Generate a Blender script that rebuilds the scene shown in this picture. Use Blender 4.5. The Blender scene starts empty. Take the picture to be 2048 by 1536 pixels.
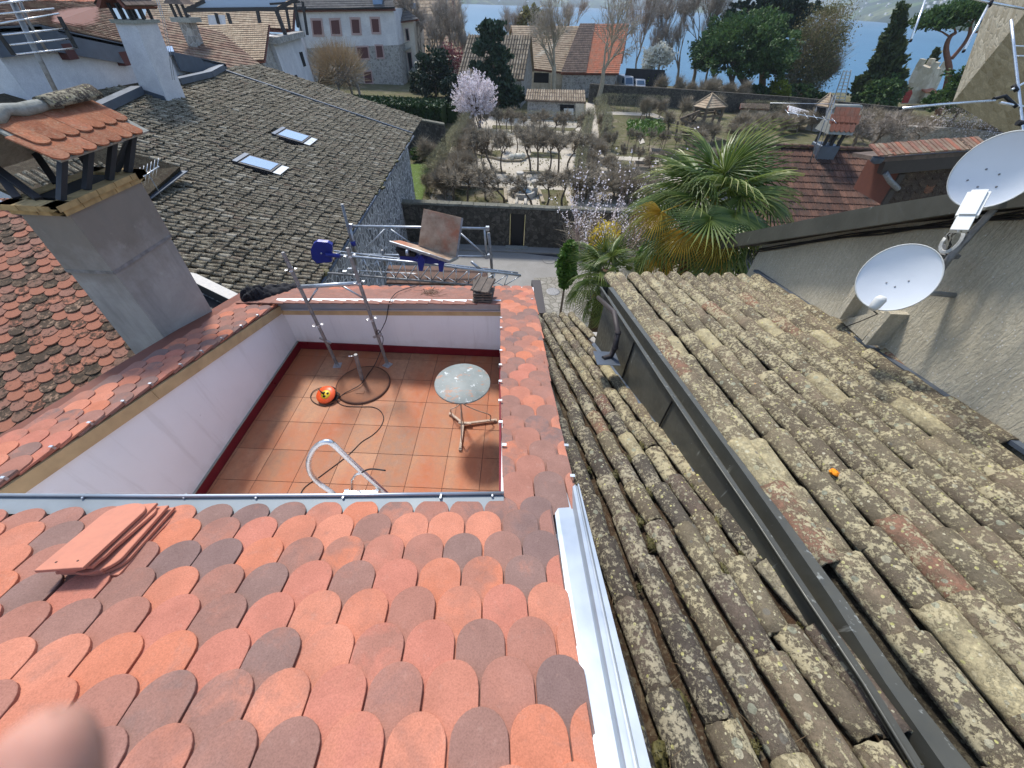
import bpy, bmesh, math, random
from mathutils import Vector as V, Matrix, noise
R = random.Random(7)
sc = bpy.context.scene
col = sc.collection
CF, CX, CY, HC = 739.0, 1024.0, 768.0, 12.0        # focal length and centre in photo pixels, eye height
RM = Matrix(((0.9991, -0.0424, 0.0007), (0.0310, 0.7180, -0.6953), (0.0290, 0.6947, 0.7187)))
def _ortho():
    roll = math.radians(2.4); d0 = 763.7
    h = V((math.sin(roll)*d0/CF, math.cos(roll)*d0/CF, -1))
    up = V((math.cos(roll), -math.sin(roll), 0)).cross(h).normalized()
    vp = V(((1057-CX)/CF, -(5-CY)/CF, -1)); vp -= up*vp.dot(up); vp.normalize()
    xc = vp.cross(up)
    return Matrix((xc, vp, up))
RM = _ortho()
cam_d = bpy.data.cameras.new('camera'); cam = bpy.data.objects.new('camera', cam_d); col.objects.link(cam)
cam.matrix_world = Matrix.Translation((0, 0, HC)) @ RM.to_4x4()
cam_d.sensor_fit = 'HORIZONTAL'; cam_d.sensor_width = 36.0; cam_d.lens = 36.0*CF/2048.0
cam_d.clip_start = 0.005; cam_d.clip_end = 20000
cam_d.dof.use_dof = True; cam_d.dof.focus_distance = 4.0; cam_d.dof.aperture_fstop = cam_d.lens/2.2
sc.camera = cam
CAM = V((0, 0, HC))
def ray(x, y): return RM @ V(((x-CX)/CF, -(y-CY)/CF, -1))
def onz(x, y, z): r = ray(x, y); return CAM + r*((z-HC)/r.z)
def atY(x, y, Y): r = ray(x, y); return CAM + r*(Y/r.y)
def atX(x, y, X): r = ray(x, y); return CAM + r*(X/r.x)
def atD(x, y, D): return CAM + ray(x, y)*D
def onp(x, y, p):
    r = ray(x, y); t = (p[0]-HC)/(r.z-p[1]*r.x-p[2]*r.y); return CAM + r*t
def pz(p, X, Y): return p[0]+p[1]*X+p[2]*Y
def plane3(a, b, c):
    n = (b-a).cross(c-a); n /= n.z
    return (a.dot(n), -n.x, -n.y)
def dep(P): return -(RM.transposed() @ (P-CAM)).z
def pxm(P): return dep(P)/CF      # metres per photo pixel at a point
SUN_AZ = math.atan2(-0.50, 0.866)   # direction to the sun, measured from +Y towards +X
SUN_EL = math.radians(53)
w = bpy.data.worlds.new('World'); sc.world = w; w.use_nodes = True
nt = w.node_tree; nt.nodes.clear()
sky = nt.nodes.new('ShaderNodeTexSky'); sky.sky_type = 'NISHITA'; sky.sun_disc = False
sky.sun_elevation = SUN_EL; sky.sun_rotation = SUN_AZ % (2*math.pi)
sky.altitude = 400; sky.air_density = 1.0; sky.dust_density = 1.2; sky.ozone_density = 1.0
bg = nt.nodes.new('ShaderNodeBackground'); bg.inputs['Strength'].default_value = 0.15
wo = nt.nodes.new('ShaderNodeOutputWorld')
nt.links.new(sky.outputs[0], bg.inputs[0]); nt.links.new(bg.outputs[0], wo.inputs[0])
sd = V((math.sin(SUN_AZ)*math.cos(SUN_EL), math.cos(SUN_AZ)*math.cos(SUN_EL), math.sin(SUN_EL)))
sl = bpy.data.lights.new('sun', 'SUN'); sl.energy = 2.8; sl.angle = math.radians(8); sl.color = (1.0, 0.95, 0.87)
so = bpy.data.objects.new('sun', sl); col.objects.link(so)
so.rotation_euler = sd.to_track_quat('Z', 'Y').to_euler(); so.location = sd*200
sc.view_settings.view_transform = 'Standard'; sc.view_settings.look = 'None'
sc.view_settings.exposure = 0.85; sc.view_settings.gamma = 1.0; sc.view_settings.use_curve_mapping = False
sc.cycles.max_bounces = 5; sc.cycles.diffuse_bounces = 3; sc.cycles.glossy_bounces = 2
sc.cycles.transparent_max_bounces = 8; sc.cycles.transmission_bounces = 2; sc.cycles.volume_bounces = 0
sc.cycles.caustics_reflective = False; sc.cycles.caustics_refractive = False
class MB:
    def __init__(s): s.v = []; s.f = []; s.sm = []
    def add(s, vs, fs, smooth=False):
        o = len(s.v); s.v += [tuple(p) for p in vs]
        for f in fs: s.f.append(tuple(i+o for i in f)); s.sm.append(smooth)
        return s
    def box(s, c, sz, M=None):
        x, y, z = sz[0]/2, sz[1]/2, sz[2]/2
        vs = [V((a*x, b*y, d*z)) for d in (-1, 1) for b in (-1, 1) for a in (-1, 1)]
        if M is not None: vs = [M @ p for p in vs]
        vs = [p+V(c) for p in vs]
        return s.add(vs, [(0, 2, 3, 1), (4, 5, 7, 6), (0, 1, 5, 4), (2, 6, 7, 3), (0, 4, 6, 2), (1, 3, 7, 5)])
    def hexa(s, b, t):     # bottom ring, top ring (same order)
        n = len(b)
        return s.add(list(b)+list(t), [tuple(range(n-1, -1, -1)), tuple(range(n, 2*n))]+[(i, (i+1) % n, n+(i+1) % n, n+i) for i in range(n)])
    def slab(s, pts, th):    # flat polygon thickened downwards along its normal
        pts = [V(p) for p in pts]; n = V((0, 0, 0))
        for i in range(len(pts)): n += (pts[i]-pts[0]).cross(pts[(i+1) % len(pts)]-pts[0])
        n.normalize()
        return s.hexa([p-n*th for p in pts], pts)
    def bar(s, a, b, w, h, up=(0, 0, 1)):
        a = V(a); b = V(b); d = (b-a).normalized(); u = V(up); x = d.cross(u)
        if x.length < 1e-4: x = d.cross(V((1, 0, 0)))
        x.normalize(); u = x.cross(d)
        r = [x*(i*w/2)+u*(j*h/2) for i, j in ((-1, -1), (1, -1), (1, 1), (-1, 1))]
        return s.hexa([a+q for q in r], [b+q for q in r])
    def tube(s, pts, r, n=6, caps=True, smooth=True):
        pts = [V(p) for p in pts]; m = len(pts)
        rs = r if isinstance(r, (list, tuple)) else [r]*m
        vs = []; prev = None
        for i, p in enumerate(pts):
            d = (pts[min(i+1, m-1)]-pts[max(i-1, 0)])
            if d.length < 1e-9: d = V((0, 0, 1))
            d.normalize()
            if prev is None:
                u = d.cross(V((0, 0, 1)) if abs(d.z) < .9 else V((1, 0, 0))).normalized()
            else:
                u = prev-d*prev.dot(d)
                u = u.normalized() if u.length > 1e-6 else d.orthogonal().normalized()
            prev = u; w_ = d.cross(u)
            for k in range(n):
                a = 2*math.pi*k/n; vs.append(p+(u*math.cos(a)+w_*math.sin(a))*rs[i])
        fs = [(i*n+k, i*n+(k+1) % n, (i+1)*n+(k+1) % n, (i+1)*n+k) for i in range(m-1) for k in range(n)]
        s.add(vs, fs, smooth)
        if caps: s.add([], []); o = len(s.v)-m*n; s.f += [tuple(o+k for k in range(n-1, -1, -1)), tuple(o+(m-1)*n+k for k in range(n))]; s.sm += [False, False]
        return s
    def lathe(s, prof, n, c, M=None, smooth=True, close=False):
        vs = []
        for r, z in prof:
            for k in range(n):
                a = 2*math.pi*k/n; p = V((r*math.cos(a), r*math.sin(a), z))
                if M is not None: p = M @ p
                vs.append(p+V(c))
        m = len(prof)
        fs = [(i*n+k, i*n+(k+1) % n, (i+1)*n+(k+1) % n, (i+1)*n+k) for i in range(m-1) for k in range(n)]
        s.add(vs, fs, smooth); o = len(s.v)-m*n
        if close: s.f += [tuple(o+k for k in range(n-1, -1, -1)), tuple(o+(m-1)*n+k for k in range(n))]; s.sm += [False, False]
        return s
    def blob(s, c, r, seed=0, n=8, m=6, amp=.25, sq=(1, 1, 1)):
        vs = []; c = V(c)
        for i in range(m+1):
            th = math.pi*i/m
            for k in range(n):
                a = 2*math.pi*k/n; d = V((math.sin(th)*math.cos(a), math.sin(th)*math.sin(a), math.cos(th)))
                q = r*(1+amp*noise.noise(d*1.7+V((seed*3.1, seed, -seed)))*2)
                vs.append(c+V((d.x*q*sq[0], d.y*q*sq[1], d.z*q*sq[2])))
        fs = [(i*n+k, (i+1)*n+k, (i+1)*n+(k+1) % n, i*n+(k+1) % n) for i in range(m) for k in range(n)]
        return s.add(vs, fs, True)
    def mesh(s, name):
        me = bpy.data.meshes.new(name); me.from_pydata(s.v, [], s.f)
        if any(s.sm): me.polygons.foreach_set('use_smooth', s.sm)
        me.update(); return me
def bev(me, w, seg=1):
    bm = bmesh.new(); bm.from_mesh(me); bmesh.ops.bevel(bm, geom=bm.edges[:], offset=w, segments=seg, affect='EDGES', clamp_overlap=True); bm.to_mesh(me); bm.free(); return me
def tag(o, label=None, cat=None, group=None, kind=None):
    if label: o['label'] = label
    if cat: o['category'] = cat
    if group: o['group'] = group
    if kind: o['kind'] = kind
    return o
def thing(name, loc, label, cat, group=None):
    o = bpy.data.objects.new(name, None); o.empty_display_size = .1; o.location = loc; col.objects.link(o)
    return tag(o, label, cat, group)
def wloc(o):
    v = V(o.location)
    while o.parent: o = o.parent; v += V(o.location)
    return v
def part(name, mb, mat, parent=None, M=None, kind=None, label=None, at=None):
    """one mesh object; vertices in world space unless M is given; pivot at its own centre"""
    if isinstance(mb, MB):
        if M is None:
            if at is None:
                n = max(1, len(mb.v)); at = V((sum(p[0] for p in mb.v)/n, sum(p[1] for p in mb.v)/n, min(p[2] for p in mb.v) if n else 0))
            at = V(at); mb.v = [(p[0]-at.x, p[1]-at.y, p[2]-at.z) for p in mb.v]; M = Matrix.Translation(at)
        me = mb.mesh(name)
    else:
        me = mb
        if M is None: M = Matrix.Identity(4)
    if mat is not None and not me.materials: me.materials.append(mat)
    o = bpy.data.objects.new(name, me); col.objects.link(o)
    if parent is not None:
        o.parent = parent; M = Matrix.Translation(-wloc(parent)) @ M
    o.matrix_basis = M
    if kind: o['kind'] = kind
    if label: o['label'] = label
    return o
def solo(name, mb, mat, label, cat, group=None, M=None, at=None):
    return tag(part(name, mb, mat, None, M, at=at), label, cat, group)
def setting(name, mb, mat, kind='structure'): return part(name, mb, mat, None, kind=kind)
def copytree(o, loc, parent=None, rot=0, scale=1, label=None, group=None):
    c = o.copy(); col.objects.link(c)
    if parent is None:
        c.location = loc; c.rotation_euler = (0, 0, rot); c.scale = (scale,)*3
        if label: c['label'] = label
        if group: c['group'] = group
    else: c.parent = parent
    for ch in o.children: copytree(ch, None, c)
    return c
def frame(o, x, y, z): return Matrix(((x[0], y[0], z[0], o[0]), (x[1], y[1], z[1], o[1]), (x[2], y[2], z[2], o[2]), (0, 0, 0, 1)))
def smoothstep(a, b, x): t = min(1, max(0, (x-a)/(b-a))); return t*t*(3-2*t)
class NT:
    def __init__(s, name, rough=.8, metal=0.0, spec=.4):
        s.m = bpy.data.materials.new(name); s.m.use_nodes = True; s.t = s.m.node_tree; s.b = s.t.nodes['Principled BSDF']
        s.b.inputs['Roughness'].default_value = rough; s.b.inputs['Metallic'].default_value = metal
        s.b.inputs['Specular IOR Level'].default_value = spec
    def n(s, ty, **k):
        o = s.t.nodes.new('ShaderNode'+ty)
        for a, v in k.items(): setattr(o, a, v)
        return o
    def l(s, a, b): s.t.links.new(a, b); return s
    def geo(s): return s.n('NewGeometry').outputs['Position']
    def objc(s): return s.n('TexCoord').outputs['Object']
    def rnd(s): return s.n('ObjectInfo').outputs['Random']
    def isl(s): return s.n('NewGeometry').outputs['Random Per Island']
    def mapping(s, src, scale=(1, 1, 1), rot=(0, 0, 0)):
        m = s.n('Mapping'); m.inputs['Scale'].default_value = scale; m.inputs['Rotation'].default_value = rot; s.l(src, m.inputs[0]); return m.outputs[0]
    def noise(s, src, sc_, det=4, rough=.55, dist=0):
        m = s.n('TexNoise'); m.inputs['Scale'].default_value = sc_; m.inputs['Detail'].default_value = det
        m.inputs['Roughness'].default_value = rough; m.inputs['Distortion'].default_value = dist
        if src is not None: s.l(src, m.inputs['Vector'])
        return m.outputs[0]
    def vor(s, src, sc_, out='Distance', feat='F1', rnd_=1.0):
        m = s.n('TexVoronoi'); m.feature = feat; m.inputs['Scale'].default_value = sc_; m.inputs['Randomness'].default_value = rnd_
        s.l(src, m.inputs['Vector']); return m.outputs[out]
    def ramp(s, src, stops, interp='LINEAR'):
        m = s.n('ValToRGB'); e = m.color_ramp; e.interpolation = interp
        while len(e.elements) > 1: e.elements.remove(e.elements[-1])
        for i, (p, c) in enumerate(stops):
            if isinstance(c, (int, float)): c = (c, c, c)
            q = e.elements[0] if i == 0 else e.elements.new(p)
            q.position = p; q.color = (*c, 1)
        s.l(src, m.inputs[0]); return m.outputs[0]
    def mix(s, f, a, b, mode='MIX'):
        m = s.n('Mix'); m.data_type = 'RGBA'; m.blend_type = mode
        for v, i in ((f, 0), (a, 6), (b, 7)):
            if isinstance(v, (int, float)): m.inputs[i].default_value = v if i == 0 else (v, v, v, 1)
            elif isinstance(v, tuple): m.inputs[i].default_value = (*v, 1)
            else: s.l(v, m.inputs[i])
        return m.outputs[2]
    def math(s, op, a, b=0.0):
        m = s.n('Math'); m.operation = op
        for v, i in ((a, 0), (b, 1)):
            if isinstance(v, (int, float)): m.inputs[i].default_value = v
            else: s.l(v, m.inputs[i])
        return m.outputs[0]
    def col(s, c):
        if isinstance(c, tuple): s.b.inputs['Base Color'].default_value = (*c, 1)
        else: s.l(c, s.b.inputs['Base Color'])
        return s
    def rough(s, r): s.l(r, s.b.inputs['Roughness']); return s
    def bump(s, h, strength=.3, dist=.01):
        m = s.n('Bump'); m.inputs['Strength'].default_value = strength; m.inputs['Distance'].default_value = dist
        s.l(h, m.inputs['Height']); s.l(m.outputs[0], s.b.inputs['Normal']); return s
def plain(name, c, rough=.6, metal=0.0, var=.12, sc_=8.0, bump=.1):
    t = NT(name, rough, metal); g = t.geo(); nz = t.noise(g, sc_, 5)
    a = tuple(x*(1-var) for x in c); b = tuple(min(1, x*(1+var)) for x in c)
    t.col(t.ramp(nz, [(.3, a), (.7, b)])); t.rough(t.ramp(nz, [(.3, max(0, rough-.08)), (.7, min(1, rough+.08))]))
    if bump: t.bump(t.noise(g, sc_*6, 3), bump, .004)
    return t.m
def new_tile_mat(name='new_clay', cols=None):
    t = NT(name, .88, spec=.08); g = t.geo(); r = t.rnd()
    base = t.ramp(r, cols or [(0, (.47, .175, .105)), (.12, (.49, .20, .13)), (.24, (.43, .17, .12)), (.36, (.33, .155, .115)), (.47, (.265, .145, .115)), (.58, (.225, .14, .118)), (.68, (.46, .18, .115)), (.78, (.29, .15, .118)), (.88, (.20, .13, .115)), (.95, (.42, .175, .12))], 'CONSTANT')
    fine = t.noise(g, 220, 4, .7); big = t.noise(g, 9, 3)
    fk = t.ramp(t.math('ADD', t.noise(g, 11, 5, .65, .4), t.math('MULTIPLY', t.math('SUBTRACT', t.math('FRACT', t.math('MULTIPLY', r, 37.0)), .5), .30)), [(.50, 0), (.68, .75)])
    base = t.mix(fk, base, t.ramp(t.math('FRACT', t.math('MULTIPLY', r, 91.0)), [(0, (.38, .165, .115)), (.5, (.26, .145, .115)), (1, (.46, .185, .12))]))
    c = t.mix(.55, base, t.ramp(fine, [(.3, .55), (.5, .98), (.72, 1.35)]), 'MULTIPLY')
    c = t.mix(.35, c, t.ramp(big, [(.3, .75), (.7, 1.3)]), 'MULTIPLY')
    c = t.mix(t.ramp(t.noise(g, 26, 6, .75), [(.58, 0), (.78, .30)]), c, (.47, .33, .27))
    t.col(c); t.bump(t.noise(g, 400, 3, .6), .16, .002); return t.m
def lichen_mat(name, dark=(.085, .07, .058), mid=(.17, .12, .092), red=(.24, .095, .06), pale=(.42, .36, .24), amt=1.0, sc_=1.0, yellow=(.50, .47, .17), isl=False):
    t = NT(name, .95, spec=.15); g = t.geo(); r = t.isl() if isl else t.rnd()
    sep = t.n('CombineXYZ'); t.l(r, sep.inputs[0]); add = t.n('VectorMath'); add.operation = 'ADD'; t.l(g, add.inputs[0]); t.l(sep.outputs[0], add.inputs[1]); p = add.outputs[0]
    base = t.ramp(r, [(0, dark), (.25, mid), (.38, (dark[0]*1.25, dark[1]*1.3, dark[2]*1.25)), (.6, mid), (.72, dark), (.84, red), (.90, (mid[0]*1.1, mid[1]*1.15, mid[2]*1.1)), (.96, pale)], 'CONSTANT')
    c = t.mix(t.ramp(t.noise(p, 7*sc_, 6, .7), [(.38, 0), (.68, .9)]), base, (dark[0]*.85, dark[1]*.88, dark[2]*.85))
    c = t.mix(.6, c, t.ramp(t.noise(p, 60*sc_, 6, .75), [(.3, .45), (.55, 1.0), (.75, 1.6)]), 'MULTIPLY')
    # grey-cream crusts, in patches, broken up
    n1 = t.noise(p, 38*sc_, 7, .8, .3); n2 = t.noise(p, 5*sc_, 5, .7)
    m1 = t.ramp(t.math('ADD', n1, t.math('MULTIPLY', t.math('SUBTRACT', n2, .5), .55)), [(.50, 0), (.55, .88*amt)])
    c = t.mix(m1, c, t.mix(t.noise(p, 35*sc_, 3), (.36, .32, .22), pale))
    # round grey-green rosettes
    v = t.vor(p, 19*sc_); vr = t.vor(p, 19*sc_, 'Color')
    sel = t.ramp(t.n('SeparateColor').outputs[0], [(0, 0), (1, 0)]) if False else None
    sc1 = t.n('SeparateColor'); t.l(vr, sc1.inputs[0])
    dd = t.math('ADD', v, t.math('MULTIPLY', t.math('SUBTRACT', t.noise(p, 60*sc_, 3), .5), .22))
    size = t.math('MULTIPLY', t.ramp(sc1.outputs[0], [(.45, 0), (1, 1)]), .36)
    mk = t.math('MULTIPLY', t.math('LESS_THAN', dd, size), .75*amt)
    c = t.mix(mk, c, t.ramp(sc1.outputs[1], [(0, (.30, .31, .23)), (.4, (.40, .38, .25)), (.6, (.16, .15, .125)), (.8, (.45, .42, .30))], 'CONSTANT'))
    # small yellow-green dots
    v2 = t.vor(p, 40*sc_); vc2 = t.n('SeparateColor'); t.l(t.vor(p, 40*sc_, 'Color'), vc2.inputs[0])
    mk2 = t.math('MULTIPLY', t.math('LESS_THAN', t.math('ADD', v2, t.math('MULTIPLY', t.math('SUBTRACT', t.noise(p, 120*sc_, 2), .5), .2)), t.math('MULTIPLY', t.ramp(vc2.outputs[0], [(.45, 0), (1, 1)]), .34)), .9*amt)
    c = t.mix(mk2, c, t.mix(vc2.outputs[1], yellow, (.50, .46, .34)))
    t.col(c); t.bump(t.math('ADD', t.noise(p, 45*sc_, 7, .75), t.math('MULTIPLY', m1, .35)), .8, .012/sc_); return t.m
def stone_mat(name, a=(.25, .23, .2), b=(.38, .35, .3), sc_=3.0, mortar=(.33, .31, .28), strength=.7):
    t = NT(name, .95, spec=.1); g = t.geo()
    v = t.vor(g, sc_); e = t.vor(g, sc_, 'Distance', 'DISTANCE_TO_EDGE')
    s_ = t.n('SeparateColor'); t.l(t.vor(g, sc_, 'Color'), s_.inputs[0])
    c = t.ramp(s_.outputs[0], [(0, a), (.5, tuple((x+y)/2 for x, y in zip(a, b))), (1, b)])
    c = t.mix(.7, c, t.ramp(t.noise(g, sc_*5, 5, .7), [(.3, .6), (.7, 1.35)]), 'MULTIPLY')
    c = t.mix(t.ramp(e, [(.02, 1), (.09, 0)]), c, mortar)
    t.col(c); t.bump(t.math('ADD', t.ramp(e, [(0, 0), (.14, 1)]), t.math('MULTIPLY', t.noise(g, sc_*8, 4), .5)), strength, .04/max(1, sc_/3)); return t.m
def render_mat(name, a, b, sc_=2.0, bump=.5, fine=30, dist=.01):
    t = NT(name, .93, spec=.12); g = t.geo(); n = t.noise(g, sc_, 6, .65, .6); f = t.noise(g, fine, 5, .7)
    c = t.ramp(n, [(.3, a), (.7, b)]); c = t.mix(.35, c, t.ramp(f, [(.3, .65), (.7, 1.25)]), 'MULTIPLY')
    t.col(c); t.bump(f, bump, dist); return t.m
def leaf_mat(name, a, b, rough=.55, sub=0.25):
    t = NT(name, rough, spec=.3); r = t.isl()
    g = t.noise(t.geo(), .8, 3)
    c = t.mix(.45, t.ramp(r, [(0, a), (1, b)]), t.ramp(g, [(.3, .6), (.7, 1.35)]), 'MULTIPLY')
    t.col(c)
    if sub:
        tr = t.n('BsdfTranslucent'); t.l(c, tr.inputs[0]); mx = t.n('MixShader'); mx.inputs[0].default_value = sub
        t.l(t.b.outputs[0], mx.inputs[1]); t.l(tr.outputs[0], mx.inputs[2]); t.l(mx.outputs[0], t.t.nodes['Material Output'].inputs[0])
    return t.m
M = {}
M['new'] = new_tile_mat()
M['lichen'] = lichen_mat('old_canal_clay', dark=(.15, .12, .085), mid=(.225, .175, .12), red=(.28, .15, .10), pale=(.54, .46, .27), amt=1.0)
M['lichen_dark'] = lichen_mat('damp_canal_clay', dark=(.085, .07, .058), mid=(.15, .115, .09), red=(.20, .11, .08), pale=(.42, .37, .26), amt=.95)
M['moss_bed'] = lichen_mat('mossy_dirt', (.035, .028, .02), (.05, .035, .022), (.06, .035, .02), (.10, .09, .05), .25, 1.4, (.10, .10, .03))
M['grey_canal'] = lichen_mat('grey_mossy_clay', dark=(.105, .083, .058), mid=(.165, .132, .092), red=(.18, .125, .09), pale=(.42, .38, .30), amt=.8, sc_=1.0, yellow=(.35, .34, .25), isl=True)
M['grey_canal_o'] = lichen_mat('grey_mossy_clay_tile', dark=(.105, .083, .058), mid=(.165, .132, .092), red=(.18, .125, .09), pale=(.42, .38, .30), amt=.8, sc_=1.0, yellow=(.35, .34, .25))
def old_scale():
    t = NT('old_scale_clay', .9, spec=.15); g = t.geo(); r = t.rnd()
    base = t.ramp(r, [(0, (.32, .135, .085)), (.3, (.27, .135, .095)), (.5, (.20, .115, .08)), (.62, (.35, .15, .095)), (.78, (.15, .10, .065)), (.9, (.33, .21, .14))], 'CONSTANT')
    sh = t.math('MULTIPLY', t.math('SUBTRACT', r, .5), .25)
    m = t.ramp(t.math('ADD', t.noise(g, 16, 7, .75), sh), [(.50, 0), (.60, .9)])
    c = t.mix(m, base, (.045, .035, .025))
    c = t.mix(t.ramp(t.noise(g, 38, 5, .8), [(.62, 0), (.68, .7)]), c, (.32, .27, .18))
    c = t.mix(.5, c, t.ramp(t.noise(g, 110, 4, .7), [(.3, .6), (.7, 1.3)]), 'MULTIPLY')
    t.col(c); t.bump(t.noise(g, 60, 5, .7), .5, .006); return t.m
M['old_scale'] = old_scale()
M['clay_side'] = plain('dark_clay', (.16, .06, .04), .85)
M['zinc'] = plain('zinc_sheet', (.44, .48, .52), .42, .75, .07, 5, .05)
M['zinc_dull'] = plain('dull_zinc', (.34, .37, .40), .5, .6, .15, 4, .1)
M['flash'] = plain('weathered_flashing', (.22, .25, .27), .6, .4, .15, 6, .1)
M['lead'] = plain('lead_flashing', (.10, .12, .15), .5, .4, .15, 4, .1)
def brown_metal():
    t = NT('brown_painted_metal', .42, .25, .5); g = t.geo()
    c = t.ramp(t.noise(g, 3, 4), [(.3, (.068, .068, .056)), (.7, (.095, .094, .078))])
    # bird-lime dribbles, long and vertical
    st = t.noise(t.mapping(g, (26, 26, 2.2)), 1.0, 3, .6); ar = t.noise(g, 3.1, 2)
    c = t.mix(t.math('MULTIPLY', t.ramp(st, [(.64, 0), (.69, .75)]), t.ramp(ar, [(.48, 0), (.56, 1)])), c, (.30, .31, .28))
    sp = t.noise(g, 42, 3, .6); c = t.mix(t.ramp(sp, [(.70, 0), (.74, .6)]), c, (.34, .36, .36))
    t.col(c); t.rough(t.ramp(t.noise(g, 20, 4), [(.3, .32), (.7, .55)])); return t.m
M['brown'] = brown_metal()
M['dkbrown'] = plain('dark_brown_paint', (.045, .035, .032), .55, 0, .2)
M['galv'] = plain('galvanised_steel', (.42, .45, .48), .42, .75, .18, 14, .1)
M['galv_old'] = plain('weathered_steel', (.25, .25, .25), .6, .5, .3, 18, .2)
M['alu'] = plain('brushed_aluminium', (.72, .73, .73), .3, .9, .06, 20, .05)
M['blue'] = plain('blue_paint', (.02, .03, .23), .4, .1, .12)
M['black'] = plain('black_rubber', (.012, .012, .014), .6)
M['blackmetal'] = plain('black_iron', (.018, .018, .02), .55)
M['cloth'] = plain('black_cloth', (.014, .014, .017), .95, 0, .3, 8, .1)
M['white'] = render_mat('white_terrace_render', (.72, .72, .74), (.80, .80, .82), 1.5, .12, 60, .003)
def scuffed_white():
    t = NT('scuffed_white_render', .9, spec=.15); g = t.geo()
    c = t.ramp(t.noise(g, 1.5, 5), [(.3, (.79, .79, .80)), (.7, (.85, .85, .86))])
    c = t.mix(t.ramp(t.noise(g, 9, 8, .75), [(.66, 0), (.72, .35)]), c, (.35, .34, .34))
    sp = t.n('SeparateXYZ'); t.l(g, sp.inputs[0]); z = t.math('ADD', sp.outputs[2], t.math('MULTIPLY', t.noise(g, 5, 6, .7), .35))
    mr = t.n('MapRange'); mr.inputs[1].default_value = 8.50; mr.inputs[2].default_value = 8.72; mr.inputs[3].default_value = .5; mr.inputs[4].default_value = 0; t.l(z, mr.inputs[0])
    c = t.mix(mr.outputs[0], c, (.50, .42, .38))
    c = t.mix(t.ramp(t.noise(t.mapping(g, (9, 9, .7)), 1.0, 5, .7), [(.56, 0), (.72, .28)]), c, (.52, .50, .48))
    t.col(c); t.bump(t.noise(g, 50, 4), .15, .004); return t.m
M['white'] = scuffed_white()
M['plinth'] = plain('oxblood_paint', (.16, .012, .02), .35, 0, .15)
M['wood'] = plain('raw_pine', (.50, .36, .19), .7, 0, .16, 6)
def floor_mat():
    t = NT('terracotta_floor', .72, spec=.35); g = t.geo(); r = t.rnd()
    base = t.ramp(r, [(0, (.30, .145, .08)), (.5, (.36, .175, .095)), (1, (.42, .215, .12))])
    mot = t.noise(g, 14, 7, .75)
    c = t.mix(.75, base, t.ramp(mot, [(.3, (.62, .60, .58)), (.5, (1, 1, 1)), (.72, (1.35, 1.32, 1.28))]), 'MULTIPLY')
    # brick-red dust smears brought in by the roofers
    dn = t.noise(t.mapping(g, (1.2, .55, 1)), 1.25, 5, .6, .3)
    c = t.mix(t.ramp(dn, [(.42, 0), (.62, .8)]), c, (.40, .115, .045))
    c = t.mix(t.ramp(t.noise(t.mapping(g, (7, 1.6, 1)), 1.3, 7, .8), [(.62, 0), (.72, .35)]), c, (.56, .36, .27))
    c = t.mix(t.ramp(t.noise(g, 80, 4, .8), [(.60, 0), (.72, .55)]), c, (.17, .09, .06))
    c = t.mix(t.ramp(t.noise(g, 3.2, 6, .7), [(.58, 0), (.74, .45)]), c, (.21, .14, .11))
    t.col(c); t.rough(t.ramp(mot, [(.3, .5), (.7, .85)])); t.bump(t.noise(g, 90, 4, .7), .35, .003); return t.m
M['floor'] = floor_mat()
M['grout'] = plain('dark_grout', (.10, .055, .04), .9)
def wavy_render():
    t = NT('combed_grey_render', .95, spec=.1); g = t.geo()
    n = t.noise(g, 1.1, 5, .6); f = t.noise(g, 55, 6, .75)
    wv = t.n('TexWave'); wv.wave_type = 'BANDS'; wv.bands_direction = 'Y'; wv.inputs['Scale'].default_value = 2.2; wv.inputs['Distortion'].default_value = 14; wv.inputs['Detail'].default_value = 4
    wv.inputs['Detail Scale'].default_value = 1.7; wv.inputs['Detail Roughness'].default_value = .7
    t.l(t.mapping(g, (1, 2.6, .8), (.5, 0, 0)), wv.inputs[0])
    c = t.ramp(n, [(.3, (.43, .385, .29)), (.7, (.54, .485, .37))])
    c = t.mix(.4, c, t.ramp(f, [(.3, .55), (.7, 1.4)]), 'MULTIPLY')
    c = t.mix(t.ramp(wv.outputs[1], [(.0, .22), (.5, 0)]), c, (.27, .245, .20))
    v = t.vor(g, 26); c = t.mix(t.math('LESS_THAN', v, .13), c, (.62, .6, .55))
    t.col(c); t.bump(t.math('ADD', t.math('MULTIPLY', wv.outputs[1], .45), f), .7, .018); return t.m
M['combed'] = wavy_render()
M['chim_grey'] = render_mat('smooth_grey_cement', (.30, .285, .26), (.42, .40, .365), 2.4, .2, 40, .004)
def sooty():
    t = NT('sooty_cement_render', .93, spec=.12); g = t.geo(); c = t.ramp(t.noise(g, 2.4, 6, .65, .6), [(.3, (.29, .275, .25)), (.7, (.41, .39, .355))])
    sp = t.n('SeparateXYZ'); t.l(g, sp.inputs[0]); mr = t.n('MapRange'); mr.inputs[1].default_value = 9.75; mr.inputs[2].default_value = 10.35; t.l(t.math('ADD', sp.outputs[2], t.math('MULTIPLY', t.math('SUBTRACT', t.noise(g, 3.5, 5, .7), .5), 1.1)), mr.inputs[0])
    c = t.mix(t.math('MULTIPLY', mr.outputs[0], .65), c, (.15, .12, .085))
    c = t.mix(t.ramp(t.noise(t.mapping(g, (7, 7, .8)), 1.0, 5, .7), [(.52, 0), (.7, .4)]), c, (.19, .18, .16))
    c = t.mix(t.ramp(t.noise(g, 1.3, 6, .75), [(.60, 0), (.70, .35)]), c, (.50, .47, .42))
    t.col(c); t.bump(t.noise(g, 30, 6, .75), .35, .006); return t.m
M['chim_shaft'] = sooty()
M['white_old'] = render_mat('weathered_white_render', (.55, .55, .58), (.68, .68, .70), 2.2, .5, 18, .02)
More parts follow.
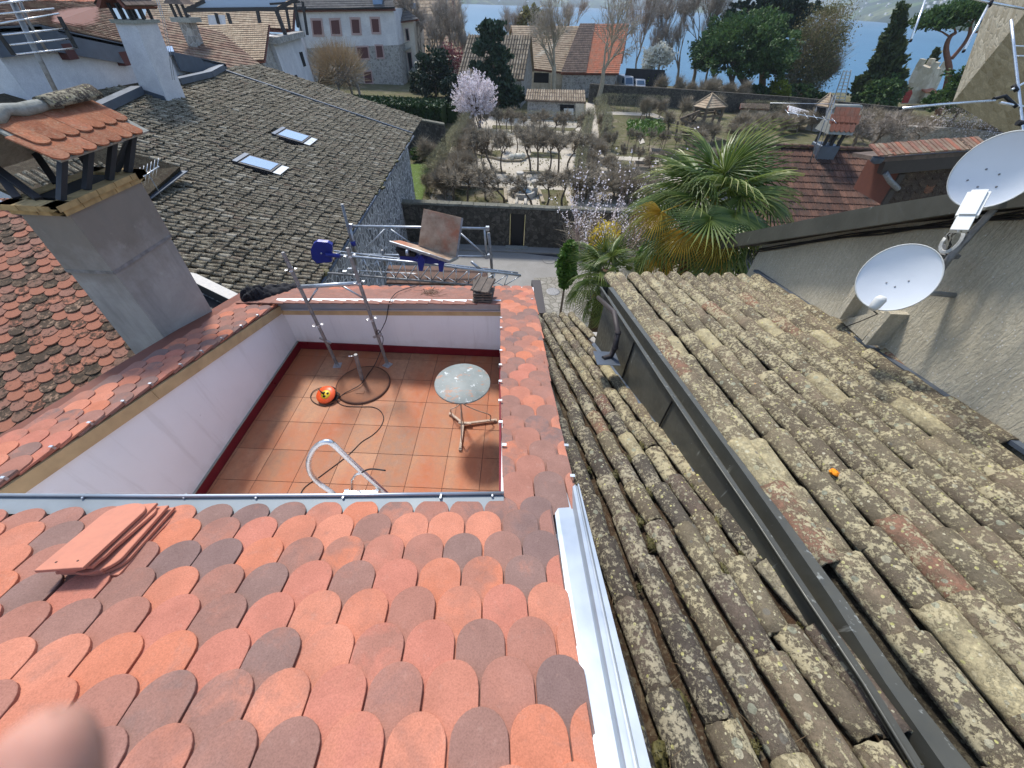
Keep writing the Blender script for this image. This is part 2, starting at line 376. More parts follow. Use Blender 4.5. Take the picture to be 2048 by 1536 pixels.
M['white_far'] = render_mat('old_white_facade', (.50, .49, .50), (.66, .65, .64), .5, .4, 4, .03)
M['beige_far'] = render_mat('beige_facade', (.55, .49, .40), (.66, .60, .50), .6, .3, 4, .03)
M['ylbrick'] = plain('sooty_yellow_brick', (.36, .25, .11), .9, 0, .35, 9, .5)
M['mortar'] = render_mat('lichened_mortar', (.22, .22, .19), (.36, .36, .32), 14, .7, 60, .01)
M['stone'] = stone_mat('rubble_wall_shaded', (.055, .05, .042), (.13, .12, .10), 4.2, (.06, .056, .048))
M['rubble'] = stone_mat('grey_rubble_facade', (.10, .10, .10), (.34, .34, .33), 3.4, (.60, .60, .59), 1.0)
M['rubble_far'] = stone_mat('far_rubble_facade', (.22, .21, .19), (.40, .38, .34), 2.6, (.42, .40, .37))
M['ashlar'] = stone_mat('weathered_ashlar', (.42, .36, .26), (.62, .56, .44), 1.4, (.50, .45, .35), .4)
M['pave'] = stone_mat('paving_stones', (.24, .225, .19), (.33, .31, .27), 2.6, (.17, .16, .13), .3)
M['asphalt'] = render_mat('worn_asphalt', (.24, .23, .21), (.30, .29, .27), .6, .4, 60, .006)
M['asphalt_dk'] = render_mat('fresh_asphalt_patch', (.045, .045, .046), (.065, .065, .065), 2, .4, 60, .006)
M['gravel'] = render_mat('pale_gravel', (.40, .36, .29), (.52, .47, .39), 1.2, .6, 25, .02)
def ground_mat():
    t = NT('garden_soil_and_grass', .95, spec=.1); g = t.geo()
    c = t.ramp(t.noise(g, .35, 6, .65), [(.35, (.14, .115, .075)), (.5, (.10, .10, .045)), (.65, (.19, .16, .11))])
    c = t.mix(.6, c, t.ramp(t.noise(g, 5, 6, .75), [(.3, .5), (.7, 1.5)]), 'MULTIPLY'); t.col(c); t.bump(t.noise(g, 8, 5), .6, .05); return t.m
M['ground'] = ground_mat()
M['soil'] = plain('bare_soil', (.12, .09, .06), .95, 0, .3, 3, .5)
def grass():
    t = NT('bright_lawn', .9, spec=.1); g = t.geo()
    c = t.ramp(t.noise(g, 3, 6, .7), [(.3, (.07, .11, .025)), (.7, (.12, .17, .045))])
    v = t.vor(g, 9); n = t.noise(g, .8, 3); c = t.mix(t.math('MULTIPLY', t.math('LESS_THAN', v, .16), t.ramp(n, [(.45, 0), (.55, 1)])), c, (.7, .7, .62))
    t.col(c); t.bump(t.noise(g, 25, 4), .7, .03); return t.m
M['grass'] = grass()
def water():
    t = NT('lake_water', .5, 0, .18); g = t.geo()
    sp = t.n('SeparateXYZ'); t.l(g, sp.inputs[0])
    c = t.ramp(t.noise(t.mapping(g, (.004, .0012, 1)), 1.0, 5, .6), [(.3, (.04, .125, .21)), (.6, (.055, .15, .24)), (.8, (.08, .19, .28))])
    t.col(c); t.b.inputs['Roughness'].default_value = .5; t.b.inputs['Specular IOR Level'].default_value = .18
    t.bump(t.math('ADD', t.noise(t.mapping(g, (.35, .12, 1)), 1.0, 6, .7), t.math('MULTIPLY', t.noise(t.mapping(g, (.03, .012, 1)), 1.0, 4), 2.0)), .55, 1.0); return t.m
M['water'] = water()
def hills():
    t = NT('far_shore_land', 1.0, spec=0); g = t.geo()
    v = t.n('SeparateColor'); t.l(t.vor(t.mapping(g, (.0035, .0018, .004)), 1.0, 'Color'), v.inputs[0])
    c = t.ramp(v.outputs[0], [(0, (.03, .05, .025)), (.3, (.10, .15, .045)), (.5, (.05, .07, .03)), (.62, (.20, .22, .10)), (.8, (.11, .16, .05))], 'CONSTANT')
    c = t.mix(t.ramp(t.noise(g, .006, 6, .7), [(.45, 0), (.55, .85)]), c, (.035, .05, .03))
    t.col(c); return t.m
M['hills'] = hills()
def far_roof(name, a, b, blotch, isl=True):
    t = NT(name, .95, spec=.1); g = t.geo(); r = t.isl() if isl else t.rnd()
    c = t.ramp(r, [(0, a), (1, b)]); c = t.mix(t.ramp(t.noise(g, 1.3, 6, .75), [(.45, 0), (.62, .75)]), c, blotch)
    c = t.mix(.5, c, t.ramp(t.noise(g, 12, 5, .75), [(.3, .6), (.7, 1.4)]), 'MULTIPLY')
    t.col(c); t.bump(t.noise(g, 10, 4), .4, .02); return t.m
M['r_canal'] = far_roof('pale_canal_clay', (.24, .19, .13), (.40, .33, .24), (.17, .14, .10))
M['r_tan'] = far_roof('tan_plain_clay', (.28, .205, .14), (.40, .30, .205), (.48, .39, .27))
M['r_red'] = far_roof('orange_red_clay', (.42, .15, .085), (.52, .20, .12), (.30, .19, .13))
M['r_brown'] = far_roof('brown_interlocking_clay', (.085, .052, .042), (.19, .105, .075), (.06, .05, .045), False)
M['r_greybrown'] = far_roof('greybrown_clay', (.12, .09, .075), (.20, .15, .12), (.09, .075, .065))
M['r_slate'] = far_roof('dark_grey_roofing', (.085, .083, .08), (.12, .115, .11), (.15, .145, .135))
M['r_mix'] = far_roof('brown_clay', (.15, .095, .07), (.24, .15, .11), (.30, .24, .17))
M['glass'] = NT('sky_reflecting_glass', .08, 0, .9).col((.05, .10, .16)).m
M['glass_lt'] = NT('rooflight_glass', .06, 0.0, 1.0).col((.22, .33, .48)).m
M['shutter'] = plain('oxblood_shutter', (.09, .03, .028), .7)
M['pinkstone'] = plain('pink_stone_trim', (.42, .30, .28), .85)
M['darkroom'] = plain('unlit_interior', (.008, .008, .008), .9)
M['dish'] = plain('pale_dish_paint', (.68, .71, .74), .38, 0, .03, 6, .03)
M['dish_rim'] = plain('light_plastic', (.62, .63, .60), .5, 0, .06)
M['cable_w'] = plain('white_cable', (.55, .54, .50), .6)
M['orange'] = plain('orange_plastic', (.78, .10, .02), .4)
M['yellow'] = plain('yellow_plastic', (.72, .48, .02), .45)
M['reddoor'] = plain('red_door_paint', (.36, .035, .03), .6)
M['bark'] = render_mat('grey_brown_bark', (.22, .18, .14), (.34, .285, .22), 6, .8, 20, .02)
M['bark_pale'] = render_mat('pale_plane_bark', (.30, .26, .19), (.46, .41, .31), 2.5, .5, 14, .02)
M['bark_dk'] = render_mat('dark_bark', (.12, .095, .07), (.20, .16, .12), 5, .8, 20, .02)
M['bark_red'] = render_mat('reddish_pine_bark', (.17, .085, .06), (.26, .13, .09), 4, .6, 20, .02)
M['twig'] = plain('bare_twigs', (.31, .26, .185), .9, 0, .3, 3, 0)
M['twig_ol'] = plain('olive_bare_twigs', (.27, .25, .14), .9, 0, .3, 3, 0)
M['twig_gold'] = plain('golden_bare_twigs', (.42, .31, .18), .9, 0, .25, 3, 0)
M['twig_pink'] = plain('budding_pinkish_twigs', (.34, .24, .20), .9, 0, .3, 3, 0)
M['twig_grey'] = plain('grey_bare_twigs', (.38, .33, .28), .9, 0, .25, 3, 0)
M['l_dark'] = leaf_mat('dark_evergreen_leaf', (.018, .04, .016), (.045, .085, .028))
M['l_yew'] = leaf_mat('yew_needles', (.008, .022, .010), (.02, .045, .018), sub=.1)
M['l_hedge'] = leaf_mat('clipped_hedge_leaf', (.010, .032, .006), (.03, .07, .012), sub=.1)
M['l_mid'] = leaf_mat('mid_green_leaf', (.035, .075, .018), (.08, .14, .035))
M['l_oak'] = leaf_mat('holm_oak_leaf', (.035, .08, .022), (.095, .16, .045))
M['l_lime'] = leaf_mat('yellow_green_leaf', (.14, .20, .02), (.30, .33, .04))
M['l_spring'] = leaf_mat('fresh_olive_leaf', (.12, .12, .045), (.24, .22, .09))
M['l_cyp'] = leaf_mat('cypress_sprays', (.04, .065, .022), (.10, .125, .045))
M['l_cedar'] = leaf_mat('cedar_needles', (.022, .045, .028), (.05, .085, .045), sub=.1)
M['l_ivy'] = leaf_mat('thuja_sprays', (.04, .10, .012), (.10, .19, .025))
M['petal'] = leaf_mat('pinkish_white_blossom', (.76, .68, .71), (.90, .85, .87), sub=.3)
M['petal_w'] = leaf_mat('ivory_blossom', (.72, .70, .58), (.85, .83, .74), sub=.3)
M['forsy'] = leaf_mat('forsythia_yellow', (.55, .42, .02), (.75, .60, .05), sub=.3)
M['l_red'] = leaf_mat('red_bud_leaf', (.15, .035, .04), (.26, .08, .08))
M['l_moss'] = leaf_mat('cushion_moss', (.045, .04, .015), (.12, .105, .035), sub=.05)
M['l_grass'] = leaf_mat('vegetable_leaf', (.06, .12, .02), (.13, .22, .05))
def palm_mat():
    t = NT('palm_leaf', .42, spec=.5); r = t.rnd(); oc = t.objc()
    sp = t.n('SeparateXYZ'); t.l(oc, sp.inputs[0])
    green = t.mix(t.isl(), (.075, .13, .022), (.19, .24, .05))
    c = t.mix(t.ramp(sp.outputs[1], [(.45, 0), (.9, .85)]), green, (.42, .38, .10))
    t.col(c)
    tr = t.n('BsdfTranslucent'); t.l(c, tr.inputs[0]); mx = t.n('MixShader'); mx.inputs[0].default_value = .25
    t.l(t.b.outputs[0], mx.inputs[1]); t.l(tr.outputs[0], mx.inputs[2]); t.l(mx.outputs[0], t.t.nodes['Material Output'].inputs[0])
    return t.m
M['palm'] = palm_mat()
M['palm_y'] = leaf_mat('yellowed_palm_leaf', (.42, .26, .03), (.66, .46, .08), sub=.25)
M['fibre'] = render_mat('palm_trunk_fibre', (.08, .055, .035), (.15, .105, .065), 12, .9, 60, .02)
def skin():
    t = NT('skin', .85, spec=.1); g = t.geo(); c = t.ramp(t.noise(g, 160, 4), [(.3, (.42, .21, .16)), (.7, (.54, .30, .23))]); t.col(c)
    t.b.inputs['Subsurface Weight'].default_value = .25; t.b.inputs['Subsurface Radius'].default_value = (.01, .004, .002); t.b.inputs['Subsurface Scale'].default_value = .5; return t.m
M['skin'] = skin()
def clip_x(pts, xa, xb):
    def cl(ps, k, s):
        out = []
        for i in range(len(ps)):
            a, b = ps[i], ps[(i+1) % len(ps)]; da, db = s*(a[0]-k), s*(b[0]-k)
            if da >= 0: out.append(a)
            if (da > 0 and db < 0) or (da < 0 and db > 0):
                t = da/(da-db); out.append((k, a[1]+t*(b[1]-a[1])))
        return out
    if xa is not None: pts = cl(pts, xa, 1)
    if pts and xb is not None: pts = cl(pts, xb, -1)
    return pts
def scale_tile(w, L, ra, th, xa=None, xb=None, seg=12, cham=.0013, holes=False):
    pts = [(-w/2, -L), (w/2, -L)]+[(w/2*math.cos(a), -ra+ra*math.sin(a)) for a in [math.pi*i/seg for i in range(seg+1)]]
    pts = clip_x(pts, xa, xb)
    if len(pts) < 3: return None
    q = []
    for p in pts:
        if not q or (abs(p[0]-q[-1][0])+abs(p[1]-q[-1][1])) > 1e-5: q.append(p)
    pts = q; cx = sum(p[0] for p in pts)/len(pts); cy = sum(p[1] for p in pts)/len(pts)
    mb = MB(); ring0 = []; ring1 = []
    for x, y in pts:
        d = math.hypot(x-cx, y-cy); k = max(0, 1-cham*1.3/d); ring0.append((cx+(x-cx)*k, cy+(y-cy)*k, 0)); ring1.append((x, y, -cham))
    ring2 = [(x, y, -th) for x, y in pts]; n = len(pts)
    fs = [tuple(range(n))]+[(i, i+n, (i+1) % n+n, (i+1) % n) for i in range(n)]+[(i+n, i+2*n, (i+1) % n+2*n, (i+1) % n+n) for i in range(n)]+[tuple(range(3*n-1, 2*n-1, -1))]
    return mb.add(ring0+ring1+ring2, fs)
def rframe(P, d, tilt=0.0, yaw=0.0, roll=0.0):
    """frame at P on a roof: x across, y down the slope, z up; tilt lifts the tail"""
    d = V(d).normalized(); r = V((d.y, -d.x, 0)).normalized(); n = r.cross(d).normalized()
    if n.z < 0: n = -n;
    m = frame(P, r, d, n)
    return m @ Matrix.Rotation(yaw, 4, 'Z') @ Matrix.Rotation(tilt, 4, 'X') @ Matrix.Rotation(roll, 4, 'Y')
D_OUR = ray(985, 415).normalized()
R_OUR = V((D_OUR.y, -D_OUR.x, 0)).normalized()
RP = (10.655, 0.0265, -0.37266)
TW, GA, TH = .1605, .1225, .014
tile_cache = {}
def get_tile(kind, w, L, ra, th, xa, xb, mat, **k):
    key = (kind, round(w, 3), None if xa is None else round(xa, 3), None if xb is None else round(xb, 3))
    if key not in tile_cache:
        mb = scale_tile(w, L, ra, th, xa, xb, **k)
        if mb is None: return None
        me = mb.mesh('roof_tile'); me.materials.append(mat); tile_cache[key] = me
    return tile_cache[key]
ZF = 8.3; XL = -3.2; YB = 4.15; YF = .96
house = thing('terrace_house', (-1.5, 2.5, 0), 'house under new salmon and brown scale tiles with a sunken terracotta-floored terrace', 'house')
solid = {'c': 0}
far_tiles = []
def lay(P, d, w, xa, xb, jit=1.0, tilt=None, th=TH, L=.27, keep=True):
    me = get_tile('new', w, L, .072, th, xa, xb, M['new'])
    if me is None: return
    t = math.atan(TH/GA) if tilt is None else tilt
    m = rframe(P, d, t+R.gauss(0, .004)*jit, R.gauss(0, .006)*jit, R.gauss(0, .005)*jit)
    if keep:
        part('roof_tile', me, None, house, M=m)
    else: far_tiles.append((me, m))
v0 = onp(960, 1413.6, RP).dot(D_OUR)
def uv2p(u, v):   # point on RP with P.r = u, P.d = v
    # solve X,Y
    a, b = R_OUR.x, R_OUR.y
    # P.d = X dx + Y dy + z dz with z = plane
    A = D_OUR.x+RP[1]*D_OUR.z; B = D_OUR.y+RP[2]*D_OUR.z; Cc = v-RP[0]*D_OUR.z
    det = a*B-b*A; X = (u*B-b*Cc)/det; Y = (a*Cc-A*u)/det
    return V((X, Y, pz(RP, X, Y)))
for k in range(-4, 8):
    v = v0+k*GA-(.04 if k == 7 else 0)
    off = .031 if k % 2 == 0 else .031-TW/2
    for i in range(-21, 4):
        u = off+TW*(i+.5)
        umax = .252 if k % 2 == 0 else .262
        if u-TW/2 > umax-.012 or u+TW/2 < -3.05: continue
        xb = None if u+TW/2 <= umax+.004 else umax-u
        P = uv2p(u, v);
        if k == 7 and u > -.03: pass
        c = RM.transposed() @ (P-CAM); px = CX+CF*c.x/-c.z; py = CY-CF*c.y/-c.z
        vis = -150 < px < 2100 and py < 1700 and c.z < 0
        lay(P+V((R.gauss(0, .0012), R.gauss(0, .0015), TH*1.1)), D_OUR, TW-.0065, None, xb, keep=vis)
a1 = onp(1008, 985, RP); a2 = onp(1140, 975, RP); a3 = atY(1003, 603, YB)
RS = plane3(a1, a2, a3); D_RS = V((D_OUR.x, D_OUR.y, 0)); D_RS.z = RS[1]*D_RS.x+RS[2]*D_RS.y; D_RS.normalize()
def rs(x, y): return onp(x, y, RS)
vs_ = [rs(1060, y).dot(D_RS) for y in (984, 952.5, 919.6, 892.4, 868, 843.6, 821.3, 803, 785, 765.7, 749, 733, 719, 705.5)]
g_rs = (vs_[-1]-vs_[0])/13
inn = [(p.dot(D_RS), p.dot(R_OUR)) for p in (rs(1008, 985), rs(1008, 900), rs(1003.5, 760), rs(1002, 603))]
out = [(p.dot(D_RS), p.dot(R_OUR)) for p in (rs(1142, 975), rs(1122, 880), rs(1101, 780), rs(1086, 700), rs(1074, 630), rs(1063, 576))]
def interp(tab, v):
    if v <= tab[0][0]: i = 0
    elif v >= tab[-1][0]: i = len(tab)-2
    else: i = max(j for j in range(len(tab)-1) if tab[j][0] <= v)
    (a, b), (c, d) = tab[i], tab[i+1]; return b+(d-b)*(v-a)/(c-a)
v_end = rs(1030, 573).dot(D_RS)
def rs_p(u, v):
    a, b = R_OUR.x, R_OUR.y; A = D_RS.x+RS[1]*D_RS.z; B = D_RS.y+RS[2]*D_RS.z; Cc = v-RS[0]*D_RS.z
    det = a*B-b*A; X = (u*B-b*Cc)/det; Y = (a*Cc-A*u)/det; return V((X, Y, pz(RS, X, Y)))
k = 0; v = vs_[0]+g_rs
k = 1
while v < v_end+.01:
    off = .031 if k % 2 == 1 else .031-TW/2
    ui, uo = interp(inn, v)-.01, interp(out, v)+.008
    for i in range(-6, 6):
        u = off+TW*(i+.5)+R.gauss(0, .003)
        if u-TW/2 > uo-.02 or u+TW/2 < ui+.03: continue
        xa = None if u-TW/2 >= ui-.003 else ui-u
        xb = None if u+TW/2 <= uo+.003 else uo-u
        lay(rs_p(u, v)+V((0, 0, TH*1.6)), D_RS, TW-R.uniform(.004, .014), xa and round(xa, 2), xb and round(xb, 2), jit=2.0, tilt=math.atan(TH/g_rs), L=.27)
    v += g_rs; k += 1
l0 = V((XL, 1.07, 9.80)); l1 = V((XL, 4.05, 9.107)); D_LS = (l1-l0).normalized(); LS = plane3(l0, l1, l0+V((-1, 0, 0)))
outl = [(p.y, p.x) for p in (onp(0, 880, LS), onp(120, 820, LS), onp(240, 752, LS), onp(400, 660, LS), onp(480, 605, LS), onp(530, 585, LS))]
ys = .55; k = 0; g_ls = .1275; nl = 0
while ys < 4.62:
    xo = interp(outl, ys) if ys > outl[0][0] else outl[0][1]; xi = XL+.02
    off = 0 if k % 2 == 0 else TW/2
    for i in range(0, 8):
        xc = xi+TW/2-off-TW*i+R.gauss(0, .004)
        if xc+TW/2 < xo+.04: break
        xb = None if xc+TW/2 <= xi+.003 else xi-xc
        xa = None if xc-TW/2 >= xo-.05 else max(-TW/2, xo-.05-xc)
        lay(V((xc, ys, pz(LS, xc, ys)+TH*1.6+R.uniform(0, .003))), D_LS, TW-R.uniform(.004, .016), xa and round(xa, 2), xb and round(xb, 2), jit=2.4, tilt=math.atan(TH/g_ls), keep=ys > .9); nl += 1
    ys += g_ls*math.cos(math.asin(-D_LS.z)); k += 1
b1 = atY(1003, 601, YB+.02); b0 = atY(545, 599, YB+.02); D_BS = V((0, 1, -.36)).normalized(); BS = plane3(b1, b0, b1+V((0, 1, -.36)))
ye = onp(760, 573, BS).y; rows = int((ye-YB)/.115);
yv = ye; k = 0
while yv > YB+.1:
    for i in range(0, 30):
        xc = b0.x-.35+TW*(i+(.5 if k % 2 else 0))
        if xc > b1.x+.02: break
        me = get_tile('new', TW-.005, .27, .072, TH, None, None, M['new'])
        lay(V((xc, yv, pz(BS, xc, yv)+TH*1.5)), D_BS, TW-.005, None, None, jit=2, keep=(i % 1 == 0 and k < 2))
    yv -= .115; k += 1
print('tiles own', len([o for o in house.children if o.name.startswith('roof_tile')]), 'far', len(far_tiles), 'g_rs', g_rs, 'nback', k)
if far_tiles:
    mb = MB()
    for me, m in far_tiles: mb.add([m @ v.co for v in me.vertices], [tuple(p.vertices) for p in me.polygons])
    part('roof_tiles', mb, M['new'], house, kind='stuff')
mb = MB()
pa = [uv2p(-3.3, v0+7*GA-.02), uv2p(.24, v0+7*GA-.02), uv2p(.24, v0-.9), uv2p(-3.3, v0-.9)]
mb.slab([p+V((0, 0, -.03)) for p in pa[::-1]], .05)
part('roof_deck', mb, M['clay_side'], house)
rp = lambda u, v, dz=-.035: rs_p(u, v)+V((0, 0, dz))
mb = MB(); va, vb = vs_[0]-.02, v_end-.03
mb.slab([rp(interp(inn, va)+.005, va), rp(interp(out, va)-.01, va), rp(interp(out, vb)-.01, vb), rp(interp(inn, vb)+.005, vb)], .03)
mb.slab([V((XL, .6, pz(LS, 0, .6)-.035)), V((XL, 4.6, pz(LS, 0, 4.6)-.035)), V((XL-.75, 4.6, pz(LS, 0, 4.6)-.035)), V((XL-.45, .6, pz(LS, 0, .6)-.035))][::-1], .03)
mb.slab([V((b0.x-.3, YB+.03, pz(BS, b0.x, YB+.03)-.03)), V((b1.x, YB+.03, pz(BS, b1.x, YB+.03)-.03)), V((b1.x, ye-.05, pz(BS, b1.x, ye)-.03)), V((b0.x-.3, ye-.05, pz(BS, b0.x, ye)-.03))], .03)
part('roof_deck', mb, M['clay_side'], house)
zt = lambda y: pz(LS, 0, y)-.08
mb = MB(); mb.hexa([V((XL-.22, .6, 0)), V((XL, .6, 0)), V((XL, YB+.2, 0)), V((XL-.22, YB+.2, 0))], [V((XL-.22, .6, zt(.6))), V((XL, .6, zt(.6))), V((XL, YB+.2, zt(YB+.2))), V((XL-.22, YB+.2, zt(YB+.2)))])
part('side_wall', mb, M['white'], house)
zb1 = atY(1003, 629, YB).z; zb0 = atY(552, 627, YB).z
mb = MB(); mb.hexa([V((XL, YB, 0)), V((-.19, YB, 0)), V((-.19, YB+.2, 0)), V((XL, YB+.2, 0))], [V((XL, YB, zb0)), V((-.19, YB, zb1)), V((-.19, YB+.2, zb1)), V((XL, YB+.2, zb0))])
part('back_wall', mb, M['white'], house)
mb = MB(); mb.hexa([V((-.025, .7, 0)), V((.25, .7, 0)), V((.27, 5.2, 0)), V((-.20, 5.2, 0))], [V((-.025, .7, 10.28)), V((.25, .7, 10.29)), V((.27, 5.2, pz(RS, .2, 5.2)-.07)), V((-.2, 5.2, pz(RS, -.2, 5.2)-.07))])
part('side_wall', mb, M['white'], house)
q = [onp(x, y, (RP[0]+.035, RP[1], RP[2])) for x, y in ((-330, 988), (1008, 986))]; mb = MB(); mb.hexa([V((p.x, p.y+dy, 0)) for p, dy in ((q[0], -.12), (q[1], -.12), (q[1], -.015), (q[0], -.015))], [V((p.x, p.y+dy, p.z-.05)) for p, dy in ((q[0], -.12), (q[1], -.12), (q[1], -.015), (q[0], -.015))])
part('front_wall', mb, M['white'], house)
mb = MB(); mb.hexa([V((XL-.2, -3, 0)), V((.24, -3, 0)), V((.24, .66, 0)), V((XL-.2, .66, 0))], [V((XL-.2, -3, 10.1)), V((.24, -3, 10.1)), V((.24, .66, 10.1)), V((XL-.2, .66, 10.1))])
mb.hexa([V((XL-.2, YB+.22, 0)), V((.2, YB+.22, 0)), V((.2, ye-.25, 0)), V((XL-.2, ye-.25, 0))], [V((XL-.2, YB+.22, 8.7)), V((.2, YB+.22, 8.7)), V((.2, ye-.25, 8.5)), V((XL-.2, ye-.25, 8.5))])
mb.box((-1.6, 2.5, 4.1), (3.2, 3.3, 8.2))
part('masonry', mb, M['chim_grey'], house)
mb = MB(); h = .125
mb.box((XL+.009, (YF+YB)/2, ZF+h/2), (.016, YB-YF, h)); mb.box(((XL-.19)/2+.008, YB-.009, ZF+h/2), (-.19-XL-.03, .016, h))
mb.hexa([V((-.044, YF, ZF)), V((-.026, YF, ZF)), V((-.19, YB-.02, ZF)), V((-.208, YB-.02, ZF))], [V((-.044, YF, ZF+1.2)), V((-.026, YF, ZF+1.2)), V((-.19, YB-.02, ZF+h)), V((-.208, YB-.02, ZF+h))])
part('plinth', mb, M['plinth'], house)
mb = MB(); mb.bar((XL+.012, YF, ZF+h+.004), (XL+.012, YB, ZF+h+.004), .022, .008)
part('plinth_cap', mb, M['mortar'], house)
for (ya, yb_) in ((YF, 2.12), (2.124, YB)):
    mb = MB(); mb.hexa([V((XL+.002, ya, zt(ya)-.06)), V((XL+.026, ya, zt(ya)-.06)), V((XL+.026, yb_, zt(yb_)-.06)), V((XL+.002, yb_, zt(yb_)-.06))], [V((XL+.002, ya, zt(ya)+.05)), V((XL+.026, ya, zt(ya)+.05)), V((XL+.026, yb_, zt(yb_)+.05)), V((XL+.002, yb_, zt(yb_)+.05))])
    part('fascia_board', mb, M['wood'], house)
def backbar(y0, y1, t0, t1, mat, name):   # horizontal band on the back wall between photo heights
    mb = MB(); A = atY(550, y0[0], YB); B = atY(1003, y0[1], YB); C_ = atY(552, y1[0], YB); D = atY(1003, y1[1], YB)
    A.x = C_.x = XL+.0; B.x = D.x = -.195
    mb.hexa([V((C_.x, YB-t1, C_.z)), V((D.x, YB-t1, D.z)), V((D.x, YB-t0, D.z)), V((C_.x, YB-t0, C_.z))], [V((A.x, YB-t1, A.z)), V((B.x, YB-t1, B.z)), V((B.x, YB-t0, B.z)), V((A.x, YB-t0, A.z))])
    part(name, mb, mat, house)
backbar((617, 620), (627, 630), -.05, .022, M['wood'], 'fascia_board')
backbar((601, 604), (617, 620), -.05, .030, M['zinc_dull'], 'zinc_upstand')
backbar((599, 602), (602, 605.5), -.03, .036, M['zinc'], 'zinc_drip_edge')
backbar((614.5, 618), (617, 620.5), .029, .044, M['zinc'], 'zinc_drip_edge')
mb = MB(); q = [onp(x, y, (RP[0]+.035, RP[1], RP[2])) for x, y in ((-60, 989.5), (360, 992), (700, 990), (1008, 986))]
mb.tube(q, .0085, 8)
part('zinc_roll', mb, M['zinc'], house)
mb = MB(); ql = [p+V((0, -.002, -.008)) for p in q]; qn = [p+V((0, -.085, -.012)) for p in q]
mb.add([V(p) for p in ql]+qn, [(i, i+1, i+5, i+4) for i in range(3)])
mb.add([V(p)+V((0, .004, 0)) for p in ql]+[p+V((0, .004, -.13)) for p in ql], [(i+4, i+5, i+1, i) for i in range(3)])
part('zinc_flashing', mb, M['flash'], house)
for x in (170, 372, 515, 688, 882, 985):
    p = onp(x, 990 if x < 900 else 986.5, (RP[0]+.035, RP[1], RP[2])); mb = MB(); mb.box(p+V((0, -.006, -.004)), (.010, .026, .016)); part('trim_clip', bev(mb.mesh('trim_clip'), .002), M['zinc'], house)
def hook(p, rot=0):
    mb = MB(); m = Matrix.Rotation(rot, 3, 'Z'); mb.box(p, (.024, .016, .003), m); mb.box(p+V((.011 if rot == 0 else -.011, 0, -.014)), (.003, .016, .028)); part('tile_hook', mb, M['zinc'], house)
for (x, y) in ((100, 898), (180, 850), (252, 807), (305, 772), (358, 733), (400, 706), (440, 680), (478, 655), (515, 634), (10, 960)):
    p = onp(x, y, LS); hook(V((XL+.02, p.y, pz(LS, 0, p.y)+.035)))
for (x, y) in ((1010, 896), (1002, 807), (1002, 768), (1003, 706), (1003, 850), (1002, 735), (1003, 660), (1003, 640)):
    p = rs(x, y); hook(p+V((-.005, 0, .035)), math.pi)
for (x, y) in ((1131, 897), (1143, 958), (1064, 602)):
    p = rs(x, y); hook(p+V((.0, 0, .035)))
RG = (RP[0]-.012, RP[1], RP[2])
def line2(xa, ya, xb, yb, ext=.3, dz=0):
    a = onp(xa, ya, RG); b = onp(xb, yb, RG); d = (b-a).normalized(); return a+V((0, 0, dz)), b+d*ext+V((0, 0, dz))
prof = [((1105, 991), (1180, 1536), -.004), ((1112, 990.8), (1197.7, 1536), .0), ((1139, 985), (1240, 1536), .0), ((1144, 978), (1248, 1536), .022), ((1149, 974), (1262, 1536), .022), ((1152, 973), (1264, 1536), .004), ((1153, 973), (1272, 1536), .004), ((1154, 972), (1274, 1536), .020), ((1156, 972), (1297, 1536), .020), ((1157, 972), (1299, 1536), -.05)]
pr = [line2(*a, *b, dz=dz+.004) for a, b, dz in prof]
mb = MB()
for i in range(len(pr)-1): mb.add([pr[i][0], pr[i+1][0], pr[i+1][1], pr[i][1]], [(0, 1, 2, 3)])
mb.add([V(p[0])-V((0, 0, .006)) for p in pr]+[V(p[1])-V((0, 0, .006)) for p in pr], [(i, i+len(pr), i+1+len(pr), i+1) for i in range(len(pr)-1)])
part('valley_gutter', mb, M['zinc'], house)
g0 = onz(400+855/4.8, 680+784/4.8, ZF); ts = .406
mb = MB(); mb.box(((XL-.1)/2, (YF+YB)/2, ZF-.02), (-XL+.1, YB-YF, .034)); fl = part('terrace_floor', mb, M['grout'], house)
ix0 = int(math.floor((XL-g0.x)/ts)); iy0 = int(math.floor((YF-g0.y)/ts))
for i in range(ix0, ix0+10):
    for j in range(iy0, iy0+10):
        xa, xb = max(g0.x+i*ts, XL+.018)+.0025, min(g0.x+(i+1)*ts, -.05)-.0025
        ya, yb_ = max(g0.y+j*ts, YF)+.0025, min(g0.y+(j+1)*ts, YB-.018)-.0025
        if xb-xa < .02 or yb_-ya < .02: continue
        z = ZF+R.uniform(0, .0012); mb = MB(); mb.box(((xa+xb)/2, (ya+yb_)/2, z-.004), (xb-xa, yb_-ya, .008)); me = mb.mesh('floor_tile')
        c = V(((xa+xb)/2, (ya+yb_)/2, z-.004)); me.transform(Matrix.Translation(-c)); bev(me, .0015)
        part('floor_tile', me, M['floor'], fl, M=Matrix.Translation(c))
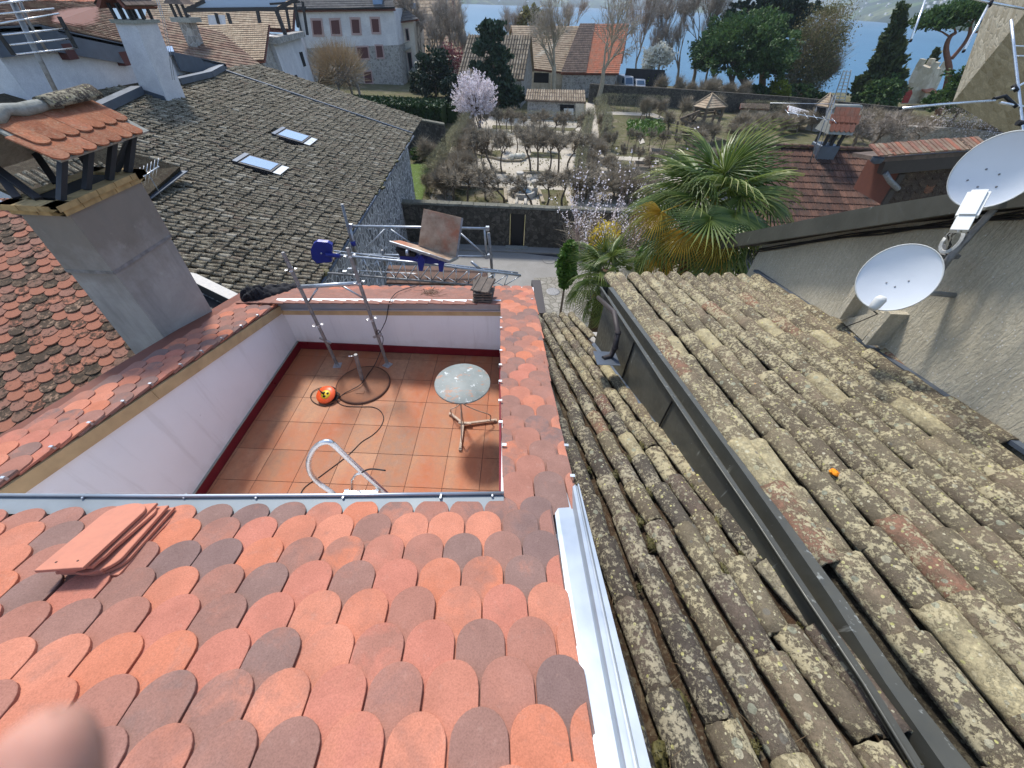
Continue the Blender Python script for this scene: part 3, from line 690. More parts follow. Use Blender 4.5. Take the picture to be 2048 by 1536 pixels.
def canal_mesh(seed, L=.46, r0=.074, r1=.090, th=.013, broken=0):
    rr = random.Random(seed); mb = MB(); nl_, na = 6, 9; vo = []; vi = []
    for j in range(nl_+1):
        t = j/nl_; y = -L+L*t; rad = r0+(r1-r0)*t
        for i in range(na+1):
            a = math.pi*(.03+.94*i/na); yy = y
            if j == nl_: yy += .018*noise.noise(V((i*.7, seed, 3)))+(-.02*rr.random() if broken and i < 4 else 0)
            if j == 0: yy += .014*noise.noise(V((i*.8, seed, 9)))
            k = rad*(1+.05*noise.noise(V((math.cos(a)*2, y*7, seed*2.3))))
            vo.append((k*math.cos(a), yy, k*math.sin(a)*1.06)); vi.append(((k-th)*math.cos(a), yy, (k-th)*math.sin(a)*1.06))
    w_ = na+1; o = len(vo); fs = []
    for j in range(nl_):
        for i in range(na):
            a, b, c, d = j*w_+i, j*w_+i+1, (j+1)*w_+i+1, (j+1)*w_+i
            fs.append((a, d, c, b)); fs.append((a+o, b+o, c+o, d+o))
    mb.add(vo+vi, fs, True)
    e = [(i, i+1, i+1+o, i+o) for i in range(na)]+[(nl_*w_+i, nl_*w_+i+o, nl_*w_+i+1+o, nl_*w_+i+1) for i in range(na)]
    e += [(j*w_, j*w_+o, (j+1)*w_+o, (j+1)*w_) for j in range(nl_)]+[(j*w_+na, (j+1)*w_+na, (j+1)*w_+na+o, j*w_+na+o) for j in range(nl_)]
    b0_ = len(mb.v)-2*o
    for f in e: mb.f.append(tuple(b0_+q for q in f)); mb.sm.append(False)
    return mb.mesh('roof_tile')
def bed(name, parent, P0, d, r, length, width, mat, sp, amp=.02, phase=0, keep=lambda p: True):
    """rough mossy bed in the channels between the cover tiles; height follows the channels"""
    n = r.cross(d); n = n if n.z > 0 else -n; mb = MB(); nu = int(width/(sp/6)); nv = int(length/.06); vs = []
    for j in range(nv+1):
        for i in range(nu+1):
            u = width*i/nu; v = length*j/nv; ch = math.cos(2*math.pi*(u-phase)/sp)
            h_ = .004-.03*(1-ch)*.5+amp*noise.noise(V((u*14, v*9, 5)))+amp*.6*noise.noise(V((u*40, v*30, 9)))
            vs.append(P0+r*u+d*v+n*h_)
    w_ = nu+1
    mb.add(vs, [(j*w_+i, j*w_+i+1, (j+1)*w_+i+1, (j+1)*w_+i) for j in range(nv) for i in range(nu) if keep(vs[j*w_+i])], True)
    return part(name, mb, mat, parent, kind='stuff')
def moss_clumps(parent, pts, rad, mat, name='moss', n_leaf=26):
    mb = MB()
    for P, n, s in pts:
        mb.blob(P-n*rad*s*.3, rad*s, R.random()*50, 9, 6, .6, (1.0, 1.6, .6))
        for _ in range(n_leaf):
            a = R.uniform(0, 6.28); q = P+V((math.cos(a), math.sin(a)*1.3, 0))*rad*s*R.uniform(.2, 1.25)+n*rad*s*R.uniform(.1, .6)
            t = V((R.gauss(0, 1), R.gauss(0, 1), R.uniform(.2, 1.2))).normalized()*rad*.35; sdv = t.cross(V((R.gauss(0, 1), R.gauss(0, 1), R.gauss(0, 1)))).normalized()*rad*.12
            mb.add([q-sdv, q+sdv, q+t], [(0, 1, 2)])
    return part(name, mb, mat, parent, kind='stuff')
canalM = [canal_mesh(i) for i in range(7)]+[canal_mesh(77, broken=1), canal_mesh(78, L=.40)]
p2 = atD(1829, 1313, .2*739/98.0); d_ = ray(999, 256).normalized(); r_ = V((d_.y, -d_.x, 0)).normalized(); n_ = r_.cross(d_); n_ /= n_.z
UC = (p2.dot(n_), -n_.x, -n_.y); D_UC = d_; R_UC = r_; nU = n_.normalized()
def g3(x, y, dz=0): return onp(x, y, (UC[0]+dz, UC[1], UC[2]))
G = .055
lr = [g3(*q, G) for q in ((1202, 574), (1349.5, 800), (1456, 956), (1534, 1068), (1620, 1200), (1730, 1362.5), (1837, 1536))]
ri = [g3(*q, G) for q in ((1208, 563), (1383, 800), (1481, 935), (1542, 1021), (1664.6, 1200), (1782, 1383), (1889, 1536))]
ro = [g3(*q, G) for q in ((1213, 558), (1404, 815.6), (1498, 950), (1568, 1034), (1690, 1200), (1815, 1380), (1940, 1536))]
def fitx(pts):    # straighten against Y with a least-squares quadratic, real gutters have straight runs
    n = len(pts); import numpy as np
    y = np.array([p.y for p in pts]); x = np.array([p.x for p in pts]); c = np.polyfit(y, x, 1); return lambda Y: float(np.polyval(c, Y))
import numpy as np
ys_ = [lr[0].y, 3.4, 2.2, 1.2, .5, .1, -.6]
Yg = [5.0 if False else min(lr[0].y, ro[0].y), 3.4, 2.2, 1.4, .9, .5, .2, -.7]
fl_, fi_, fo_ = [(lambda tab: (lambda Y: interp(tab, Y)))(sorted((p.y, p.x) for p in L_)) for L_ in (lr, ri, ro)]
print('gutter', [(round(fl_(Y), 3), round(fi_(Y), 3), round(fo_(Y), 3)) for Y in Yg])
LC = (10.174, .0408, -.3908); d_ = ray(960, 430); d_.normalize(); D_LC = V((d_.x, d_.y, LC[1]*d_.x+LC[2]*d_.y)).normalized(); R_LC = V((D_LC.y, -D_LC.x, 0)).normalized()
low = thing('low_canal_house', (.9, 2.5, 0), 'lower roof of dark mossy canal tiles between the new scale tiles and brown gutter', 'house')
spL = .162
e1 = onp(1075, 632, LC); vE = onp(1150, 633, LC).dot(D_LC)
def grid_p(p, D, Rr, u, v):
    a, b = Rr.x, Rr.y; A = D.x+p[1]*D.z; B = D.y+p[2]*D.z; Cc = v-p[0]*D.z; det = a*B-b*A
    X = (u*B-b*Cc)/det; Y = (a*Cc-A*u)/det; return V((X, Y, pz(p, X, Y)))
u_ref = onp(1400, 1353, LC).dot(R_LC)-.02
def gutter_x(y): return fl_(y)+.03
cnt = 0; mosspts = []
vtop = onp(1300, 1536, LC).dot(D_LC)-.55
nL = R_LC.cross(D_LC); nL = nL if nL.z > 0 else -nL
for i in range(-7, 7):
    u = u_ref+spL*i+R.gauss(0, .006); v = vE+R.uniform(-.05, .03)
    row = 0
    while v > vtop:
        P = grid_p(LC, D_LC, R_LC, u, v)
        lim_l = .27 if P.y > .5 else .42
        if P.x > lim_l and P.x < gutter_x(P.y)+.02:
            s_ = .80; m = rframe(P+nL*(.012+R.uniform(-.004, .006)), D_LC, .030+R.gauss(0, .014), R.gauss(0, .03), R.gauss(0, .05)) @ Matrix.Scale(s_, 4)
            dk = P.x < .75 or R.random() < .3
            me = R.choice(canalM)
            o = part('roof_tile', me, None, low, M=m); o.data.materials.clear() if False else None
            o.material_slots  # shared mesh, material set per object below
            o['_m'] = 1; cnt += 1
            if len(o.data.materials) == 0: o.data.materials.append(M['lichen'])
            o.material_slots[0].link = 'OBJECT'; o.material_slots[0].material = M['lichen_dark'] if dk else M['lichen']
            del o['_m']
        if R.random() < .55:
            mp = grid_p(LC, D_LC, R_LC, u+spL/2+R.gauss(0, .01), v+R.uniform(-.15, .15))
            if lim_l < mp.x < gutter_x(mp.y): mosspts.append((mp+nL*.03, nL, R.uniform(.35, 1.1)))
        v -= .335+R.gauss(0, .02); row += 1
P0 = grid_p(LC, D_LC, R_LC, u_ref-spL*6.9, vtop)
bed('channel_dirt', low, P0, D_LC, R_LC, vE-vtop-.12, spL*11.7, M['moss_bed'], spL, .028, phase=spL*6.9, keep=lambda p: .29 < p.x < gutter_x(p.y)+.02)
for k_ in range(55):
    u = R.uniform(u_ref-spL*6.4, u_ref-spL*2.2); v = R.uniform(vtop+.3, vE-.2); mp = grid_p(LC, D_LC, R_LC, u, v)
    if mp.x > .3: mosspts.append((mp+nL*R.uniform(.03, .07), nL, R.uniform(.3, 1.0)))
moss_clumps(low, mosspts, .026, M['l_moss'], n_leaf=60)
mb = MB()
for k_ in range(420):
    u = u_ref+spL*(R.randint(-6, 4)+.5)+R.gauss(0, .025); v = R.uniform(vtop+.2, vE); mp = grid_p(LC, D_LC, R_LC, u, v)
    if mp.x < .3 or mp.x > gutter_x(mp.y)-.03: continue
    q = mp+nL*R.uniform(.02, .075); dv = (D_LC*R.gauss(0, 1)+R_LC*R.gauss(0, .7)+nL*R.gauss(0, .35)).normalized()*R.uniform(.015, .06)
    mb.tube([q-dv, q+dv*.2+nL*R.uniform(0, .01), q+dv], .0011, 3, False)
part('leaf_litter', mb, plain('dry_litter', (.16, .11, .06), .9, 0, .4, 30, 0), low, kind='stuff')
mb = MB(); mb.hexa([V((.28, -1, 0)), V((1.6, -1, 0)), V((1.6, 5.1, 0)), V((.28, 5.1, 0))], [V((.28, -1, pz(LC, .3, -1)-.12)), V((1.6, -1, pz(LC, 1.6, -1)-.12)), V((1.6, 5.1, pz(LC, 1.6, 5.1)-.14)), V((.28, 5.1, pz(LC, .3, 5.1)-.14))])
part('house_wall', mb, M['chim_grey'], low)
up = thing('canal_tiled_house', (2.6, 2.5, 0), 'lichen-spotted canal tile roof between the brown box gutter and the plaster gable wall', 'house')
spU = .2; u0U = p2.dot(R_UC); vEU = onp(1380, 560, UC).dot(D_UC); cntU = 0
wallp = [(p.y, p.x) for p in [onp(x, y, UC) for x, y in ((2048, 930), (1935, 850), (1845, 775), (1745, 700), (1600, 607), (1495, 545))]]
wallp.sort()
for i in range(-1, 14):
    u = u0U+spU*i+R.gauss(0, .006); v = vEU+R.uniform(-.05, .04)
    while True:
        P = grid_p(UC, D_UC, R_UC, u, v)
        gx = fo_(P.y)+.085
        if P.y < -.75: break
        if gx-.115 < P.x < gx: P = P+R_UC*(gx-P.x)
        if gx-.001 < P.x < interp(wallp, P.y)+.02:
            m = rframe(P+nU*(.012+R.uniform(-.005, .008)), D_UC, .028+R.gauss(0, .012), R.gauss(0, .022), R.gauss(0, .04)) @ Matrix.Scale(1.0, 4)
            o = part('roof_tile', R.choice(canalM), None, up, M=m); cntU += 1
            if len(o.data.materials) == 0: o.data.materials.append(M['lichen'])
            o.material_slots[0].link = 'OBJECT'; o.material_slots[0].material = M['lichen']
        v -= .37+R.gauss(0, .02)
print('canal', cnt, cntU)
P0 = grid_p(UC, D_UC, R_UC, u0U-spU*1.2, vEU-6.2)
bed('channel_dirt', up, P0, D_UC, R_UC, 6.1, spU*13.2, M['moss_bed'], spU, .022, phase=spU*1.2, keep=lambda p: p.y > -.7 and fo_(p.y)-.02 < p.x < interp(wallp, p.y))
mosspts = []
for k_ in range(40):
    u = u0U+spU*(R.randint(-1, 11)+.5)+R.gauss(0, .01); v = R.uniform(vEU-5, vEU-.2); mp = grid_p(UC, D_UC, R_UC, u, v)
    if 1.75 < mp.x < interp(wallp, mp.y)-.1: mosspts.append((mp+nU*.025, nU, R.uniform(.3, .9)))
moss_clumps(up, mosspts, .024, M['l_moss'], n_leaf=60)
mb = MB(); mb.hexa([V((1.72, -1, 0)), V((3.6, -1, 0)), V((3.9, 4.5, 0)), V((1.45, 4.5, 0))], [V((1.82, -1, pz(UC, 1.6, -1)-.1)), V((3.6, -1, pz(UC, 3.6, -1)-.1)), V((3.9, 4.5, pz(UC, 3.6, 4.5)-.1)), V((1.45, 4.5, pz(UC, 1.5, 4.5)-.1))])
part('house_wall', mb, M['chim_grey'], up)
for (x, y, s_) in ((1671, 946, .028), (1513, 771, .018), (1858, 1305, .026)):
    p = onp(x, y, (UC[0]+.075, UC[1], UC[2])); mb = MB()
    for q in range(6): mb.blob(p+V((R.gauss(0, s_*.6), R.gauss(0, s_*.5), R.gauss(0, .003))), s_*R.uniform(.4, .75), q*7.1, 7, 5, .5, (1, 1, .45))
    part('orange_lichen', mb, M['orange_l'] if 'orange_l' in M else M.setdefault('orange_l', plain('orange_lichen', (.80, .26, .01), .9, 0, .2, 60, .6)), up)
def gz(X, Y): return pz(UC, X, Y)+G
mb = MB(); rows_ = []
dpt = .11
for Y in Yg:
    a, b, c = fl_(Y), fi_(Y), fo_(Y); c = max(c, b+.035); z = gz(b, Y)
    rows_.append([V((a-.012, Y, z-.02)), V((a-.012, Y, z+.0)), V((a+.012, Y, z)), V((a+.014, Y, z-dpt)), V((b-.004, Y, z-dpt)), V((b, Y, z)), V((c, Y, z+.004)), V((c, Y, z-.05))])
m_ = len(rows_[0])
mb.add([p for r in rows_ for p in r], [(j*m_+i, j*m_+i+1, (j+1)*m_+i+1, (j+1)*m_+i) for j in range(len(rows_)-1) for i in range(m_-1)])
mb.add([V(p)+V((0, 0, -.004)) for r in rows_ for p in r], [(j*m_+i, (j+1)*m_+i, (j+1)*m_+i+1, j*m_+i+1) for j in range(len(rows_)-1) for i in range(m_-1)])
r0_ = rows_[0]; mb.add([r0_[1], r0_[3], r0_[4], r0_[5]], [(0, 1, 2, 3)])
part('box_gutter', mb, M['brown'], up)
mb = MB(); lip = [V((fl_(Y)-.012, Y, gz(fi_(Y), Y)+.002)) for Y in Yg]; mb.tube(lip, .007, 6); part('gutter_lip', mb, M['brown'], up)
mb = MB()
wy = [5.0 if False else Yg[0]-.25]+Yg[1:]
bz = lambda X, Y: pz(LC, X, Y)+.03
for j in range(len(wy)-1):
    ya, yb_ = wy[j], wy[j+1]; xa, xb = fl_(ya)+.01, fl_(yb_)+.01; ta, tb = gz(xa, ya)-.02, gz(xb, yb_)-.02; ba, bb = min(bz(xa, ya), ta-.02), min(bz(xb, yb_), tb-.02)
    mb.hexa([V((xa, ya, ba)), V((xb, yb_, bb)), V((xb+.03, yb_, bb)), V((xa+.03, ya, ba))], [V((xa, ya, ta)), V((xb, yb_, tb)), V((xb+.03, yb_, tb)), V((xa+.03, ya, ta))])
part('cladding_sheet', mb, M['brown'], up)
mb = MB(); q = [V((fl_(Y)-.03, Y, bz(fl_(Y), Y)+.02)) for Y in wy if Y > 1.3]; q2 = [V((fl_(Y)+.012, Y, bz(fl_(Y), Y)+.05)) for Y in wy if Y > 1.3]; n0 = len(q)
mb.add(q+q2, [(i, i+1, i+1+n0, i+n0) for i in range(n0-1)]); part('cladding_skirt', mb, M['lead'], up)
for (x, y) in ((1287, 735), (1360, 855)):   # standing seams between the cladding sheets
    Y = onp(x, y-30, (UC[0]-.1, 0, UC[2])).y; X = fl_(Y)
    mb = MB(); mb.box((X+.002, Y, (gz(X, Y)-.03+bz(X, Y)+.06)/2), (.012, .008, gz(X, Y)-bz(X, Y)-.1)); part('cladding_seam', mb, M['black'], up)
mb = MB(); A = V((fl_(Yg[0])-.03, Yg[0]-.1, gz(1.3, Yg[0])-.1)); xg = fl_(Yg[0]); b_ = bz(xg, Yg[0]-.9)
T0 = atX(1228, 625, xg-.06); T1 = atX(1236, 665, xg-.05); T2 = atX(1230, 695, xg-.06); T3 = atX(1222, 712, xg-.07); T4 = atX(1206, 717, xg-.16)
mb.tube([A, T0, T1, T2, T3, T4], .028, 10); part('downpipe', mb, M['dkbrown'], up)
mb = MB();
for t in (T1, T2): mb.lathe([(.030, -.012), (.034, -.008), (.034, .008), (.030, .012)], 10, t)
part('pipe_bracket', mb, M['dkbrown'], up)
mb = MB(); mb.slab([T4+V((-.08, .15, -.03)), T4+V((-.08, -.12, .02)), T4+V((.16, -.12, .02)), T4+V((.16, .15, -.03))], .004); part('splash_plate', mb, M['lead'], up)
q0 = atD(80, 620, 4.6); OLD = (q0.z-.35*q0.y, 0, .35); D_OLD = V((0, -1, -.35)).normalized(); r_ = V((1, 0, 0)); n_ = V((0, -.35, 1)).normalized()
old = thing('old_scale_roof_house', (-5.5, 2.5, 0), 'old roof of mottled orange and mossy round-tailed tiles left of the grey chimney', 'house')
oldM = []
for i in range(5):
    mb = scale_tile(.188, .30, .085+.006*i-.012, .014, seg=9); me = mb.mesh('roof_tile')
    for v in me.vertices:
        if v.co.y > -.12: v.co.x += .004*noise.noise(V((v.co.x*30, i*3, v.co.y*20))); v.co.y += .006*noise.noise(V((v.co.x*25, i*5, 7)))
    me.materials.append(M['old_scale']); oldM.append(me)
def onO(x, y): return onp(x, y, OLD)
top = onO(20, 425).y; yv = top; k = 0; n_old = 0; gO = .118
while yv > .6:
    zz = pz(OLD, 0, yv)
    for i in range(0, 40):
        xc = -3.2-.193*(i+(.5 if k % 2 else 0))
        P = V((xc, yv, zz)); c = RM.transposed() @ (P-CAM); px = CX+CF*c.x/-c.z; py = CY-CF*c.y/-c.z
        if px < -60 or px > 330 or py > 930: continue
        # stay on this side of the chimney: the verge runs down along it
        if px > 62+(py-440)*.80+4 and py < 760: continue
        m = frame(P+n_*(.02+R.uniform(-.003, .004)), (1, 0, 0), -D_OLD*-1, n_) if False else None
        rr = V((-1, 0, 0)); dd = D_OLD
        m = frame(P+n_*(.02+R.uniform(-.003, .004)), rr, dd, n_) @ Matrix.Rotation(R.gauss(0, .03), 4, 'Z') @ Matrix.Rotation(.11+R.gauss(0, .012), 4, 'X') @ Matrix.Rotation(R.gauss(0, .02), 4, 'Y')
        if n_old < 295: part('roof_tile', R.choice(oldM), None, old, M=m)
        n_old += 1
    yv -= gO*.944; k += 1
print('old', n_old)
mb = MB(); mb.slab([V((-9.5, .5, pz(OLD, 0, .5)-.02)), V((-3.45, .5, pz(OLD, 0, .5)-.02)), V((-3.45, 2.6, pz(OLD, 0, 2.6)-.02)), V((-5.2, top, pz(OLD, 0, top)-.02)), V((-9.5, top, pz(OLD, 0, top)-.02))], .05)
part('roof_deck', mb, M['clay_side'], old)
mb = MB(); mb.hexa([V((-9, .6, 0)), V((-3.45, .6, 0)), V((-3.45, 2.5, 0)), V((-5.3, top-.1, 0)), V((-9, top-.1, 0))], [V((-9, .6, pz(OLD, 0, .6)-.09)), V((-3.45, .6, pz(OLD, 0, .6)-.09)), V((-3.45, 2.5, pz(OLD, 0, 2.5)-.09)), V((-5.3, top-.1, pz(OLD, 0, top)-.12)), V((-9, top-.1, pz(OLD, 0, top)-.12))])
part('house_wall', mb, M['chim_grey'], old)
mb = MB(); a, b = onO(-40, 395), onO(50, 432); mb.bar(a+V((0, .02, .03)), b+V((0, .02, .03)), .09, .03); part('verge_flashing', mb, M['lead'], old)
X0 = -3.85
big = thing('grey_chimney', (-4.1, 3.3, 8), 'big smooth grey rendered chimney with sooty brick cornice and a little orange tiled canopy', 'chimney')
def quadcol(mb, b, t, close=True):
    return mb.hexa([V(p) for p in b], [V(p) for p in t])
mB, rB, lB = atX(329, 693, X0), atX(420, 638, X0), None
mT, rT = atX(150, 440, X0), atX(270, 352, X0)
lB = atY(270, 730, mB.y); lT = atY(45, 425, mT.y)
def down(p, q, z): t = (z-p.z)/(q.z-p.z); return p+(q-p)*t
zb_ = 7.2
def col4(a, b, c): return [a, b, c, a+(c-b)]
ztop = min(mT.z, rT.z, lT.z);
b3 = [down(mT, mB, zb_) if False else V((mB.x, mB.y, zb_)) for _ in (0,)]
B_ = [V((lB.x, lB.y, 8.0)), V((mB.x, mB.y, 8.0)), V((rB.x, rB.y, 8.0))]; B_.append(B_[0]+B_[2]-B_[1])
zt_ = (mT.z+rT.z)/2
T_ = [V((lT.x, lT.y, zt_)), V((mT.x, mT.y, zt_)), V((rT.x, rT.y, zt_))]; T_.append(T_[0]+T_[2]-T_[1])
mid = [b+(t-b)*.80 for b, t in zip(B_, T_)]
mb = MB(); mb.hexa(B_, mid); cen = sum(mid, V((0, 0, 0)))/4
up_ = [p+(p-cen).normalized()*.018 for p in mid]; tt = [p+(p-sum(T_, V((0, 0, 0)))/4).normalized()*.018 for p in T_]
mb.hexa([p+V((0, 0, .0)) for p in up_], tt); part('chimney_shaft', mb, M['chim_shaft'], big)
mb = MB(); mb.hexa([p+(p-cen).normalized()*.022+V((0, 0, -.025)) for p in mid], [p+(p-cen).normalized()*.022+V((0, 0, .006)) for p in mid]); part('shaft_band', mb, M['galv_old'], big)
cT = sum(T_, V((0, 0, 0)))/4
for li, (e, z0, z1) in enumerate(((.05, 0, .045), (.085, .047, .092))):
    ring = [p+(p-cT).normalized()*e*1.3 for p in T_]
    for si in range(4):
        a, b = ring[si], ring[(si+1) % 4]; L_ = (b-a).length; n = max(2, int(L_/.17)); off = .5 if li else 0
        for j in range(n):
            s0, s1 = (j+.02)/n, (j+.98)/n; mb = MB(); inn_ = (cT-(a+b)/2); inn_.z = 0; inn_.normalize()
            pa_, pb_ = a+(b-a)*s0, a+(b-a)*s1
            if j == 0: pa_ = a
            mb.hexa([pa_+V((0, 0, z0)), pb_+V((0, 0, z0)), pb_+inn_*.13+V((0, 0, z0)), pa_+inn_*.13+V((0, 0, z0))], [pa_+V((0, 0, z1)), pb_+V((0, 0, z1)), pb_+inn_*.13+V((0, 0, z1)), pa_+inn_*.13+V((0, 0, z1))])
            part('brick', mb, M['ylbrick'], big)
mb = MB(); mb.hexa([p+(cT-p)*.25+V((0, 0, .0)) for p in T_], [p+(cT-p)*.25+V((0, 0, .085)) for p in T_]); part('flue_top', mb, M['darkroom'], big)
XR, XE, XW = X0-.32, X0+.10, X0-.75
ra_, rb_ = atX(-30, 252, XR), atX(178, 193, XR); zr_ = (ra_.z+rb_.z)/2
ea_, eb_ = atX(95, 340, XE), atX(240, 283, XE)
sl_d = ((ea_+eb_)/2-(ra_+rb_)/2);
D_CP = V((XE-XR, 0, (ea_.z+eb_.z)/2-zr_)).normalized(); r_c = V((0, -1, 0)); n_c = V((-D_CP.z, 0, D_CP.x)).normalized()
if n_c.z < 0: n_c = -n_c
y0_, y1_ = ra_.y, rb_.y
Lc = math.hypot(XE-XR, (ea_.z+eb_.z)/2-zr_)
cap_m = lichen_mat('sooty_orange_clay', (.30, .11, .06), (.42, .16, .09), (.45, .17, .10), (.45, .30, .2), .25, 1.0, (.35, .25, .12))
capt = []
for i in range(3):
    me = scale_tile(.135+.004*i, .34, .055, .013, seg=9).mesh('canopy_tile'); me.materials.append(cap_m); capt.append(me)
for row, vv in ((0, Lc), (1, Lc*.66)):
    nT = 8
    for i in range(nT):
        yy = y0_+.03+(i+(.5 if row else 0))*.14
        if yy > y1_-.02: break
        P = V((XR, yy, zr_))+D_CP*vv+n_c*.03
        m = frame(P, V((0, -1, 0)) if (V((0, -1, 0)).cross(D_CP)).dot(n_c) > 0 else V((0, 1, 0)), D_CP, n_c) @ Matrix.Rotation(R.gauss(0, .02), 4, 'Z') @ Matrix.Rotation(.09, 4, 'X')
        part('canopy_tile', R.choice(capt), None, big, M=m)
mb = MB(); w0 = V((XW, y0_, ea_.z));
mb.slab([V((XR, y0_, zr_)), V((XE-.02, y0_, zr_+D_CP.z/D_CP.x*(XE-.02-XR))), V((XE-.02, y1_, zr_+D_CP.z/D_CP.x*(XE-.02-XR))), V((XR, y1_, zr_))], .02)
mb.slab([V((XR, y1_, zr_)), V((XW, y1_, zr_-.36)), V((XW, y0_, zr_-.36)), V((XR, y0_, zr_))], .03)
part('canopy_slab', mb, M['mortar'], big)
mb = MB(); pts = [V((XR+R.gauss(0, .008), y0_+(y1_-y0_)*i/9, zr_+.03+R.gauss(0, .006))) for i in range(7)]; mb.tube(pts, [.052+R.gauss(0, .008) for _ in pts], 8); part('ridge_mortar', mb, M['mortar'], big)
m = frame(V((XR, y1_+.05, zr_+.0)), (1, 0, 0), (0, 1, 0), (0, 0, 1)) @ Matrix.Scale(1.15, 4); part('ridge_tile', canal_mesh(91), M['lichen_dark'], big, M=m)
zc = zt_+.092
for fx, fy in ((.06, .04), (.06, .36), (.06, .68), (.06, .97), (.94, .04), (.94, .5), (.94, .97), (.5, .04), (.35, .97)):
    a = T_[1]+(T_[0]-T_[1])*fx+(T_[2]-T_[1])*fy; a.z = zc
    tx = XE-.08 if fx < .5 else XW+.06; b = V((tx+(a.x-X0)*.0, y0_+.08+(y1_-y0_-.16)*fy, (ea_.z+eb_.z)/2+.04 if fx < .5 else zr_-.34))
    mb = MB(); mb.bar(a, b, .055, .04); part('iron_post', mb, M['blackmetal'], big)
E1, E2 = onz(825, 270, 5.4), onz(648, 556, 5.4); U_ = atY(440, 140, E1.y); GR = plane3(E1, E2, U_)
Er = (E1-E2).normalized(); n_ = V((-GR[1], -GR[2], 1)).normalized(); Dg = Er.cross(n_).normalized()
if Dg.z > 0: Dg = -Dg
gh = thing('grey_tiled_house', (-12, 20, 0), 'house with a long weathered grey canal tile roof carrying two skylights', 'house')
def onG(x, y): return onp(x, y, GR)
def px_of(P): c = RM.transposed() @ (P-CAM); return (CX+CF*c.x/-c.z, CY-CF*c.y/-c.z) if c.z < 0 else (-9999, -9999)
vg = [onG(375, 545), onG(492, 602)]
nearln = lambda x: vg[0].y+(vg[1].y-vg[0].y)*(x-vg[0].x)/(vg[1].x-vg[0].x)
gm = []
for i in range(6):
    me = canal_mesh(200+i, L=.46); bm = bmesh.new(); bm.from_mesh(me); bm.free(); gm.append(me)
def lowtile(mb, m, rr, L=.46, r0=.07, r1=.088):
    vs = []
    for j, (y, r) in enumerate(((-L, r0), (0, r1))):
        for i in range(5):
            a = math.pi*i/4; vs.append(m @ V((r*math.cos(a), y+(.012*rr.uniform(-1, 1) if j else 0), r*math.sin(a)*.9)))
    vs += [m @ V((r1*.8*math.cos(math.pi*i/4), 0, r1*.72*math.sin(math.pi*i/4))) for i in range(5)]
    mb.add(vs, [(i, i+5, i+6, i+1) for i in range(4)]+[(i+5, i+10, i+11, i+6) for i in range(4)], False)
gspace = .205; gl = .34
mbs = MB(); cand = []
for c in range(0, 130):
    base = E2+Er*(c*gspace-2.5)-V((0, 0, 0))
    for k in range(0, 48):
        P = base-Dg*(k*gl)+n_*.012
        if P.y < nearln(P.x)+.05: continue
        x, y = px_of(P)
        if x < 120 or y < 120 or x > 860: continue
        if P.x < U_.x+.3+0*(P.y): continue
        ysk = False
        cand.append((P, x, y))
skyl = [((545, 268), (572, 258), (622, 285), (600, 297)), ((468, 322), (492, 308), (562, 345), (545, 357))]
def in_poly(x, y, q):
    s = None
    for i in range(len(q)):
        (a, b), (c, d) = q[i], q[(i+1) % len(q)]; cr = (c-a)*(y-b)-(d-b)*(x-a)
        if s is None: s = cr > 0
        elif (cr > 0) != s: return False
    return True
cand = [c for c in cand if not any(in_poly(c[1], c[2]-1, q) for q in skyl)]
cand.sort(key=lambda c: dep(c[0])); ng = 0
rG = V((-Er.x, -Er.y, -Er.z)) if V(Er).cross(Dg).dot(n_) < 0 else Er
for P, x, y in cand:
    m = frame(P, rG, Dg, n_) @ Matrix.Rotation(R.gauss(0, .06), 4, 'Z') @ Matrix.Rotation(.07+R.gauss(0, .045), 4, 'X')
    m.translation += V((R.gauss(0, .015), R.gauss(0, .015), R.gauss(0, .014)))
    if ng < 298 and -20 < x and y < 640:
        o = part('roof_tile', R.choice(gm), None, gh, M=m)
        if not o.data.materials: o.data.materials.append(M['grey_canal_o'])
    else: lowtile(mbs, m, R)
    ng += 1
part('roof_tiles', mbs, M['grey_canal'], gh, kind='stuff'); print('grey roof', ng)
W0 = -19.4
pl_ = lambda X, Y, dz=-.03: V((X, Y, pz(GR, X, Y)+dz))
edge = lambda t, dz=-.03: (E2+Er*t)+V((0, 0, dz))
mb = MB(); xa_ = -8.9
A_ = E2+Er*-3; B2 = E2+Er*23.0
B2 = E1
mb.slab([pl_(W0-1, nearln(W0)), pl_(vg[1].x+2.6, nearln(vg[1].x+2.6)), V((E2.x, E2.y, E2.z-.03)), V((E1.x, E1.y, E1.z-.03)), pl_(W0-1, E1.y)], .12)
part('roof_deck', mb, M['moss_bed'], gh)
ew = [E2+V((-.35, 0, -.15)), E1+V((-.35, -.35, -.15))]
mb = MB(); bl = V((ew[0].x-.6, ew[0].y-2.5, 0));
mb.hexa([V((ew[0].x, ew[0].y-1.5, 0)), V((ew[1].x, ew[1].y, 0)), V((W0, ew[1].y, 0)), V((W0, ew[0].y-1.5, 0))], [V((ew[0].x, ew[0].y-1.5, 5.2)), V((ew[1].x, ew[1].y, 5.2)), V((W0, ew[1].y, 5.2)), V((W0, ew[0].y-1.5, 5.2))])
part('rubble_wall', mb, M['rubble'], gh)
mb = MB(); mb.tube([E2+V((.06, -1.2, -.06))+Er*-.0, E1+V((.06, 0, -.06))], .06, 6); part('eave_gutter', mb, M['lead'], gh)
vp_ = []
for i in range(260):
    t = R.random()**.8; P = E2+(E1-E2)*t+V((-.12+R.gauss(0, .1), 0, .05)); vp_.append((P, n_, R.uniform(.6, 2.0)))
moss_clumps(gh, vp_[:150], .05, M['l_moss'], n_leaf=12)
mb = MB(); a, b = onG(432, 139), E1; mb.bar(a+V((0, .1, .06)), b+V((0, .1, .06)), .10, .14); part('verge_trim', mb, M['lead'], gh)
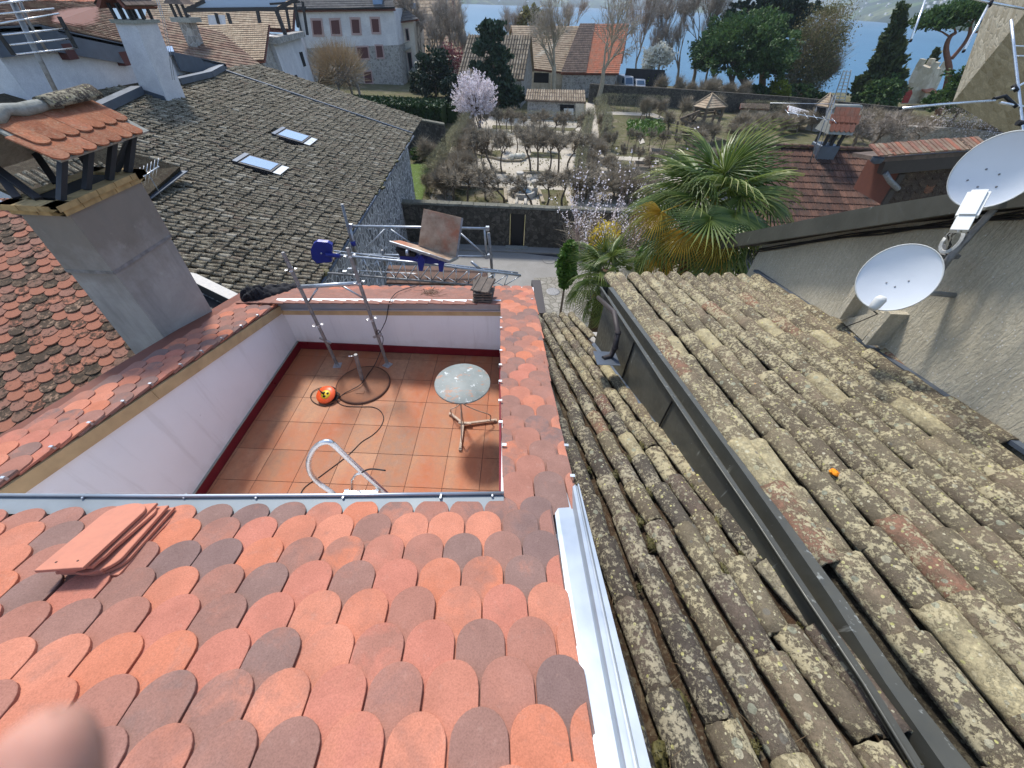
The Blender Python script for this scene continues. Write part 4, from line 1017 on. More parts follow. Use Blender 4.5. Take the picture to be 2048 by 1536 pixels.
a, b = onG(340, 528), onG(505, 608); nv = (b-a).normalized()
mb = MB(); mb.bar(a+V((0, -.12, .07)), b+V((0, -.12, .07)), .30, .03); part('verge_trim', mb, M['galv_old'], gh)
mb = MB(); mb.bar(a+V((0, -.22, -.12)), b+V((0, -.22, -.12)), .06, .34); mb.bar(a+V((0, -.5, -.45)), b+V((0, -.5, -.45)), .5, .1); part('verge_board', mb, M['blackmetal'], gh)
for qi, (q, glq) in enumerate(zip(skyl, (((557, 268), (572, 261), (614, 282), (602, 291)), ((480, 322), (494, 312), (552, 340), (540, 350))))):
    P4 = [onG(x, y) for x, y in q]; c_ = sum(P4, V((0, 0, 0)))/4
    uu = ((P4[3]-P4[0])+(P4[2]-P4[1])).normalized(); uu = Dg; vv = Er
    hw = (P4[1]-P4[0]).length/2*.95+.05; hl = (P4[3]-P4[0]).length/2*.80
    sk = part('skylight', MB().hexa([c_+uu*a*hl+vv*b*hw for a, b in ((-1, -1), (1, -1), (1, 1), (-1, 1))], [c_+uu*a*hl+vv*b*hw+n_*.16 for a, b in ((-1, -1), (1, -1), (1, 1), (-1, 1))]), M['blackmetal'], gh)
    mb = MB(); cc = c_+n_*.163+uu*hl*.12; mb.hexa([cc+uu*a*hl*.76+vv*b*hw*.78 for a, b in ((-1, -1), (1, -1), (1, 1), (-1, 1))], [cc+uu*a*hl*.76+vv*b*hw*.78+n_*.012 for a, b in ((-1, -1), (1, -1), (1, 1), (-1, 1))]); part('pane', mb, M['glass_lt'], sk)
    mb = MB(); cc = c_+n_*.165-uu*hl*.86; mb.hexa([cc+uu*a*hl*.12+vv*b*hw*1.02 for a, b in ((-1, -1), (1, -1), (1, 1), (-1, 1))], [cc+uu*a*hl*.12+vv*b*hw*1.02+n_*.03 for a, b in ((-1, -1), (1, -1), (1, 1), (-1, 1))]); part('hood', mb, M['lead'], sk)
    mb = MB(); cc = c_+n_*.11+uu*(hl+.16); mb.hexa([cc+uu*a*.16+vv*b*hw*.9 for a, b in ((-1, -1), (1, -1), (1, 1), (-1, 1))], [cc+uu*a*.16+vv*b*hw*.9+n_*.012 for a, b in ((-1, -1), (1, -1), (1, 1), (-1, 1))]); part('apron', mb, M['zinc_dull'], sk)
def onGd(x, y, dz): return onp(x, y, (GR[0]+dz, GR[1], GR[2]))
w1, w2, w3, w4 = onGd(180, 296, .9), onGd(362, 343, .35), onGd(300, 398, .05), onGd(120, 372, .2)
wing = thing('wing_roof', (w3.x, w3.y, 0), 'small mossy canal tile roof wing behind the grey chimney, carrying a white aerial', 'roof')
WP = plane3(w1, w2, w3); nw = V((-WP[1], -WP[2], 1)).normalized(); Dw = V((WP[1], WP[2], 0)); Dw.z = -(WP[1]**2+WP[2]**2); Dw = -Dw; Dw.z = -abs(Dw.z); Dw.normalize(); Rw = Dw.cross(nw).normalized()
mbw = MB();
for i in range(-30, 31):
    for j in range(-14, 15):
        P = w2+Rw*i*.2+Dw*j*.34; x, y = px_of(P+nw*.05)
        if in_poly(x, y, ((150, 290), (366, 345), (296, 402), (60, 378))): lowtile(mbw, frame(P, Rw if Rw.cross(Dw).dot(nw) > 0 else -Rw, Dw, nw) @ Matrix.Rotation(.05+R.gauss(0, .03), 4, 'X'), R)
part('roof_tiles', mbw, M['grey_canal'], wing, kind='stuff')
mb = MB(); mb.slab([w1-nw*.02, w2-nw*.02, w3-nw*.02, w4-nw*.02], .25); part('roof_deck', mb, M['moss_bed'], wing)
mb = MB(); mb.bar(w1+V((0, 0, .05)), w2+V((0, 0, .05)), .12, .08); part('verge_trim', mb, M['blackmetal'], wing)
mb = MB(); mb.bar(w3+V((0, -.1, .06)), w2+V((0.1, 0, .02)), .34, .03); part('valley_flashing', mb, M['lead'], wing)
def yagi(name, label, P, Q, n, el, mat, el_dir, mast=None, r=.008, mastr=.012, group=None):
    t = thing(name, P, label, 'antenna', group)
    mb = MB(); mb.tube([P, Q], r*1.6, 6); part('boom', mb, mat, t)
    for i in range(n):
        f = (i+.5)/n; c = P+(Q-P)*f; e_ = V(el_dir)*(el[0]+(el[1]-el[0])*f)*.5; mb = MB(); mb.tube([c-e_, c+e_], r*.7, 5); part('element', mb, mat, t)
    if mast: mb = MB(); mb.tube([V(p) for p in mast], mastr, 8); part('mast', mb, M['galv_old'], t)
    return t
a, b = onGd(273, 362, .9), onGd(318, 333, 1.1)
yagi('tv_antenna', 'small white aerial with short crossbars above the mossy wing roof', a, b, 6, (.75, .6), M['alu'], (RM @ V((.35, 1, .2))).normalized(), [(a+b)/2+V((0, 0, -.9)), (a+b)/2], .012)
XW = W0-.15
wh = thing('white_gable_house', (XW, 22, 0), 'white rendered house at left with a dark fascia board and brown tile roof above', 'house')
def aw(x, y, dx=0): return atX(x, y, XW+dx)
tops = [(-40, 62), (80, 62), (150, 74), (258, 104), (350, 113), (452, 138)]
bots = [(-40, 235), (80, 250), (200, 214), (275, 190), (372, 162), (420, 152)]
mb = MB(); fr = [aw(x, y) for x, y in tops];
A_ = [V((XW, p.y, 0)) for p in fr]; mb.add(fr+A_, [(i, i+len(fr), i+1+len(fr), i+1) for i in range(len(fr)-1)])
Bk = [V((XW-8, p.y, p.z)) for p in fr]; n0 = len(fr)
mb.add(fr+Bk, [(i, i+1, i+1+n0, i+n0) for i in range(n0-1)]); mb.add([fr[0], Bk[0], V((XW-8, fr[0].y, 0)), A_[0]], [(0, 1, 2, 3)]); mb.add([fr[-1], A_[-1], V((XW-8, fr[-1].y, 0)), Bk[-1]], [(0, 1, 2, 3)])
part('gable_wall', mb, M['white_old'], wh)
for seg in (((-40, 55), (80, 49), (144, 64), (250, 87)), ((345, 103), (451, 127))):
    mb = MB(); P_ = [aw(x, y, .35) for x, y in seg]; h_ = .8
    for i in range(len(P_)-1):
        mb.hexa([P_[i]-V((0, 0, h_)), P_[i+1]-V((0, 0, h_)), P_[i+1]-V((.08, 0, h_)), P_[i]-V((.08, 0, h_))], [P_[i], P_[i+1], P_[i+1]-V((.08, 0, 0)), P_[i]-V((.08, 0, 0))])
        mb.slab([P_[i]-V((0, 0, .05)), P_[i+1]-V((0, 0, .05)), P_[i+1]-V((.5, 0, .05)), P_[i]-V((.5, 0, .05))], .1)
    part('fascia', mb, M['lead'], wh)
for x, y in ((132, 103), (244, 117)):
    P = aw(x, y, .17); mb = MB(); mb.box(P, (.38, .45, .5)); part('purlin_end', mb, M['shutter'], wh)
def course_roof(parent, corners, nrow, mat, name='tile_courses', th=.05, ncol=0):
    """corners: eave-left, eave-right, ridge-right, ridge-left; each course its own stepped strip"""
    el, er, rr, rl = [V(p) for p in corners]; n = (er-el).cross(rl-el).normalized(); n = n if n.z > 0 else -n; mb = MB()
    for j in range(nrow):
        t0, t1 = j/nrow, (j+1.12)/nrow
        a, b = el+(rl-el)*t0, er+(rr-er)*t0; c, d = er+(rr-er)*min(1, t1), el+(rl-el)*min(1, t1)
        m_ = max(1, ncol)
        for i in range(m_):
            s0, s1 = i/m_, (i+(.96 if ncol else 1))/m_; z_ = th*(1+(.35*R.random() if ncol else 0))
            p = [a+(b-a)*s0+n*z_, a+(b-a)*s1+n*z_, d+(c-d)*s1+n*.005, d+(c-d)*s0+n*.005]; q = [a+(b-a)*s0, a+(b-a)*s1]
            mb.add(p+q, [(0, 1, 2, 3), (4, 5, 1, 0)])
    part(name, mb, mat, parent, kind='stuff')
    dr = n*min(.35, .02*(er-el).length); mb = MB(); mb.slab([p-dr for p in (el, er, rr, rl)], .12); part('roof_deck', mb, M['clay_side'], parent)
f0 = [aw(-40, 52, .3), aw(144, 63, .3), aw(252, 87, .3)]
course_roof(wh, [aw(80, 48, .3), aw(262, 88, .3), atX(210, 4, XW-6), atX(20, 0, XW-6)], 22, M['r_mix'], ncol=26)
course_roof(wh, [aw(-60, 52, .3), aw(82, 48, .3), atX(22, 0, XW-6), atX(-160, 6, XW-6)], 14, M['r_mix'], ncol=14)
ch = thing('white_chimney', (-17.5, 18.5, 7), 'tall white rendered chimney with a mossy tiled cap on short dark posts', 'chimney')
bm_, br_, bl_ = onG(332, 203), onG(368, 195), onG(279, 186);
tm, tr_, tl_ = atY(270, 47, bm_.y), atY(313, 43, br_.y), atY(232, 50, bl_.y)
tz = (tm.z+tr_.z+tl_.z)/3
Bq = [bl_, bm_, br_]; Bq.append(bl_+br_-bm_); Tq = [V((p.x, p.y, tz)) for p in (tl_, tm, tr_)]; Tq.append(Tq[0]+Tq[2]-Tq[1])
mb = MB(); mb.hexa([p-V((0, 0, .6)) for p in Bq], Tq); part('chimney_shaft', mb, M['white_old'], ch)
cq = sum(Bq, V((0, 0, 0)))/4
mb = MB(); mb.hexa([p+(p-cq).normalized()*.10+V((0, 0, -.35)) for p in Bq], [p+(p-cq).normalized()*.06+V((0, 0, .22)) for p in Bq]); part('lead_apron', mb, M['lead'], ch)
cq = sum(Tq, V((0, 0, 0)))/4; mb = MB(); mb.hexa([p+(p-cq).normalized()*.14 for p in Tq], [p+(p-cq).normalized()*.16+V((0, 0, .12)) for p in Tq]); part('cap_slab', mb, M['mortar'], ch)
for i in range(4):
    for f in (.08, .5, .92):
        a = Tq[i]+(Tq[(i+1) % 4]-Tq[i])*f; a = a+(cq-a)*.08; mb = MB(); mb.bar(a+V((0, 0, .12)), a+V((0, 0, .62)), .09, .09); part('cap_post', mb, M['blackmetal'], ch)
r1_, r2_ = (Tq[0]+Tq[1])/2+V((0, 0, 1.35)), (Tq[2]+Tq[3])/2+V((0, 0, 1.35)); ex = [p+(p-cq)*.45+V((0, 0, .55)) for p in Tq]
course_roof(ch, [ex[1], ex[2], r2_, r1_], 4, M['r_greybrown'], 'cap_tiles', ncol=5); course_roof(ch, [ex[3], ex[0], r1_, r2_], 4, M['r_greybrown'], 'cap_tiles', ncol=5)
mb = MB(); P_ = [onG(x, y) for x, y in ((110, 262), (180, 234), (275, 188))]
for i in range(2): mb.bar(P_[i]+V((.15, 0, .16)), P_[i+1]+V((.15, 0, .16)), .45, .30)
P_ = [onG(x, y) for x, y in ((352, 170), (415, 155), (440, 141))]
for i in range(2): mb.bar(P_[i]+V((.15, 0, .16)), P_[i+1]+V((.15, 0, .16)), .45, .26)
part('lead_flashing', mb, M['lead'], gh)
X_ = -7.5
t = thing('rake_antenna', atX(118, 195, X_), 'tall aerial at top left with a rake of thin silvery crossbars on a grey mast', 'antenna')
mp = [atX(118, 195, X_), atX(75, 110, X_), atX(12, -25, X_)]
mb = MB(); mb.tube(mp, [.030, .034, .04], 8); part('mast', mb, M['galv_old'], t)
for i, (xa, ya, xb, yb_) in enumerate(((0, 7, 95, -4), (0, 28, 108, 17), (0, 47, 118, 27), (4, 70, 132, 57), (20, 90, 143, 77), (30, 109, 154, 96), (-12, 7, 60, 0))):
    a, b = atX(xa, ya, X_), atX(xb, yb_, X_+.15); mb = MB(); mb.tube([a, b], .011, 6); part('crossbar', mb, M['alu'], t)
mb = MB(); mb.tube([atX(35, -10, X_), atX(55, 40, X_), atX(97, 107, X_)], .020, 6); part('boom', mb, M['galv_old'], t)
mb = MB(); mb.bar(atX(-5, 65, X_), atX(28, 110, X_), .05, .03); mb.bar(atX(118, 33, X_+.15), atX(153, 97, X_+.15), .05, .03); part('reflector_bracket', mb, M['blackmetal'], t)
import numpy as np
_c = np.polyfit([p[0] for p in wallp], [p[1] for p in wallp], 1)
def xw(Y): return float(_c[0]*Y+_c[1])+.03
def onW(x, y, dx=0):     # photo pixel -> gable wall plane
    r = ray(x, y); t = (float(_c[1])+.03+dx)/(r.x-float(_c[0])*r.y); return CAM+r*t
gab = thing('plaster_gable_house', (4.2, 4, 0), 'house with a combed beige-grey plaster gable wall and brown metal fascia, at right', 'house')
topp = [(2260, 392), (2048, 418), (1920, 436), (1769, 451), (1600, 478), (1541, 488)]
T4_ = [onW(x, y) for x, y in topp]; yfar = onW(1495, 545).y
print('wall', [tuple(round(v, 2) for v in p) for p in T4_], 'far', yfar)
tab = sorted((p.y, p.z) for p in T4_)
ysamp = [-1.0]+[p[0] for p in tab if p[0] > -.9 and p[0] < yfar-.05]+[yfar]
mb = MB(); a = [V((xw(y), y, 6.0)) for y in ysamp]; b = [V((xw(y), y, interp(tab, y) if y > tab[0][0] else tab[0][1]+.6*(tab[0][0]-y))) for y in ysamp]; n0 = len(a)
ba_, bb_ = [p+V((.35, 0, 0)) for p in a], [p+V((.35, 0, 0)) for p in b]
mb.add(a+b+ba_+bb_, [(i, i+n0, i+1+n0, i+1) for i in range(n0-1)]+[(i+n0, i+3*n0, i+1+3*n0, i+1+n0) for i in range(n0-1)]+[(n0-1, 2*n0-1, 4*n0-1, 3*n0-1), (0, 2*n0, 3*n0, n0)])
part('gable_wall', mb, M['combed'], gab)
mb = MB(); mb.hexa([V((xw(-1), -1, 0)), V((xw(-1)+6, -1, 0)), V((xw(yfar)+6, yfar, 0)), V((xw(yfar), yfar, 0))], [V((xw(-1), -1, 6.02)), V((xw(-1)+6, -1, 6.02)), V((xw(yfar)+6, yfar, 6.02)), V((xw(yfar), yfar, 6.02))]); part('house_wall', mb, M['combed'], gab)
ft = [onW(x, y, -.22) for x, y in ((2260, 330), (1910, 386), (1709.6, 419), (1500, 462.5), (1436, 473))]; fb = [onW(x, y, -.22) for x, y in ((2260, 392), (1910, 426), (1709.6, 457), (1500, 488), (1438, 498))]
mb = MB()
for i in range(4): mb.hexa([fb[i], fb[i+1], fb[i+1]+V((.05, 0, 0)), fb[i]+V((.05, 0, 0))], [ft[i], ft[i+1], ft[i+1]+V((.05, 0, 0)), ft[i]+V((.05, 0, 0))])
part('fascia', mb, M['brown'], gab)
mb = MB()
for i in range(4): mb.hexa([fb[i]+V((.05, 0, .02)), fb[i+1]+V((.05, 0, .02)), fb[i+1]+V((.32, 0, .02)), fb[i]+V((.32, 0, .02))], [fb[i]+V((.05, 0, .05)), fb[i+1]+V((.05, 0, .05)), fb[i+1]+V((.32, 0, .05)), fb[i]+V((.32, 0, .05))])
part('soffit', mb, M['dkbrown'], gab)
mb = MB(); rt = [ft[i]+V((0, 0, -.02)) for i in range(5)]; mb.add(rt+[p+V((6, 0, -.5)) for p in rt], [(i, i+5, i+6, i+1) for i in range(4)]); part('metal_roof', mb, M['brown'], gab)
for o_ in (0, .018, .034):
    mb = MB(); pts = [onW(x, y, -.03)+V((0, 0, -.01-o_+.01*math.sin(x*.05+o_*90))) for x, y in ((2200, 408), (2048, 422), (1985, 430), (1910, 440), (1840, 449), (1769, 459), (1700, 466), (1620, 480), (1560, 490), (1520, 497))]; mb.tube(pts, .009, 5); part('cable', mb, M['black'], gab)
mb = MB(); fl2 = [onp(x, y, UC)+V((.0, 0, .06)) for x, y in ((2048, 928), (1960, 872), (1845, 776), (1745, 701), (1600, 608), (1500, 548))]
for i in range(5): a, b = fl2[i], fl2[i+1]; a = V((xw(a.y)-.035, a.y, a.z)); b = V((xw(b.y)-.035, b.y, b.z)); mb.bar(a, b, .06, .03)
part('wall_flashing', mb, M['lead'], gab)
nic = thing('masonry_niche', onW(1720, 650), 'rough concrete niche with two fins on the gable wall below the lower dish', 'niche')
def wb(name, q, d0, d1, mat, par):
    f = [onW(x, y, -d1) for x, y in q]; k = [V((xw(p.y)-d0, p.y, p.z)) for p in f]; mb = MB(); mb.hexa(k, f); return part(name, mb, mat, par)
wb('fin', ((1668, 634), (1679, 638), (1722, 572), (1710, 566)), -.02, .14, M['combed'], nic)
wb('fin', ((1724, 683), (1731, 690), (1782, 628), (1772, 620)), -.02, .17, M['combed'], nic)
wb('ledge', ((1680, 640), (1724, 680), (1768, 628), (1760, 622)), -.02, .06, M['combed'], nic)
def disc_dish(label, cpx, X, rad, nrm_bias, lnb_px, name='satellite_dish', ell=1.1, hole=((-.15, -.2), (.12, -.22), (.02, -.75), (.3, .05))):
    c = atX(*cpx, X); n = ((CAM-c).normalized()+V(nrm_bias)).normalized()
    up_ = V((0, 0, 1)); xr = up_.cross(n).normalized(); yr = n.cross(xr)
    Mx = frame((0, 0, 0), xr, yr, n).to_3x3()
    t = thing(name, c, label, 'satellite dish', None)
    prof = []; N = 9; dp = rad*.17
    for i in range(N+1): r = rad*.985*i/N; prof.append((max(r, .001), dp*(r/rad)**2-dp))
    S = Matrix.Diagonal((1, ell, 1)); mb = MB(); mb.lathe(prof, 48, c, Mx @ S)
    mb.lathe([(r, z-.006) for r, z in prof[::-1]], 48, c, Mx @ S); part('reflector', mb, M['dish'], t)
    mb = MB(); mb.lathe([(rad*.975, -.002), (rad*1.0, .007), (rad*1.018, .0), (rad*1.0, -.014), (rad*.97, -.010)], 48, c, Mx @ S); part('rim', mb, M['dish_rim'], t)
    for hx, hy in hole:
        p = c+Mx @ V((hx*rad, hy*rad*ell, dp*(hx*hx+hy*hy)-dp+.002)); mb = MB(); mb.lathe([(.001, .003), (.005, .002), (.006, -.001)], 8, p, Mx); part('bolt', mb, M['galv_old'], t)
    base = c+Mx @ V((0, -rad*ell*.98, -.03)); L_ = atD(*lnb_px, dep(c)-.13)
    back = c+Mx @ V((0, -rad*.3, -.17))
    mb = MB(); mb.tube([back, base+Mx @ V((0, 0, -.01)), L_], .014, 8); part('feed_arm', mb, M['galv_old'], t)
    return t, c, Mx, L_, back
t, c, Mx, Lp, back = disc_dish('lower round satellite dish with a small grey receiver, on the plaster gable wall', (1794, 556), 2.98, .232, (-.05, .05, .12), (1750, 612))
mb = MB(); ax = (Lp-c).normalized(); mb.tube([Lp-Mx @ V((0, .03, -.01)), Lp, Lp+Mx @ V((0, .055, .02)), Lp+Mx @ V((0, .075, .025))], [.022, .034, .036, .022], 12); part('receiver', mb, M['dish_rim'], t)
mb = MB(); wp = V((xw(back.y-.1), back.y-.1, back.z+.02)); mb.tube([wp, back], .022, 8); mb.bar(back+V((-.02, .0, -.08)), back+V((-.02, 0, .08)), .09, .05); part('mount', mb, M['galv'], t)
mb = MB(); k_ = [Lp+Mx @ V((0, -.03, 0)), atX(1755, 628, 3.2), atX(1720, 643, 3.34), atX(1685, 656, 3.42)]; mb.tube(k_, .005, 5); part('lead_cable', mb, M['black'], t)
t, c, Mx, Lp, back = disc_dish('upper satellite dish cut by the photo edge, with white receiver and hanging white cables', (1992, 342), 3.02, .195, (-.05, .05, .05), (1948, 400), hole=((-.25, .0), (.12, -.05), (.3, -.35), (-.45, -.35), (-.1, -.45)))
mb = MB(); d_ = (atD(1932, 428, dep(Lp))-atD(1955, 385, dep(Lp))).normalized(); a_ = atD(1960, 382, dep(Lp)); mb.bar(a_, a_+d_*.19, .095, .055, Mx.col[2]); me = bev(mb.mesh('receiver'), .014, 2); part('receiver', me, M['dish_rim'], t, M=Matrix.Identity(4))
mb = MB(); b_ = a_+d_*.185; mb.bar(b_, b_+d_*.09, .075, .035, Mx.col[2]); part('receiver_base', mb, M['dish_rim'], t)
for i in range(7):
    s_ = V((R.gauss(0, .014), R.gauss(0, .014), 0)); p0 = b_+d_*.08+s_; mb = MB()
    pts = [p0, atX(1912+R.uniform(-6, 8), 452, 3.05)+s_, atX(1906+R.uniform(-12, 14), 470, 3.15), atX(1898+R.uniform(-6, 6), 490, 3.25), atX(1893, 505, 3.33)]
    mb.tube(pts, .0045, 5); part('hanging_cable', mb, M['cable_w'] if i % 3 else M['black'], t)
for i in range(4):
    cc = atX(1903, 482, 3.27); mb = MB(); mb.tube([cc+V((0, math.cos(a)*(.05+.006*i), math.sin(a)*(.075+.006*i))) for a in [k*math.pi/8 for k in range(17)]], .0045, 5); part('cable_coil', mb, M['cable_w'], t)
mb = MB(); mb.tube([back, V((xw(back.y)-.16, back.y+.02, back.z)), atX(1900, 515, 3.28), atX(1868, 560, 3.32)], .022, 8); part('mast', mb, M['galv_old'], t)
mb = MB(); q = atX(1886, 512, 3.33); mb.bar(q+V((-.08, 0, 0)), q+V((.12, 0, 0)), .03, .03); q = atX(1893, 497, 3.33); mb.bar(q+V((0, -.06, 0)), q+V((0, .06, 0)), .012, .03); part('wall_bracket', mb, M['galv_old'], t)
mb = MB();
for k in range(6): mb.tube([onW(1500+k*6, 500, .2+.05*k), onW(1492+k*4, 520, .15), onW(1505+R.uniform(-8, 8), 545, .1)], .012, 5)
part('drain_pipes', mb, M['galv_old'], gab, kind='stuff')
def DD(x, y, D=4.6): return atD(x, y, D)
t = thing('roof_aerial', DD(2040, 280), 'rooftop aerial with pale tubular rods crossing the upper right corner', 'antenna')
def rod(pts, r=.011, mat='alu', nm='rod', tip=False):
    mb = MB(); mb.tube([V(p) for p in pts], r, 8); part(nm, mb, M[mat], t)
    if tip: mb = MB(); p = V(pts[0]); q = V(pts[1]); d = (p-q).normalized(); mb.tube([p-d*.004, p+d*.018], r*1.25, 8); part('tip_cap', mb, M['black'], t)
rod([DD(2052, 330), DD(2044, 245), DD(2027, 92), DD(2022, 40)], .016, nm='mast')
rod([DD(1456, 521-304), DD(1990, 201)], .012, tip=False) if False else rod([DD(1802, 217), DD(1880, 209), DD(1990, 201)], .013, tip=True)
rod([DD(2000, 205), DD(2060, 216)], .014); rod([DD(1987, 198), DD(2010, 192), DD(2033, 214)], .02, 'black', 'clamp')
rod([DD(1822, 80), DD(1856, -15)], .012, tip=True); rod([DD(1928, 101), DD(1985, -5)], .013, tip=True)
rod([DD(1940, -4), DD(1985, 6), DD(2060, 20)], .012); rod([DD(1978, 12), DD(1986, -6)], .024, 'black', 'clamp')
rod([DD(2027, 92), DD(2060, 93)], .008); rod([DD(2030, 112), DD(2060, 112)], .008); rod([DD(2022, 180), DD(2060, 160)], .012); rod([DD(2026, 170), DD(2034, 182)], .022, 'black', 'clamp')
rod([DD(2035, 245), DD(2060, 250)], .03, 'black', 'clamp')
q0 = atD(1640, 297, 16); BR = (q0.z-.5*q0.y, 0, .5); yr = q0.y
def onB(x, y): return onp(x, y, BR)
bh = thing('brown_tile_house', (14, 16, 0), 'house with a ribbed brown interlocking tile roof and ridge, between the palm and gable', 'house')
tw_ = .235; gg = .352; d_ = V((0, -1, -.5)).normalized(); nB = V((0, -.5, 1)).normalized()
def rib_tile():
    mb = MB(); xs = [-.117, -.10, -.075, -.05, -.02, 0.0, .02, .05, .075, .10, .117]; hs = [.006, .0, .026, .0, .0, .006, .0, .0, .026, .0, .006]; n0 = len(xs)
    rows = [(-.39, -.004), (0, 0.0)]
    vs = [(x, y, h+z) for y, z in rows for x, h in zip(xs, hs)]+[(x, 0, h-.020) for x, h in zip(xs, hs)]
    return mb.add(vs, [(i, i+n0, i+n0+1, i+1) for i in range(n0-1)]+[(i+n0, i+2*n0, i+2*n0+1, i+n0+1) for i in range(n0-1)]).mesh('roof_tile')
rtm = rib_tile(); rtm.materials.append(M['r_brown']); nb = 0; rest = MB()
xl_, xr_ = onB(1488, 380).x, onB(1795, 360).x
cols_ = int((23-xl_)/tw_)
for k in range(0, 13):
    for i in range(cols_):
        P = V((xl_+tw_*(i+.5), yr, q0.z))+d_*(.12+gg*(k+1)); x, y = px_of(P)
        if x > 1925 or y > 520 or x < 1400: continue
        if x > 1806 and y > 318+0*(x-1800): continue
        m = frame(P, (-1, 0, 0), d_, nB) @ Matrix.Rotation(.07+R.gauss(0, .004), 4, 'X') @ Matrix.Rotation(R.gauss(0, .004), 4, 'Z')
        if nb < 298 and x > 1500 and y < 460: part('roof_tile', rtm, None, bh, M=m); nb += 1
        else: rest.add([m @ v.co for v in rtm.vertices], [tuple(p.vertices) for p in rtm.polygons])
if rest.v: part('roof_tiles', rest, M['r_brown'], bh, kind='stuff')
print('brown', nb)
rm = canal_mesh(55, L=.42, r0=.10, r1=.115)
x_ = xl_;
while x_ < 23:
    o = part('ridge_tile', rm, None, bh, M=frame((x_, yr+.02, q0.z+.01), (0, 1, 0), (-1, 0, 0), (0, 0, 1)) @ Matrix.Rotation(.03, 4, 'X')); x_ += .34
    if not o.data.materials: o.data.materials.append(M['r_brown'])
mb = MB(); mb.slab([V((xl_, yr, q0.z-.03)), V((xl_, yr-5, q0.z-2.53)), V((25, yr-5, q0.z-2.53)), V((25, yr, q0.z-.03))], .1); mb.slab([V((xl_, yr+.05, q0.z-.02)), V((25, yr+.05, q0.z-.02)), V((25, yr+5, q0.z-2.5)), V((xl_, yr+5, q0.z-2.5))], .1); part('roof_deck', mb, M['r_brown'], bh)
mb = MB(); mb.hexa([V((xl_+.2, yr-4.8, 0)), V((25, yr-4.8, 0)), V((25, yr+4.8, 0)), V((xl_+.2, yr+4.8, 0))], [V((xl_+.2, yr-4.8, q0.z-2.7)), V((25, yr-4.8, q0.z-2.7)), V((25, yr+4.8, q0.z-2.7)), V((xl_+.2, yr+4.8, q0.z-2.7))]); part('house_wall', mb, M['beige_far'], bh)
cc = atY(1643, 318, yr-.35); s = pxm(cc)
bc = thing('ridge_chimney', cc, 'small chimney with lead base and red scale-tiled hood on the brown tile ridge', 'chimney')
mb = MB(); mb.box(cc+V((0, .2, .15)), (.80, .75, .75)); part('lead_base', bev(mb.mesh('lead_base'), .03), M['lead'], bc)
mb = MB(); mb.bar(cc+V((-.55, -.5, -.22)), cc+V((-.42, .3, .16)), .14, .05); part('lead_strip', mb, M['zinc_dull'], bc)
mb = MB(); mb.bar(cc+V((.55, -.5, -.22)), cc+V((.42, .3, .16)), .14, .05); part('lead_strip', mb, M['zinc_dull'], bc)
for fx, fy in ((-.3, -.1), (.3, -.1), (-.3, .5), (.3, .5), (0, -.1)):
    mb = MB(); mb.bar(cc+V((fx, fy, .5)), cc+V((fx, fy, 1.0)), .10, .10); part('hood_post', mb, M['blackmetal'], bc)
hc = cc+V((0, .2, .95))
mb = MB(); mb.hexa([hc+V((-.5, -.5, 0)), hc+V((.5, -.5, 0)), hc+V((.5, .5, 0)), hc+V((-.5, .5, 0))], [hc+V((-.5, -.08, .8)), hc+V((.5, -.08, .8)), hc+V((.5, .08, .8)), hc+V((-.5, .08, .8))]); part('hood', mb, M['mortar'], bc)
hm = scale_tile(.19, .34, .085, .02, seg=7).mesh('hood_tile'); hm.materials.append(M['r_red'])
Dh = V((0, -.42, -.80)).normalized(); nh = V((0, -.80, .42)).normalized()
for row in range(3):
    for i in range(5 if row % 2 == 0 else 6):
        P = hc+V((0, -.08, .8))+Dh*(.30+.26*row)+nh*.04+V((-.40+.2*i-(.1 if row % 2 else 0), 0, 0)); part('hood_tile', hm, None, bc, M=frame(P, (-1, 0, 0), Dh, nh))
mb = MB(); mb.tube([hc+V((-.55, 0, .83)), hc+V((.55, 0, .83))], .1, 8); part('hood_ridge', mb, M['mortar'], bc)
t = thing('chimney_aerial', cc+V((-.4, -.2, 0)), 'thin mast aerial with a horizontal boom strapped to the red-hooded ridge chimney', 'antenna')
def AY(x, y, dy=-.7): return atY(x, y, yr+dy)
mb = MB(); mb.tube([AY(1618, 330), AY(1632, 290), AY(1668, 190)], .022, 6); part('mast', mb, M['galv_old'], t)
mb = MB(); mb.tube([AY(1632, 318), AY(1655, 250), AY(1672, 192)], .012, 5); part('stay', mb, M['galv'], t)
mb = MB(); mb.tube([AY(1575, 225), AY(1668, 241)], .016, 6); part('boom', mb, M['alu'], t)
for k in range(6):
    f = k/5; p = AY(1575, 225)*(1-f)+AY(1668, 241)*f; mb = MB(); mb.tube([p+V((0, -.22, -.05)), p+V((0, .22, .05))], .008, 4); part('element', mb, M['alu'], t)
mb = MB(); mb.tube([AY(1540, 206, 1), AY(1720, 209, 1)], .012, 4); part('long_wire', mb, M['galv'], t)
YD = 12.6
dm = thing('tile_hung_dormer', atY(1840, 400, YD), 'dormer hung with dark round-tailed tiles under a dark brown fascia, behind the dish', 'dormer')
def dq(q, Y0, Y1): return [atY(x, y, Y0) for x, y in q], [atY(x, y, Y0)+V((0, Y1-Y0, 0)) for x, y in q]
f, b = dq(((1762, 350), (1910, 336), (1985, 330), (1985, 300), (1905, 307), (1773, 318)), YD-.3, YD-.1); mb = MB(); mb.hexa(b, f); part('fascia', mb, M['dkbrown'], dm)
f, b = dq(((1764, 410), (1998, 410), (1998, 330), (1800, 348)), YD, YD+1.5); mb = MB(); mb.hexa(b, f); part('dormer_wall', mb, M['clay_side'], dm)
M['hung'] = lichen_mat('dark_hung_clay', (.06, .042, .035), (.09, .06, .045), (.26, .11, .065), (.16, .11, .08), .2, 1.0)
